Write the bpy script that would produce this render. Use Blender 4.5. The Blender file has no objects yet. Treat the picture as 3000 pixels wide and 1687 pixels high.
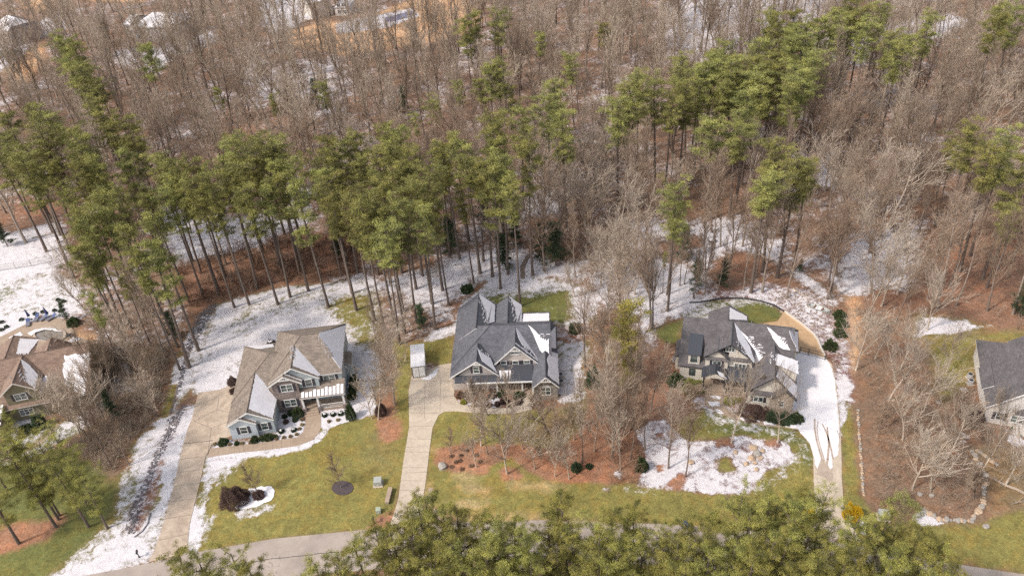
import bpy, bmesh, math, random
import numpy as np
from mathutils import Vector, Matrix
random.seed(7)
R_ = math.radians
scene = bpy.context.scene
col = scene.collection

# ---------------------------------------------------------------- camera, sky, sun, exposure
PITCH, ROLL, CAMH, FPX = R_(35.5), R_(4.25), 92.0, 2400.0
Fv = Vector((0, math.cos(PITCH), -math.sin(PITCH)))
R0 = Vector((1, 0, 0)); U0 = Vector((0, math.sin(PITCH), math.cos(PITCH)))
Rv = math.cos(ROLL) * R0 - math.sin(ROLL) * U0
Uv = math.cos(ROLL) * U0 + math.sin(ROLL) * R0
CAM = Vector((0, 0, CAMH))
cd = bpy.data.cameras.new('camera'); cam = bpy.data.objects.new('camera', cd); col.objects.link(cam)
cd.sensor_width = 36; cd.lens = 36 * FPX / 3000; cd.clip_start = 1; cd.clip_end = 6000
m = Matrix((Rv, Uv, -Fv)).transposed().to_4x4(); m.translation = CAM; cam.matrix_world = m
scene.camera = cam
w = bpy.data.worlds.new('World'); scene.world = w; w.use_nodes = True
nt = w.node_tree; bg = nt.nodes['Background']; sky = nt.nodes.new('ShaderNodeTexSky')
SUN_EL, SUN_AZ = R_(47), R_(243)      # azimuth clockwise from +Y: the sun stands behind and left of the camera
sky.sky_type = 'NISHITA'; sky.sun_disc = False; sky.sun_elevation = SUN_EL; sky.sun_rotation = SUN_AZ
sky.air_density = 1.0; sky.dust_density = 3.0; sky.ozone_density = 1.0
veil = nt.nodes.new('ShaderNodeHueSaturation'); veil.inputs['Saturation'].default_value = .42    # thin high cloud greys the sky
nt.links.new(sky.outputs[0], veil.inputs['Color']); nt.links.new(veil.outputs[0], bg.inputs[0]); bg.inputs[1].default_value = 0.15
sl = bpy.data.lights.new('sun', 'SUN'); sl.energy = 2.0; sl.angle = R_(5.0); sl.color = (1, .90, .78)
so = bpy.data.objects.new('sun', sl); col.objects.link(so)
sdir = Vector((math.sin(SUN_AZ) * math.cos(SUN_EL), math.cos(SUN_AZ) * math.cos(SUN_EL), math.sin(SUN_EL)))
so.rotation_euler = (-sdir).to_track_quat('-Z', 'Y').to_euler(); so.location = (0, 0, 150)
scene.view_settings.view_transform = 'Standard'; scene.view_settings.look = 'None'
scene.view_settings.exposure = 0.58; scene.view_settings.gamma = 1
scene.render.engine = 'CYCLES'
scene.cycles.use_denoising = False; scene.cycles.sample_clamp_indirect = 2.5; scene.cycles.sample_clamp_direct = 4; scene.cycles.max_bounces = 5; scene.cycles.diffuse_bounces = 3; scene.cycles.transparent_max_bounces = 6

# ---------------------------------------------------------------- surveying: a sight line from the survey camera to the ground or a height
SC = {'f': (0, 0, 1.16460), '1': (500, 900, .31056), '2': (1180, 820, .28302), '3': (1900, 850, .29674),
      '4': (0, 850, .31056), '5': (2500, 850, .57737), '6': (0, 1200, .33613), '7': (500, 1250, .34938),
      '8': (1200, 1200, .34938), '9': (1800, 1200, .33613), 'a': (0, 0, .3882), 'b': (1000, 0, .3882),
      'c': (2000, 0, .3882), 'd': (0, 450, .3882), 'e': (1000, 350, .3882), 'g': (2000, 450, .3882),
      'h': (1750, 600, .29115), 'p': (0, 0, 1.0)}
def full(s, x, y):
    a, b, k = SC[s]; return a + x * k, b + y * k
def ray(s, x, y):
    X, Y = full(s, x, y); return Fv * FPX + Rv * (X - 1500) - Uv * (Y - 843.5)
def P(s, x, y, z=0.0):
    d = ray(s, x, y); t = (z - CAMH) / d.z; return CAM + d * t
def pix(p):
    d = Vector(p) - CAM; D = d.dot(Fv); return 1500 + FPX * d.dot(Rv) / D, 843.5 - FPX * d.dot(Uv) / D

# ---------------------------------------------------------------- object helpers
def tag(o, label=None, cat=None, group=None, kind=None):
    if label: o['label'] = label
    if cat: o['category'] = cat
    if group: o['group'] = group
    if kind: o['kind'] = kind
    return o
def empty(name, loc=(0, 0, 0), rz=0, parent=None):
    o = bpy.data.objects.new(name, None); col.objects.link(o); o.location = loc; o.rotation_euler = (0, 0, rz)
    o.empty_display_size = .5
    if parent: o.parent = parent
    return o
def link(name, me, parent=None):
    o = bpy.data.objects.new(name, me); col.objects.link(o)
    if parent: o.parent = parent
    return o
class MB:
    """collects verts / faces with a material index and builds ONE mesh object"""
    def __init__(s): s.v = []; s.f = []; s.m = []
    def poly(s, pts, mi=0):
        b = len(s.v); s.v += [tuple(p) for p in pts]; s.f.append(tuple(range(b, b + len(pts)))); s.m.append(mi)
    def prism(s, pts, dz, mi=0, ms=None, off=None):
        """closed prism: polygon pts extruded by -dz (or by vector off)"""
        ms = mi if ms is None else ms
        n = len(pts); b = len(s.v); o = Vector(off) if off else Vector((0, 0, -dz))
        P3 = [Vector(p) for p in pts]
        s.v += [tuple(p) for p in P3] + [tuple(p + o) for p in P3]
        s.f.append(tuple(range(b, b + n))); s.m.append(mi)
        s.f.append(tuple(range(b + 2 * n - 1, b + n - 1, -1))); s.m.append(ms)
        for i in range(n):
            j = (i + 1) % n; s.f.append((b + i, b + n + i, b + n + j, b + j)); s.m.append(ms)
    def box(s, x0, y0, z0, x1, y1, z1, mi=0):
        s.prism([(x0, y0, z1), (x1, y0, z1), (x1, y1, z1), (x0, y1, z1)], z1 - z0, mi)
    def tube(s, p0, p1, r0, r1=None, n=6, mi=0, caps=True):
        r1 = r0 if r1 is None else r1
        p0 = Vector(p0); p1 = Vector(p1); d = (p1 - p0)
        if d.length < 1e-6: return
        d.normalize(); a = d.orthogonal().normalized(); c = d.cross(a); b = len(s.v)
        for p, r in ((p0, r0), (p1, r1)):
            for i in range(n):
                t = 2 * math.pi * i / n; s.v.append(tuple(p + (a * math.cos(t) + c * math.sin(t)) * r))
        for i in range(n):
            j = (i + 1) % n; s.f.append((b + i, b + j, b + n + j, b + n + i)); s.m.append(mi)
        if caps:
            s.f.append(tuple(range(b + n - 1, b - 1, -1))); s.m.append(mi)
            s.f.append(tuple(range(b + n, b + 2 * n))); s.m.append(mi)
    def lathe(s, prof, c=(0, 0, 0), n=12, mi=0, sq=1.0):
        b = len(s.v)
        for r, z in prof:
            for i in range(n):
                t = 2 * math.pi * i / n; s.v.append((c[0] + r * math.cos(t), c[1] + r * math.sin(t) * sq, c[2] + z))
        for k in range(len(prof) - 1):
            for i in range(n):
                j = (i + 1) % n; a = b + k * n; s.f.append((a + i, a + j, a + n + j, a + n + i)); s.m.append(mi)
        s.f.append(tuple(range(b + n - 1, b - 1, -1))); s.m.append(mi)
        a = b + (len(prof) - 1) * n; s.f.append(tuple(range(a, a + n))); s.m.append(mi)
    def mesh(s, name, mats, smooth=False):
        me = bpy.data.meshes.new(name); me.from_pydata(s.v, [], s.f)
        for q in (mats if isinstance(mats, (list, tuple)) else [mats]): me.materials.append(q)
        me.polygons.foreach_set('material_index', s.m)
        if smooth: me.polygons.foreach_set('use_smooth', [True] * len(s.f))
        me.update(); return me
    def build(s, name, mats, parent=None, smooth=False): return link(name, s.mesh(name, mats, smooth), parent)

# ---------------------------------------------------------------- materials
def newmat(name):
    m = bpy.data.materials.new(name); m.use_nodes = True; n = m.node_tree
    return m, n, n.nodes['Principled BSDF']
def N(n, t, **k):
    a = n.nodes.new(t)
    for q, v in k.items():
        if q in a.inputs: a.inputs[q].default_value = v
        else: setattr(a, q, v)
    return a
def noise(n, scale, detail=4, rough=.6, vec=None, dist=0):
    a = n.nodes.new('ShaderNodeTexNoise'); a.inputs['Scale'].default_value = scale
    a.inputs['Detail'].default_value = detail; a.inputs['Roughness'].default_value = rough
    a.inputs['Distortion'].default_value = dist
    if vec: n.links.new(vec, a.inputs['Vector'])
    return a.outputs[0]
def rng(n, src, a, b, c, d):
    r = n.nodes.new('ShaderNodeMapRange'); r.clamp = True
    for i, v in enumerate((a, b, c, d)): r.inputs[i + 1].default_value = v
    n.links.new(src, r.inputs[0]); return r.outputs[0]
def mth(n, op, a, b=None, c=None):
    r = n.nodes.new('ShaderNodeMath'); r.operation = op
    for i, v in enumerate((a, b, c)):
        if v is None: continue
        if isinstance(v, (int, float)): r.inputs[i].default_value = v
        else: n.links.new(v, r.inputs[i])
    return r.outputs[0]
def mixc(n, f, a, b, mode='MIX'):
    r = n.nodes.new('ShaderNodeMix'); r.data_type = 'RGBA'; r.blend_type = mode
    for s_, v in ((r.inputs[0], f), (r.inputs[6], a), (r.inputs[7], b)):
        if isinstance(v, (int, float)): s_.default_value = v
        elif isinstance(v, tuple): s_.default_value = (*v[:3], 1)
        else: n.links.new(v, s_)
    return r.outputs[2]
def coords(n, kind='Object'):
    return n.nodes.new('ShaderNodeTexCoord').outputs[kind]
def bump(n, p, h, st=.3, dist=.05):
    b = n.nodes.new('ShaderNodeBump'); b.inputs['Strength'].default_value = st; b.inputs['Distance'].default_value = dist
    n.links.new(h, b.inputs['Height']); n.links.new(b.outputs[0], p.inputs['Normal'])
_plain = {}
def plain(name, c, rough=.7, var=.25, scale=3.0, metal=0, bmp=0):
    if name in _plain: return _plain[name]
    m, n, p = newmat(name); v = coords(n)
    f = rng(n, noise(n, scale, 5, .65, v), .3, .7, 1 - var, 1 + var)
    cc = n.nodes.new('ShaderNodeCombineColor')
    for i in range(3): n.links.new(mth(n, 'MULTIPLY', f, c[i]), cc.inputs[i])
    n.links.new(cc.outputs[0], p.inputs['Base Color']); p.inputs['Roughness'].default_value = rough
    p.inputs['Metallic'].default_value = metal
    if bmp: bump(n, p, noise(n, scale * 4, 4, .6, v), bmp)
    _plain[name] = m; return m
SNOW = (.78, .755, .80)
def snow_mat():
    m, n, p = newmat('snow'); v = coords(n)
    n.links.new(mixc(n, rng(n, noise(n, .8, 5, .6, v), .35, .7, 0, 1), (.70, .68, .71), (.80, .78, .81)), p.inputs['Base Color'])
    p.inputs['Roughness'].default_value = .75; bump(n, p, noise(n, 3, 4, .6, v), .5, .06); return m
M_snow = snow_mat()
def roof_mat(name, c, gr=0.55):
    m, n, p = newmat(name); v = coords(n)
    br = n.nodes.new('ShaderNodeTexBrick')
    mp = n.nodes.new('ShaderNodeMapping'); n.links.new(v, mp.inputs[0]); mp.inputs['Scale'].default_value = (1, 1, 1)
    # courses follow height, so they run level on every slope; staggered tabs along x+y
    sx = n.nodes.new('ShaderNodeSeparateXYZ'); n.links.new(v, sx.inputs[0])
    cb = n.nodes.new('ShaderNodeCombineXYZ'); n.links.new(mth(n, 'ADD', sx.outputs[0], sx.outputs[1]), cb.inputs[0])
    n.links.new(mth(n, 'MULTIPLY', sx.outputs[2], 1.8), cb.inputs[1])
    n.links.new(cb.outputs[0], br.inputs['Vector'])
    br.inputs['Scale'].default_value = 1.0; br.inputs['Brick Width'].default_value = .5; br.inputs['Row Height'].default_value = .24
    br.inputs['Mortar Size'].default_value = .012; br.inputs['Bias'].default_value = 0
    br.inputs['Color1'].default_value = (*[x * .82 for x in c], 1); br.inputs['Color2'].default_value = (*[x * 1.2 for x in c], 1)
    br.inputs['Mortar'].default_value = (*[x * .45 for x in c], 1)
    f = rng(n, noise(n, .7, 5, .7, v), .3, .7, .8, 1.2)
    g = rng(n, noise(n, 9, 3, .7, v), .3, .7, .8, 1.2)
    cc = n.nodes.new('ShaderNodeVectorMath'); cc.operation = 'SCALE'; n.links.new(br.outputs[0], cc.inputs[0])
    n.links.new(mth(n, 'MULTIPLY', f, g), cc.inputs[3])
    n.links.new(cc.outputs[0], p.inputs['Base Color']); p.inputs['Roughness'].default_value = .95
    bump(n, p, br.outputs[1], .25, .02); return m
def siding_mat(name, c, batten=False, step=.16):
    m, n, p = newmat(name); v = coords(n)
    sx = n.nodes.new('ShaderNodeSeparateXYZ'); n.links.new(v, sx.inputs[0])
    q = mth(n, 'ADD', sx.outputs[0], sx.outputs[1]) if batten else sx.outputs[2]
    t = mth(n, 'FRACT', mth(n, 'DIVIDE', q, .4 if batten else step))
    ln = rng(n, t, 0, .14, .72, 1)
    f = mth(n, 'MULTIPLY', ln, rng(n, noise(n, 1.2, 4, .6, v), .3, .7, .9, 1.08))
    cc = n.nodes.new('ShaderNodeCombineColor')
    for i in range(3): n.links.new(mth(n, 'MULTIPLY', f, c[i]), cc.inputs[i])
    n.links.new(cc.outputs[0], p.inputs['Base Color']); p.inputs['Roughness'].default_value = .7
    bump(n, p, t, .3, .015); return m
def stone_mat(name, c1, c2, mortar, s=1.0):
    m, n, p = newmat(name); v = coords(n)
    mp = n.nodes.new('ShaderNodeMapping'); mp.inputs['Scale'].default_value = (1.9 * s, 1.9 * s, 4.2 * s); n.links.new(v, mp.inputs[0])
    vo = n.nodes.new('ShaderNodeTexVoronoi'); vo.inputs['Scale'].default_value = 1; n.links.new(mp.outputs[0], vo.inputs[0])
    ve = n.nodes.new('ShaderNodeTexVoronoi'); ve.feature = 'DISTANCE_TO_EDGE'; ve.inputs['Scale'].default_value = 1; n.links.new(mp.outputs[0], ve.inputs[0])
    sc = n.nodes.new('ShaderNodeSeparateColor'); n.links.new(vo.outputs['Color'], sc.inputs[0])
    a = mixc(n, sc.outputs[0], c1, c2)
    a = mixc(n, rng(n, ve.outputs[0], .0, .07, 1, 0), a, mortar)
    n.links.new(a, p.inputs['Base Color']); p.inputs['Roughness'].default_value = .9
    bump(n, p, rng(n, ve.outputs[0], 0, .15, 0, 1), .5, .04); return m
def seam_mat(name, c):
    m, n, p = newmat(name); v = coords(n)
    sx = n.nodes.new('ShaderNodeSeparateXYZ'); n.links.new(v, sx.inputs[0])
    t = mth(n, 'FRACT', mth(n, 'DIVIDE', sx.outputs[0], .42))
    f = rng(n, t, .0, .12, 1.7, 1)
    cc = n.nodes.new('ShaderNodeCombineColor')
    for i in range(3): n.links.new(mth(n, 'MULTIPLY', f, c[i]), cc.inputs[i])
    n.links.new(cc.outputs[0], p.inputs['Base Color']); p.inputs['Roughness'].default_value = .45
    p.inputs['Metallic'].default_value = .3; bump(n, p, f, .4, .03); return m
def glass_mat():
    m, n, p = newmat('window_glass'); v = coords(n)
    n.links.new(mixc(n, rng(n, noise(n, 1.1, 3, .6, v), .4, .6, 0, 1), (.03, .045, .05), (.16, .19, .18)), p.inputs['Base Color'])
    p.inputs['Roughness'].default_value = .12; p.inputs['Specular IOR Level'].default_value = .8; return m
M_glass = glass_mat()
M_white = plain('white_trim', (.72, .71, .70), .6, .06)
M_cream = plain('cream_trim', (.62, .57, .51), .7, .06)
M_dark = plain('dark_metal', (.035, .037, .045), .5, .2)
M_navy = plain('navy_fabric', (.03, .04, .13), .8, .2)
M_shut = plain('dark_shutter', (.045, .042, .055), .6, .15)
M_wood = plain('stained_wood', (.22, .12, .07), .7, .3, 6)
M_bark = plain('pine_bark', (.15, .115, .095), .95, .35, 5, bmp=.5)
def concrete_mat(name, c, snowamt=0.0, stain=(.2, .15, .11), st=.35):
    m, n, p = newmat(name); v = coords(n)
    a = mixc(n, rng(n, noise(n, .35, 8, .75, v, 1.2), .40, .66, 0, st * 1.15), c, stain)
    f = rng(n, noise(n, 2.2, 6, .75, v), .3, .7, .84, 1.12)
    cc = n.nodes.new('ShaderNodeVectorMath'); cc.operation = 'SCALE'; n.links.new(a, cc.inputs[0]); n.links.new(f, cc.inputs[3])
    n.links.new(cc.outputs[0], p.inputs['Base Color']); p.inputs['Roughness'].default_value = .9
    bump(n, p, noise(n, 25, 3, .6, v), .15, .01); return m
M_conc = concrete_mat('concrete', (.50, .405, .32), st=.5)
M_conc2 = concrete_mat('pale_concrete', (.54, .46, .37), st=.3)
M_joint = plain('concrete_joint', (.22, .18, .15), .95, .2)
M_tan = concrete_mat('tan_paving', (.38, .295, .225), stain=(.26, .19, .14), st=.6)

def ground_mat():
    m, n, p = newmat('ground_cover'); v = coords(n)
    ac = n.nodes.new('ShaderNodeAttribute'); ac.attribute_name = 'Col'
    asn = n.nodes.new('ShaderNodeAttribute'); asn.attribute_name = 'snow'
    big = noise(n, .16, 5, .65, v, .4); mid = noise(n, .9, 5, .7, v, .6); fine = noise(n, 3.4, 4, .75, v, .4)
    f = mth(n, 'MULTIPLY', rng(n, mid, .3, .7, .72, 1.28), rng(n, fine, .3, .7, .66, 1.34))
    f = mth(n, 'MULTIPLY', f, rng(n, big, .3, .7, .86, 1.14))
    sc = n.nodes.new('ShaderNodeVectorMath'); sc.operation = 'SCALE'; n.links.new(ac.outputs[0], sc.inputs[0]); n.links.new(f, sc.inputs[3])
    warm = mixc(n, rng(n, noise(n, .33, 5, .7, v, 1.0), .44, .64, 0, .6), sc.outputs[0], (1.38, 1.05, .85), 'MULTIPLY')
    t = mth(n, 'ADD', mth(n, 'MULTIPLY', mth(n, 'SUBTRACT', big, .5), 1.1), mth(n, 'MULTIPLY', mth(n, 'SUBTRACT', mid, .5), 1.5))
    t = mth(n, 'ADD', t, mth(n, 'MULTIPLY', mth(n, 'SUBTRACT', fine, .5), .8))
    t = mth(n, 'ADD', t, asn.outputs['Fac'])
    mask = rng(n, t, .38, .74, 0, 1)
    snowc = mixc(n, rng(n, mid, .35, .65, 0, 1), (.56, .53, .555), (.67, .645, .67))
    n.links.new(mixc(n, mask, warm, snowc), p.inputs['Base Color'])
    p.inputs['Roughness'].default_value = .95; p.inputs['Specular IOR Level'].default_value = .2
    h = mth(n, 'ADD', mth(n, 'MULTIPLY', mask, .5), mth(n, 'ADD', mid, fine))
    bump(n, p, h, .6, .12); return m
M_ground = ground_mat()
def bare_mat(name, cols):
    m, n, p = newmat(name); oi = n.nodes.new('ShaderNodeObjectInfo')
    r = n.nodes.new('ShaderNodeValToRGB'); n.links.new(oi.outputs['Random'], r.inputs[0])
    r.color_ramp.interpolation = 'LINEAR'
    while len(r.color_ramp.elements) < len(cols): r.color_ramp.elements.new(.5)
    for i, c in enumerate(cols):
        r.color_ramp.elements[i].position = i / (len(cols) - 1); r.color_ramp.elements[i].color = (*c, 1)
    v = coords(n); f = rng(n, noise(n, .5, 3, .6, v), .3, .7, .8, 1.2)
    sc = n.nodes.new('ShaderNodeVectorMath'); sc.operation = 'SCALE'; n.links.new(r.outputs[0], sc.inputs[0]); n.links.new(f, sc.inputs[3])
    n.links.new(sc.outputs[0], p.inputs['Base Color']); p.inputs['Roughness'].default_value = 1; p.inputs['Specular IOR Level'].default_value = .05; return m
M_twig = bare_mat('bare_twigs', [(.205, .15, .11), (.38, .295, .225), (.32, .225, .165), (.45, .37, .295)])
M_pale = bare_mat('pale_bark', [(.34, .275, .22), (.56, .475, .39)])
M_trunk = bare_mat('tree_bark', [(.20, .15, .125), (.30, .25, .21)])
def needle_mat(name, lo, hi):
    m, n, p = newmat(name); oi = n.nodes.new('ShaderNodeObjectInfo')
    at = n.nodes.new('ShaderNodeAttribute'); at.attribute_name = 'tone'
    a = mixc(n, at.outputs['Fac'], lo, hi)
    a = mixc(n, rng(n, oi.outputs['Random'], 0, 1, 0, .8), a, (.85, 1.0, 1.05), 'MULTIPLY')
    hs = n.nodes.new('ShaderNodeHueSaturation'); n.links.new(a, hs.inputs['Color'])
    n.links.new(rng(n, oi.outputs['Random'], 0, 1, .8, 1.3), hs.inputs['Value'])
    n.links.new(hs.outputs[0], p.inputs['Base Color']); p.inputs['Roughness'].default_value = .75
    p.inputs['Specular IOR Level'].default_value = .25; return m
M_needle = needle_mat('pine_needles', (.088, .090, .034), (.37, .33, .095))
M_fneedle = needle_mat('olive_needles', (.085, .088, .028), (.40, .345, .085))
M_dneedle = needle_mat('dark_needles', (.028, .04, .024), (.085, .11, .05))
M_gold = needle_mat('golden_leaves', (.45, .26, .01), (.75, .5, .02))
M_rust = needle_mat('rust_leaves', (.19, .105, .07), (.37, .235, .16))
M_plum = needle_mat('plum_twigs', (.075, .04, .035), (.19, .115, .095))
M_box = needle_mat('clipped_leaves', (.025, .04, .018), (.10, .13, .045))
M_grassy = needle_mat('dry_grass_blades', (.25, .17, .09), (.45, .34, .2))
M_rock = plain('grey_rock', (.33, .30, .27), .9, .3, 2, bmp=.4)
M_tanrock = plain('tan_rock', (.46, .34, .24), .9, .3, 2, bmp=.4)

# ---------------------------------------------------------------- ground sheet
C_LIT = (.205, .138, .096); C_ORA = (.25, .148, .102); C_GRA = (.205, .185, .06); C_DGR = (.135, .145, .05)
C_STR = (.30, .165, .105); C_DRY = (.37, .285, .15); C_TAN = (.50, .33, .20); C_PUR = (.21, .125, .12); C_MUL = (.075, .055, .055)
def axis(lo, hi, fine_lo, fine_hi, d, g):
    a = list(np.arange(fine_lo, fine_hi, d)); s = d; x = fine_lo
    while x > lo: s *= g; x -= s; a.insert(0, x)
    s = d; x = a[-1]
    while x < hi: s *= g; x += s; a.append(x)
    return np.array(a)
xs = axis(-1500, 1500, -125, 125, .5, 1.035); ys = axis(-600, 2600, 60, 175, .45, 1.012)
GX, GY = np.meshgrid(xs, ys); nx, ny = len(xs), len(ys)
px, py = GX.ravel(), GY.ravel()
rs = np.random.RandomState(3)
colr = np.tile(np.array(C_LIT), (len(px), 1)); snw = np.full(len(px), .35)
def lowf(sx, sy, seed):                                    # smooth value noise over the map
    r = np.random.RandomState(seed); t = np.zeros(len(px))
    for k in range(6):
        a = r.rand() * 6.28; f = (1.0 / sx) * (1 + k * .6); t += np.sin((px * math.cos(a) + py * math.sin(a)) * f * 6.28 + r.rand() * 9) / (1 + k * .5)
    return t / 3
lf = lowf(60, 60, 1); lf2 = lowf(26, 26, 2); lf3 = lowf(9, 9, 5)
snw += .16 * lf + .13 * lf2
t_ = np.clip(.5 + .6 * lowf(45, 45, 4), 0, 1)[:, None]
colr = colr * (1 - t_ * .5) + np.array(C_ORA) * t_ * .5
jx = .35 * np.sin(px * 1.9 + py * .7) + .25 * np.sin(px * 4.1 - py * 3.3); jy = .35 * np.sin(py * 2.3 - px * .9) + .25 * np.sin(px * 3.7 + py * 4.4)
def inside(poly, x, y):
    r = np.zeros(len(x), bool); n = len(poly); j = n - 1
    for i in range(n):
        xi, yi = poly[i]; xj, yj = poly[j]
        if yi != yj:
            c = ((yi > y) != (yj > y)) & (x < (xj - xi) * (y - yi) / (yj - yi) + xi); r ^= c
        j = i
    return r
def wpoly(s, pts):
    out = []
    for q in pts:
        if isinstance(q[0], str): out.append(P(q[0], q[1], q[2]).to_2d())
        else: out.append(P(s, q[0], q[1]).to_2d())
    return out
def layer(s, pts, c=None, snow=None, feather=.6, jit=.6, add=False):
    poly = wpoly(s, pts); X = [q.x for q in poly]; Y = [q.y for q in poly]; mrg = feather + 1
    sel = np.where((px > min(X) - mrg) & (px < max(X) + mrg) & (py > min(Y) - mrg) & (py < max(Y) + mrg))[0]
    if not len(sel): return
    x = px[sel] + jit * jx[sel]; y = py[sel] + jit * jy[sel]
    ins = inside(poly, x, y); d = np.full(len(sel), 1e9)
    for i in range(len(poly)):
        a = poly[i]; b = poly[(i + 1) % len(poly)]; ab = b - a; L = max(ab.length_squared, 1e-9)
        t = np.clip(((x - a.x) * ab.x + (y - a.y) * ab.y) / L, 0, 1)
        d = np.minimum(d, np.hypot(x - a.x - t * ab.x, y - a.y - t * ab.y))
    wgt = np.clip(.5 + np.where(ins, d, -d) / (2 * feather), 0, 1)
    if c is not None: colr[sel] = colr[sel] * (1 - wgt[:, None]) + np.array(c) * wgt[:, None]
    if snow is not None: snw[sel] = snw[sel] * (1 - wgt) + snow * wgt
# far end of the view
layer('c', [(-50, -80), (1250, -60), (1000, 200), (500, 420), (50, 520), (-80, 300)], C_LIT, .78, 8)
layer('c', [(1480, 210), (2000, 100), (2150, 150), (1950, 280), (1500, 300)], C_LIT, .98, 2)
layer('c', [(900, 250), (1450, 250), (1400, 480), (1050, 480)], C_LIT, .7, 3)
layer('a', [(2180, 240), (2400, 165), (2640, 170), (2640, 420), (2200, 350)], C_TAN, -.1, 1)
layer('b', [(-20, 230), (300, 90), (620, -40), (900, -30), (1080, 150), (900, 260), (640, 330), (-20, 430)], C_TAN, -.1, 1)
layer('b', [(250, 120), (540, 60), (600, 120), (360, 210), (-40, 260), (-40, 180)], C_TAN, 1.0, .8)
layer('a', [(2000, -40), (2300, -40), (2380, 120), (2060, 250), (1990, 180)], C_GRA, .95, 2)
layer('a', [(40, 540), (320, 320), (340, 430), (220, 620), (80, 620)], C_TAN, -.1, 1)
layer('a', [(700, -60), (1100, -60), (1080, 20), (700, 10)], C_TAN, -.1, 1)
layer('a', [(150, -40), (400, -10), (400, 110), (180, 60)], C_TAN, -.05, 1)
layer('a', [(190, 220), (430, 110), (480, 180), (380, 270), (210, 310)], C_GRA, 1.0, 1.5)
layer('a', [(-30, 330), (250, 320), (150, 430), (0, 540), (-60, 520)], C_GRA, 1.0, 1)
layer('a', [(1280, 340), (1600, 230), (1640, 300), (1330, 440), (1150, 540), (880, 480), (880, 380)], C_LIT, .85, 2)
layer('a', [(1900, 560), (2600, 420), (2600, 950), (2250, 760), (1950, 800)], C_LIT, .62, 5)
# wood floor behind the houses
layer('d', [(1230, 460), (2400, 480), (2000, 650), (1350, 860), (1250, 650)], C_LIT, .80, 2)
layer('d', [(1290, 880), (1600, 790), (1950, 740), (2100, 640), (2640, 600), (2640, 950), (2300, 985), (2050, 980), (1900, 1070), (1650, 1100), (1480, 1200), (1400, 1100)], C_ORA, .02, 1.5)
layer('d', [(0, 360), (400, 330), (560, 400), (420, 480), (0, 560)], C_ORA, .2, 3)
layer('d', [(-100, 640), (450, 520), (500, 760), (420, 900), (-100, 1020)], C_LIT, .9, 2)
layer('e', [(0, 900), (160, 980), (120, 1180), (0, 1210)], C_ORA, .05, 1)
layer('e', [(-100, 1200), (120, 1170), (300, 1200), (700, 1120), (880, 1020), (1350, 1000), (1600, 1080), (1850, 1080), (1800, 1200), (1050, 1200), (860, 1350), (700, 1450), (500, 1350)], C_LIT, .80, 1.5)
layer('e', [(1400, 560), (1600, 540), (1660, 700), (1440, 720)], C_LIT, .85, 2)
layer('h', [(0, 500), (500, 380), (560, 560), (1050, 700), (1000, 900), (900, 1000), (640, 1100), (560, 1400), (300, 1200), (0, 900)], C_LIT, .82, 2.5)
layer('h', [(350, 190), (800, 170), (800, 320), (400, 330)], C_LIT, .75, 2)
layer('h', [(900, 200), (1450, 90), (1620, 250), (2000, 560), (1600, 620), (900, 640)], C_LIT, .80, 3)
layer('h', [(560, 540), (900, 640), (1000, 950), (930, 1000), (540, 1180)], C_LIT, 1.0, 1)
layer('h', [(1150, 560), (1400, 450), (1700, 520), (1780, 640), (1650, 720), (1400, 760), (1200, 640)], C_ORA, .08, 1.5)
layer('h', [(900, 330), (1060, 310), (1060, 420), (900, 420)], C_ORA, .15, 1)
layer('h', [(1000, 900), (1300, 860), (1700, 800), (2100, 860), (2340, 1080), (2440, 1220), (2400, 1443), (2200, 1443), (2150, 1300), (1850, 1050), (1450, 930), (930, 990)], C_PUR, .68, 1)
layer('h', [(1930, 650), (2060, 690), (2350, 900), (2360, 1000), (2150, 830)], C_LIT, 1.0, 1)
layer('h', [(1740, 720), (1960, 720), (1960, 800), (1720, 780)], C_ORA, .15, 1)
layer('g', [(1000, 0), (1130, 0), (1120, 250), (1020, 230)], C_LIT, .95, 1.5)
layer('g', [(1200, 650), (1750, 560), (1700, 1180), (1250, 1180), (1150, 900)], C_LIT, .78, 3)
layer('g', [(1950, 600), (2640, 500), (2640, 1320), (2300, 1290), (1950, 1210), (1850, 900)], C_ORA, .02, 4)
# left edge property
layer('d', [(-120, 940), (440, 905), (620, 1010), (560, 1130), (330, 1200), (-120, 1280)], C_GRA, .78, .8)
layer('d', [(-100, 1030), (200, 950), (60, 1130), (-100, 1160)], C_DGR, .5, 1.5)
layer('d', [(-100, 1260), (560, 1130), (600, 1180), (430, 1240), (150, 1310), (-20, 1420), (-120, 1420)], C_MUL, 1.0, .5)
layer('4', [(100, 850), (1750, 500), (1620, 850), (1600, 1200), (1100, 1449), (400, 1449), (300, 1300)], C_LIT, .12, 2)
layer('4', [(700, 380), (930, 440), (920, 500), (800, 560), (720, 420)], C_TAN, .1, .8)
layer('4', [(1050, 840), (1200, 800), (1270, 870), (1480, 830), (1400, 900), (1150, 980), (1040, 940)], C_LIT, .98, .8)
layer('4', [(1130, 690), (1180, 690), (1230, 780), (1150, 780)], C_LIT, 1, .5)
layer('4', [(900, 980), (1020, 960), (1060, 1180), (880, 1200)], C_LIT, .9, 1)
layer('4', [(180, 1210), (400, 1200), (440, 1300), (300, 1449), (100, 1449), (120, 1280)], C_MUL, .97, .6)
layer('6', [(-40, 460), (230, 400), (500, 130), (760, 20), (900, 0), (950, 60), (720, 200), (420, 320), (200, 440), (-40, 520)], C_GRA, .85, .8)
layer('6', [(-60, 500), (300, 420), (600, 330), (1080, 560), (1050, 760), (960, 1010), (600, 1330), (470, 1470), (-300, 1700), (-200, 800)], C_DGR, .0, 1.5)
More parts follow.
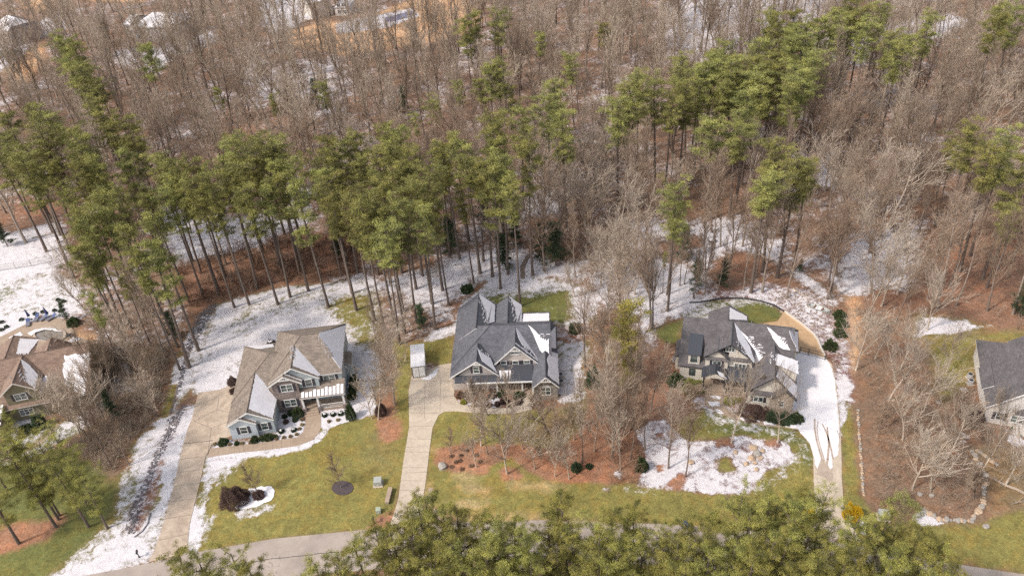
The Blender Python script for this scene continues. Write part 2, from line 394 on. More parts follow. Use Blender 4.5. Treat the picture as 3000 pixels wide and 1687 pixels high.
layer('6', [(560, 300), (900, 60), (1430, 0), (1500, 60), (1380, 130), (1140, 320), (1160, 480), (960, 620), (850, 500), (640, 330)], C_LIT, .1, 1)
layer('6', [(-60, 1010), (400, 960), (540, 895), (575, 950), (430, 1130), (0, 1270), (-60, 1270)], C_STR, -.1, .5)
# snowy strip, swale and drive edge left of the tan roofed house
layer('4', [(1740, 470), (1932, 230), (2000, 250), (1880, 620), (1800, 900), (1640, 1150), (1540, 1150), (1620, 850)], C_GRA, .86, .6)
layer('6', [(1400, 80), (1720, -60), (1700, 60), (1600, 290), (1560, 450), (1510, 690), (1440, 940), (1390, 1100), (1300, 1310), (760, 1470), (380, 1500), (620, 1310), (960, 1010), (1060, 780), (1080, 560), (1150, 480), (1130, 320), (1320, 150)], C_GRA, .90, .7)
layer('6', [(620, 1310), (960, 1010), (1060, 780), (1080, 560), (1230, 500), (1220, 700), (1100, 960), (800, 1300), (520, 1420)], C_GRA, .52, 1.2)
layer('4', [(1620, 890), (1690, 890), (1640, 1130), (1560, 1200), (1550, 1130)], C_GRA, .1, .5)
layer('6', [(1370, 700), (1400, 640), (1395, 760), (1330, 870), (1285, 880)], C_GRA, .0, .4)
layer('6', [(1500, 60), (1600, -40), (1640, -40), (1540, 200), (1400, 560), (1300, 900), (1200, 1090), (1090, 1090), (1120, 900), (1300, 500), (1420, 230)], C_PUR, .66, .5)
layer('6', [(1380, 450), (1450, 420), (1400, 600), (1300, 900), (1230, 1050), (1200, 960), (1300, 700)], C_ORA, .42, .5)
layer('4', [(1750, 480), (1932, 230), (1960, 260), (1800, 600), (1730, 880), (1620, 1200), (1560, 1300), (1680, 900)], C_PUR, .7, .5)
# tan roofed house: back, side and front lawn
HB = [('f', 548, 765), ('f', 700, 724), ('f', 850, 711), ('f', 935, 704), ('f', 948, 760), ('f', 945, 880), ('f', 960, 915), ('f', 948, 1040), ('f', 870, 1065), ('f', 560, 1010), ('f', 485, 985), ('f', 500, 900)]
layer('f', HB, C_GRA, .86, .7)
layer('f', [(850, 742), (945, 738), (942, 860), (900, 868), (850, 800), (820, 770)], C_GRA, .32, 2)
layer('f', [(560, 790), (700, 740), (900, 712), (760, 760), (600, 830)], C_GRA, .66, 2)
layer('f', [(885, 890), (960, 915), (948, 1040), (870, 1065)], C_GRA, .80, .5)
FL = [('7', 150, 1040), ('7', 250, 450), ('7', 290, 245), ('7', 900, 130), ('7', 1230, 0), ('f', 945, 1045), ('f', 1035, 900), ('f', 1035, 1030), ('f', 1028, 1130), ('7', 1850, 800), ('7', 1640, 860), ('7', 860, 935), ('7', 220, 1050)]
layer('7', FL, C_GRA, -.1, .3, .2)
layer('7', [(1650, 60), (1900, 0), (1850, 400), (1640, 300)], (.20, .18, .075), -.1, 2)
layer('7', [(290, 245), (560, 195), (950, 140), (1240, 40), (1300, -60), (1420, -60), (1330, 50), (1180, 190), (900, 240), (640, 270), (560, 320), (430, 400), (290, 560), (240, 560)], C_GRA, .80, .5)
layer('7', [(250, 470), (450, 330), (640, 270), (560, 400), (380, 520), (300, 760), (400, 720), (340, 900), (280, 1040), (140, 1045), (170, 850)], C_GRA, .56, 1)
layer('7', [(130, 1045), (180, 680), (260, 660), (250, 880), (220, 1050)], C_GRA, .95, .4)
layer('7', [(530, 690), (860, 640), (850, 700), (700, 770), (540, 770)], C_GRA, .6, .6)
layer('7', [(1720, -30), (1930, -60), (1890, 90), (1820, 140), (1750, 100)], C_STR, -.1, .3, .3)
layer('7', [(1640, 860), (1690, 780), (1870, 690), (1860, 790), (1820, 850)], C_STR, -.1, .2, .3)
layer('f', [(945, 1000), (1000, 950), (1010, 1100), (985, 1110), (945, 1060)], C_STR, -.1, .4)
layer('f', [(930, 870), (1035, 860), (1030, 1000), (950, 1000), (960, 915)], C_LIT, .25, 1.5)
layer('1', [(800, 1300), (1000, 1180), (1010, 1000), (1270, 980), (1270, 1040), (1250, 1180), (1190, 1225), (1000, 1250), (700, 1290), (400, 1330), (395, 1280), (480, 1240)], C_MUL, 1.0, .25, .3)
layer('1', [(1415, 960), (1660, 960), (1800, 1000), (1830, 1040), (1640, 1090), (1420, 1140)], C_MUL, 1.0, .3, .3)
layer('1', [(350, 690), (390, 620), (520, 640), (640, 560), (640, 720), (480, 740)], C_MUL, 1.0, .3)
layer('1', [(470, 790), (620, 720), (620, 860), (500, 870)], C_LIT, .7, .3)
# slate roofed house
layer('2', [(560, 480), (600, 250), (860, 0), (1200, -30), (1640, 10), (1900, 90), (2000, 200), (1980, 470), (1600, 480), (1240, 440)], C_GRA, .84, .8)
layer('2', [(800, 110), (1000, 90), (1240, 110), (1700, 90), (1780, 140), (1240, 260), (900, 250)], C_DGR, .52, 1.5)
layer('2', [(900, 190), (1240, 170), (1700, 140), (1770, 250), (1720, 420), (1550, 460), (1240, 360), (960, 260)], C_DGR, .14, 1.2)
layer('2', [(520, 230), (700, 130), (860, -10), (880, 30), (800, 90), (590, 270), (560, 480), (300, 500), (420, 440), (530, 420)], C_ORA, .3, .5)
layer('2', [(0, 700), (150, 640), (540, 590), (530, 690), (500, 870), (380, 880), (250, 860), (90, 880), (90, 720), (0, 860)], C_GRA, .08, .6)
layer('2', [(230, 630), (330, 520), (550, 450), (545, 540), (430, 600)], C_GRA, .82, .6)
layer('2', [(-120, 600), (90, 700), (90, 900), (60, 1180), (70, 1449), (-80, 1449), (-60, 900)], C_GRA, .0, .6)
layer('2', [(1590, 480), (2000, 450), (1980, 560), (1860, 650), (1620, 640)], C_ORA, .5, .6)
layer('2', [(1600, 640), (1720, 660), (1870, 620), (2000, 590), (1960, 740), (1880, 830), (1870, 930), (1940, 1230), (1860, 1280), (1600, 1270)], C_GRA, .76, .4)
layer('2', [(1870, 850), (1890, 850), (1920, 1020), (2050, 1240), (2100, 1440), (1950, 1440), (1940, 1230), (1870, 930)], C_STR, .0, .4)
layer('2', [(530, 1150), (1240, 1170), (1240, 1230), (1100, 1325), (900, 1330), (640, 1310), (540, 1230)], C_ORA, .3, .3)
layer('2', [(900, 1190), (1000, 1190), (980, 1330), (720, 1310), (640, 1260), (900, 1260)], C_MUL, .85, .4)
layer('2', [(1365, 1260), (1600, 1250), (1740, 1310), (1560, 1360), (1350, 1350)], C_ORA, .1, .3)
layer('8', [(100, 760), (130, 600), (170, 250), (210, 60), (300, 0), (1000, 0), (1500, -40), (1450, 600), (1680, 620), (2100, 680), (2576, 720), (2900, 750), (2900, 1020), (2040, 955), (1580, 920), (1100, 925), (480, 940)], C_GRA, -.1, .4, .2)
layer('8', [(1140, 60), (1480, -20), (1450, 130), (1300, 300), (1000, 300), (800, 270)], (.19, .14, .07), -.1, 2)
layer('8', [(210, 320), (420, 290), (580, 270), (650, 310), (660, 540), (520, 540), (400, 530), (250, 490), (205, 440)], C_STR, -.2, .25, .3)
layer('8', [(735, 500), (800, 480), (900, 490), (970, 560), (900, 590), (780, 585)], C_STR, -.2, .2, .3)
layer('8', [(640, 300), (830, 270), (1100, 320), (1290, 310), (1450, 130), (1500, -50), (1700, -50), (1680, 200), (1665, 612), (1300, 612), (1150, 590), (1000, 520), (850, 400), (650, 480)], C_STR, -.2, .25, .3)
for q in ([(350, 560), (480, 530), (580, 570), (460, 590)], [(380, 640), (520, 620), (680, 660), (660, 720), (560, 700)], [(290, 780), (480, 760), (660, 770), (620, 830), (380, 820)], [(460, 900), (800, 880), (1150, 870), (1150, 925), (480, 940)], [(820, 610), (1100, 610), (1300, 640), (1280, 680), (850, 650)], [(170, 330), (230, 310), (210, 360)], [(120, 640), (160, 620), (150, 760), (110, 760)]):
    layer('8', q, C_DRY, -.2, .8)
layer('8', [(1690, -60), (1950, -60), (1960, 300), (1950, 600), (1900, 640), (1670, 620)], (.27, .15, .098), .04, .6)
layer('8', [(1700, 530), (1780, 510), (1800, 560), (1740, 590)], C_LIT, .95, .3)
layer('8', [(1600, 640), (1760, 660), (1760, 700), (1640, 690)], C_LIT, .62, .5)
layer('2', [(1940, 400), (2300, 300), (2500, 1200), (2400, 1449), (1950, 1449), (1900, 850)], C_LIT, .18, 1.5)
# cream house
layer('3', [(-100, 330), (330, 240), (600, 160), (640, 80), (400, 110), (100, 60), (-100, 100)], C_LIT, .9, 1)
layer('3', [(60, 420), (150, 340), (345, 290), (330, 400), (290, 540), (120, 520)], C_DGR, .08, .8)
layer('3', [(330, 240), (600, 110), (870, 85), (1050, 100), (1240, 150), (1310, 210), (1310, 270), (1230, 320), (970, 330), (350, 260)], C_DGR, .52, .4)
layer('3', [(870, 180), (1000, 150), (1200, 165), (1300, 215), (1305, 265), (1240, 310), (970, 320)], C_DGR, -.2, .4)
layer('3', [(100, 500), (330, 560), (300, 880), (540, 1010), (540, 1140), (330, 1449), (-60, 1449), (-60, 700)], C_ORA, .12, .8)
layer('3', [(430, 1050), (560, 1050), (560, 1160), (450, 1150)], C_PUR, .65, .5)
layer('3', [(300, 950), (370, 950), (370, 1000), (310, 1000)], C_LIT, 1, .3)
layer('9', [(780, 0), (1100, 60), (1450, 140), (1620, 200), (1700, 280), (1735, 450), (1745, 760), (1750, 900), (1000, 1000), (900, 750), (500, 300), (560, 100)], C_GRA, .0, .5)
layer('9', [(780, 0), (1100, 60), (1450, 140), (1620, 200), (1700, 290), (1735, 450), (1700, 560), (1600, 330), (1400, 230), (1100, 210), (800, 210)], C_DGR, .40, .8)
layer('9', [(1550, 380), (1620, 330), (1630, 420), (1480, 600), (1280, 740), (1150, 740)], C_GRA, .5, .8)
layer('9', [(170, 170), (300, 100), (420, 65), (520, 170), (650, 285), (900, 250), (1100, 225), (1300, 260), (1500, 270), (1560, 380), (1500, 465), (1300, 540), (1240, 640), (1140, 742), (950, 752), (600, 705), (200, 662), (260, 400)], C_PUR, .76, .25, .4)
layer('9', [(300, 560), (430, 380), (560, 520), (450, 640), (330, 640)], C_PUR, .95, 1)
for q in ([(335, 480), (440, 450), (470, 510), (400, 560), (345, 540)], [(440, 660), (560, 560), (620, 570), (600, 690), (500, 690)], [(880, 270), (960, 235), (1030, 260), (1020, 310), (900, 330)], [(1300, 275), (1400, 265), (1420, 310), (1330, 320)], [(890, 430), (1000, 400), (1080, 540), (960, 560), (900, 500)], [(350, 210), (410, 200), (400, 240)]):
    layer('9', q, C_STR if q[0][0] != 890 else C_GRA, .12, .4)
layer('9', [(-20, 660), (200, 665), (600, 712), (1040, 755), (1150, 745), (1200, 960), (600, 1010), (-40, 960)], C_GRA, -.1, .3)
layer('9', [(0, 660), (120, 640), (400, 690), (330, 730), (190, 740), (40, 740)], C_GRA, .42, .8)
layer('9', [(1960, 0), (2090, 0), (2110, 250), (2130, 500), (2160, 740), (2300, 930), (2420, 1060), (2250, 1180), (2010, 1130), (2010, 880), (1990, 700), (1980, 300)], C_GRA, -.1, .4)
layer('9', [(1955, -40), (2080, -40), (2000, 100), (1975, 200)], C_GRA, .85, .5)
layer('9', [(2100, 0), (2400, -100), (2800, 0), (2700, 1000), (2420, 1060), (2290, 930), (2150, 740), (2130, 500)], C_LIT, .0, .6)
layer('3', [(1840, 700), (1760, 600), (1690, 480), (1720, 300), (2022, 200), (2022, 1000), (1990, 1100), (1900, 960), (1850, 960)], C_PUR, .62, .6)
layer('3', [(1840, 900), (1960, 880), (2022, 1000), (2022, 1150), (1960, 1060), (1860, 1000)], C_PUR, .9, .4)
layer('3', [(1850, 970), (1930, 1000), (1960, 1150), (1930, 1300), (1895, 1340)], C_GRA, .85, .4)
layer('3', [(1850, 170), (2022, 150), (2022, 480), (1900, 520), (1820, 330)], C_ORA, .3, .8)
layer('3', [(1960, 60), (2100, 60), (2100, 640), (2030, 820), (1980, 700), (1990, 300)], C_TAN, .1, .8)
# right hand lot and right edge house
layer('5', [(40, 100), (640, 120), (640, 700), (866, 760), (866, 1200), (560, 1210), (300, 1180), (100, 1110), (40, 900), (0, 600), (40, 300)], C_LIT, .0, 1)
layer('5', [(330, 130), (560, 150), (700, 180), (560, 230), (320, 240)], C_GRA, .93, 1)
layer('5', [(360, 240), (600, 220), (880, 200), (880, 260), (650, 260), (600, 450), (460, 560), (430, 480), (400, 330)], C_GRA, .05, 1.2)
layer('5', [(60, 0), (866, 0), (866, 180), (700, 180), (430, 60), (60, 120)], C_ORA, .04, 2)
layer('5', [(300, 1150), (350, 1090), (380, 1130), (440, 1165), (500, 1180), (400, 1195), (310, 1190)], C_GRA, 1, .3)
layer('5', [(640, 1180), (760, 1130), (900, 1100), (900, 1440), (560, 1392), (200, 1330), (0, 1280), (0, 1190), (180, 1190), (400, 1200)], C_GRA, -.1, .6)
layer('5', [(620, 800), (760, 780), (900, 850), (900, 1110), (700, 1110), (690, 950)], (.22, .16, .09), .0, 1)
layer('5', [(530, 700), (600, 740), (560, 790)], C_LIT, .9, .4)
layer('5', [(780, 730), (900, 760), (900, 800), (800, 780)], C_LIT, .9, .3)
layer('9', [(-600, 1400), (3000, 1400), (3000, 2400), (-600, 2400)], C_STR, .0, 3)
layer('7', [(-1600, 1500), (1700, 1230), (1700, 2400), (-1600, 2400)], C_STR, .0, 3)

verts = np.stack([px, py, np.zeros(len(px))], 1)
wood = np.clip((snw - .1), 0, 1)
verts[:, 2] = -.02 + .0 * wood
i = np.arange((nx - 1) * (ny - 1)); r, c = i // (nx - 1), i % (nx - 1); a = r * nx + c
faces = np.stack([a, a + 1, a + nx + 1, a + nx], 1)
me = bpy.data.meshes.new('ground'); me.vertices.add(len(verts)); me.vertices.foreach_set('co', verts.ravel())
me.loops.add(faces.size); me.loops.foreach_set('vertex_index', faces.ravel())
me.polygons.add(len(faces)); me.polygons.foreach_set('loop_start', np.arange(0, faces.size, 4)); me.polygons.foreach_set('loop_total', np.full(len(faces), 4))
me.update(calc_edges=True)
ca = me.attributes.new('Col', 'FLOAT_COLOR', 'POINT'); ca.data.foreach_set('color', np.hstack([colr, np.ones((len(colr), 1))]).ravel())
sa = me.attributes.new('snow', 'FLOAT', 'POINT'); sa.data.foreach_set('value', snw)
me.materials.append(M_ground); tag(link('ground', me), kind='structure')

# ---------------------------------------------------------------- road, drives and paths
def sheet(name, s, pts, mat, top=.03, dz=.12, **k):
    mb = MB(); w = [P(*q) if isinstance(q[0], str) else P(s, *q) for q in pts]
    area = sum(w[i].x * w[(i + 1) % len(w)].y - w[(i + 1) % len(w)].x * w[i].y for i in range(len(w)))
    if area < 0: w.reverse()
    mb.prism([(p.x, p.y, top) for p in w], dz)
    return tag(mb.build(name, mat), kind='structure', **k)
def line_mb(mb, a, b, wd, z, mi=0, n=10, jit=0):
    a = Vector(a); b = Vector(b); d = (b - a).normalized(); s = Vector((-d.y, d.x, 0)) * wd / 2
    mb.prism([(a - s).to_2d().to_3d() + Vector((0, 0, z)), (b - s).to_2d().to_3d() + Vector((0, 0, z)), (b + s).to_2d().to_3d() + Vector((0, 0, z)), (a + s).to_2d().to_3d() + Vector((0, 0, z))], .012, mi)
def asphalt():
    m, n, p = newmat('asphalt'); v = coords(n)
    a = mixc(n, rng(n, noise(n, .25, 6, .7, v), .35, .65, 0, 1), (.30, .25, .22), (.40, .34, .295))
    vo = n.nodes.new('ShaderNodeTexVoronoi'); vo.feature = 'DISTANCE_TO_EDGE'; vo.inputs['Scale'].default_value = .8
    dv = n.nodes.new('ShaderNodeVectorMath'); dv.operation = 'ADD'; n.links.new(v, dv.inputs[0])
    nn = n.nodes.new('ShaderNodeTexNoise'); nn.inputs['Scale'].default_value = 1.5; n.links.new(v, nn.inputs[0]); n.links.new(nn.outputs[1], dv.inputs[1])
    n.links.new(dv.outputs[0], vo.inputs[0])
    crack = mth(n, 'MULTIPLY', rng(n, vo.outputs[0], 0, .025, 1, 0), rng(n, noise(n, .3, 3, .5, v), .5, .58, 0, .6))
    a = mixc(n, crack, a, (.08, .065, .06))
    f = rng(n, noise(n, 14, 3, .7, v), .3, .7, .85, 1.15)
    cc = n.nodes.new('ShaderNodeVectorMath'); cc.operation = 'SCALE'; n.links.new(a, cc.inputs[0]); n.links.new(f, cc.inputs[3])
    n.links.new(cc.outputs[0], p.inputs['Base Color']); p.inputs['Roughness'].default_value = .9; bump(n, p, noise(n, 30, 3, .7, v), .2, .01); return m
M_road = asphalt()
edge = [('6', 420, 1480), ('6', 760, 1440), ('6', 1320, 1335), ('7', 215, 1050), ('7', 860, 937), ('7', 1640, 860), ('7', 1850, 845), ('8', 480, 940), ('8', 1100, 925), ('8', 2040, 955), ('9', 700, 1010), ('9', 1240, 1062), ('9', 2000, 1160), ('5', 300, 1345), ('5', 560, 1394), ('5', 866, 1440)]
E = [P(*q) for q in edge]
E = [E[0] + (E[0] - E[1]).normalized() * k for k in (160, 60)] + E + [E[-1] + (E[-1] - E[-2]).normalized() * k for k in (60, 200)]
def offs(pl, d):
    o = []
    for i, p in enumerate(pl):
        t = (pl[min(i + 1, len(pl) - 1)] - pl[max(i - 1, 0)]).normalized(); o.append(p + Vector((t.y, -t.x, 0)) * d)
    return o
RW = 6.6; S = offs(E, RW); mb = MB()
for i in range(len(E) - 1):
    mb.prism([E[i] + Vector((0, 0, .02)), S[i] + Vector((0, 0, .02)), S[i + 1] + Vector((0, 0, .02)), E[i + 1] + Vector((0, 0, .02))], .1)
tag(mb.build('road', M_road), kind='structure')
mb = MB(); Cn = offs(E, RW * .5); J = random.Random(4)
for i in range(len(Cn) - 1):                                # sealed centre crack
    a, b = Cn[i], Cn[i + 1]; n = max(2, int((b - a).length / 1.5)); q0 = a
    for k in range(1, n + 1):
        q1 = a.lerp(b, k / n) + Vector((0, J.uniform(-.08, .08), 0)); line_mb(mb, q0, q1, .09, .034); q0 = q1
tar = P('8', 2105, 1080)
for ang in range(0, 360, 45):                               # tar star of sealed cracks
    q0 = tar; L = J.uniform(1.2, 2.6)
    for k in range(5):
        q1 = tar + Vector((math.cos(R_(ang)) * L * (k + 1) / 5 + J.uniform(-.12, .12), math.sin(R_(ang)) * L * (k + 1) / 5 + J.uniform(-.12, .12), 0)); line_mb(mb, q0, q1, .1, .034); q0 = q1
tag(mb.build('road_crack_seal', plain('tar', (.05, .045, .045), .7, .2)), kind='structure')

D1 = [('1', 262, 805), ('1', 470, 775), ('1', 640, 700), ('1', 640, 1180), ('1', 560, 1215), ('1', 400, 1290), ('6', 1850, 290), ('6', 1835, 325), ('6', 1790, 410), ('6', 1760, 560), ('6', 1700, 800), ('6', 1650, 1010), ('6', 1635, 1190), ('6', 1655, 1243), ('6', 1300, 1322), ('6', 1350, 1210), ('6', 1390, 1100), ('6', 1440, 940), ('6', 1510, 690), ('6', 1560, 450), ('6', 1600, 290), ('6', 1640, 150), ('1', 200, 1050)]
sheet('driveway', '1', D1, M_conc)
P1 = [('1', 375, 1330), ('1', 700, 1292), ('1', 1000, 1255), ('1', 1190, 1225), ('1', 1250, 1180), ('1', 1272, 1100), ('1', 1275, 985), ('1', 1415, 985), ('1', 1418, 1130), ('1', 1400, 1185), ('1', 1340, 1250), ('1', 1200, 1305), ('1', 900, 1345), ('1', 600, 1375), ('1', 345, 1415)]
sheet('path', '1', P1, M_tan, .022)
D2 = [('2', 90, 1005), ('2', 380, 880), ('2', 500, 860), ('2', 545, 1000), ('2', 530, 1200), ('2', 580, 1272), ('2', 700, 1308), ('2', 900, 1330), ('2', 1100, 1322), ('2', 1235, 1290), ('2', 1240, 1160), ('2', 1362, 1160), ('2', 1365, 1270), ('2', 1330, 1338), ('2', 1200, 1373), ('2', 900, 1388), ('2', 560, 1358), ('2', 430, 1362), ('2', 370, 1400), ('7', 2195, 10), ('7', 2170, 200), ('7', 2140, 450), ('7', 2110, 640), ('7', 2120, 800), ('7', 2180, 870), ('7', 1790, 855), ('7', 1830, 845), ('7', 1880, 700), ('7', 1910, 600), ('7', 1950, 300), ('7', 2000, 0), ('2', 62, 1250), ('2', 60, 1150)]
sheet('driveway', '2', D2, M_conc2)
D3 = [('3', 1440, 640), ('3', 1500, 600), ('3', 1740, 662), ('3', 1810, 730), ('3', 1850, 900), ('3', 1880, 1200), ('3', 1897, 1449), ('9', 1970, 150), ('9', 1980, 400), ('9', 1982, 600), ('9', 1996, 800), ('9', 2018, 920), ('9', 2150, 1150), ('9', 1650, 1100), ('9', 1752, 900), ('9', 1745, 760), ('9', 1738, 600), ('9', 1732, 400), ('9', 1700, 285), ('9', 1620, 200), ('3', 1480, 1375), ('3', 1330, 1350), ('3', 1350, 1200)]
sheet('driveway', '3', D3, M_conc2)
P3 = [('3', 553, 1030), ('3', 560, 1110), ('3', 600, 1165), ('3', 750, 1235), ('3', 950, 1300), ('3', 1200, 1347), ('3', 1330, 1352), ('3', 1290, 1312), ('3', 1100, 1282), ('3', 900, 1240), ('3', 800, 1190), ('3', 742, 1120), ('3', 735, 1035)]
sheet('path', '3', P3, M_tan, .022)
sheet('gravel_path', '3', [('3', 1130, 325), ('3', 1270, 310), ('3', 1320, 240), ('3', 1310, 190), ('3', 1400, 265), ('3', 1500, 330), ('3', 1640, 440), ('3', 1690, 560), ('3', 1740, 658), ('3', 1490, 600), ('3', 1450, 450), ('3', 1300, 360)], concrete_mat('gravel', (.50, .34, .20), stain=(.34, .22, .13), st=.6), .02)
sheet('path', '4', [('4', 540, 1250), ('4', 430, 1330), ('4', 290, 1460), ('6', 200, 360), ('6', 0, 450), ('6', 0, 470), ('6', 230, 365), ('4', 390, 1455), ('4', 470, 1380), ('4', 570, 1280)], M_tan, .015)
sheet('patio', '4', [('4', -60, 520), ('4', 0, 440), ('4', 230, 325), ('4', 330, 290), ('4', 560, 258), ('4', 650, 300), ('4', 690, 380), ('4', 720, 430), ('4', 850, 475), ('4', 820, 500), ('4', 520, 540), ('4', 300, 560), ('4', -60, 640)], M_tan, .015)
sheet('path', 'e', [('e', 1350, 1200), ('e', 1350, 1110), ('e', 1390, 1030), ('e', 1440, 990), ('e', 1450, 1005), ('e', 1410, 1060), ('e', 1385, 1120), ('e', 1385, 1200)], plain('trodden_soil', (.2, .15, .12), .95, .3), .012)
# expansion joints in the drives
mb = MB()
for a, b in [(('6', 1600, 297), ('6', 1850, 270)), (('6', 1565, 432), ('6', 1788, 408)), (('6', 1540, 548), ('6', 1765, 520)), (('6', 1515, 668), ('6', 1735, 640)), (('6', 1488, 800), ('6', 1700, 770)), (('6', 1440, 950), ('6', 1662, 915)), (('6', 1390, 1135), ('6', 1640, 1080)), (('1', 225, 1075), ('1', 440, 965)), (('1', 225, 1075), ('1', 385, 1140)), (('1', 385, 1140), ('1', 540, 1080)), (('1', 440, 965), ('1', 580, 1000)), (('1', 385, 1140), ('1', 350, 1390)), (('1', 130, 1285), ('1', 400, 1255)), (('1', 455, 860), ('1', 440, 965))]:
    line_mb(mb, P(*a), P(*b), .09, .036)
for x in (600, 690, 780, 870, 960, 1050, 1130):
    line_mb(mb, P('1', x - 5, 1288 - (x - 600) * .12), P('1', x, 1375 - (x - 600) * .12), .05, .028)
for y in (1250, 1310, 1385): line_mb(mb, P('p', 1195 if y < 1300 else 1185, y), P('p', 1268 if y < 1300 else 1255, y - 3), .05, .036)
for y, x0, x1 in ((100, 1985, 2185), (210, 1968, 2170), (340, 1948, 2155), (450, 1930, 2140), (530, 1915, 2125)): line_mb(mb, P('7', x0, y), P('7', x1, y + 3), .05, .036)
for a, b in [((60, 1225), (540, 1200)), ((230, 1040), (225, 1440)), ((395, 1010), (385, 1360)), ((100, 1045), (530, 1050)), ((70, 1375), (390, 1380)), ((1240, 1230), (1240, 1370))]: line_mb(mb, P('2', *a), P('2', *b), .05, .036)
line_mb(mb, P('9', 1742, 665), P('9', 1985, 700), .05, .036)
tag(mb.build('driveway_joint', M_joint), kind='structure')
# snow lying on the third drive, with wheel tracks melted through
def jag(pts, step=.5, amp=.2, seed=1):
    r = random.Random(seed); o = []
    for i in range(len(pts)):
        a, b = Vector(pts[i]), Vector(pts[(i + 1) % len(pts)]); n = max(1, int((b - a).length / step))
        for k in range(n): o.append(a.lerp(b, k / n) + Vector((r.uniform(-amp, amp), r.uniform(-amp, amp), 0)))
    return o
def snowsheet(s, pts, top=.06, seed=1, amp=.12, step=.5, dz=.035, mat=None, name='snow_cover'):
    w = [P(*q) if isinstance(q[0], str) else P(s, *q) for q in pts]; w = jag(w, step, amp, seed)
    area = sum(w[i].x * w[(i + 1) % len(w)].y - w[(i + 1) % len(w)].x * w[i].y for i in range(len(w)))
    if area < 0: w.reverse()
    mb = MB(); mb.prism([(p.x, p.y, top) for p in w], dz); return mb.build(name, mat or M_snow)
tag(snowsheet('3', [('3', 1445, 650), ('3', 1500, 610), ('3', 1735, 668), ('3', 1800, 740), ('3', 1842, 900), ('3', 1872, 1200), ('3', 1888, 1440), ('9', 1962, 150), ('9', 1958, 300), ('9', 1945, 400), ('9', 1905, 425), ('9', 1900, 500), ('9', 1880, 520), ('9', 1840, 440), ('9', 1800, 420), ('9', 1770, 520), ('9', 1750, 480), ('9', 1738, 400), ('9', 1704, 290), ('9', 1622, 204), ('3', 1475, 1372), ('3', 1340, 1345), ('3', 1360, 1230), ('3', 1420, 1200)], seed=5, amp=.08), kind='stuff', label='smooth white snow lying over the upper part of the right hand drive', cat='snow')
mb = MB()
def track(pts, wd):
    w = [P('9', *q) for q in pts]
    for i in range(len(w) - 1): line_mb(mb, w[i], w[i + 1] + (w[i + 1] - w[i]) * .03, wd * (.6 + .4 * i / len(w)), .067)
track([(1745, 80), (1745, 160), (1760, 260), (1785, 350), (1812, 440)], .38); track([(1775, 100), (1765, 160), (1775, 250), (1800, 340), (1830, 440)], .2)
track([(1810, 125), (1840, 180), (1870, 270), (1890, 350), (1905, 430)], .33); track([(1855, 150), (1862, 230), (1868, 320), (1858, 430), (1850, 500)], .38)
track([(1940, 180), (1958, 230), (1966, 290)], .2)
tag(mb.build('tyre_track', concrete_mat('wet_concrete', (.45, .365, .30), st=.4)), kind='structure')
mb = MB(); w = jag([P('9', *q) for q in [(1745, 500), (1790, 430), (1830, 440), (1870, 520), (1905, 470), (1905, 540), (1900, 620), (1880, 640), (1830, 590), (1770, 560)]], .5, .2, 9)
mb.prism([(p.x, p.y, .036) for p in reversed(w)], .02); tag(mb.build('wet_patch', bpy.data.materials['wet_concrete']), kind='structure')
mb = MB()
for k, (sn, q) in enumerate([('3', [(600, 1050), (660, 1035), (720, 1060), (690, 1080)]), ('3', [(590, 1100), (700, 1100), (700, 1140), (620, 1150)]), ('3', [(620, 1170), (700, 1180), (740, 1215), (690, 1215)]), ('3', [(900, 1260), (960, 1250), (990, 1290), (930, 1290)]), ('3', [(1050, 1275), (1110, 1280), (1090, 1305)]), ('3', [(1130, 1300), (1240, 1300), (1250, 1330), (1150, 1325)])]):
    w = jag([P(sn, *a) for a in q], .4, .12, k); ar = sum(w[i].x * w[(i + 1) % len(w)].y - w[(i + 1) % len(w)].x * w[i].y for i in range(len(w)))
    if ar < 0: w.reverse()
    mb.prism([(p.x, p.y, .05) for p in w], .04)
tag(mb.build('snow_patches', M_snow), kind='stuff', label='thin white snow patches left on the curving tan path', cat='snow')

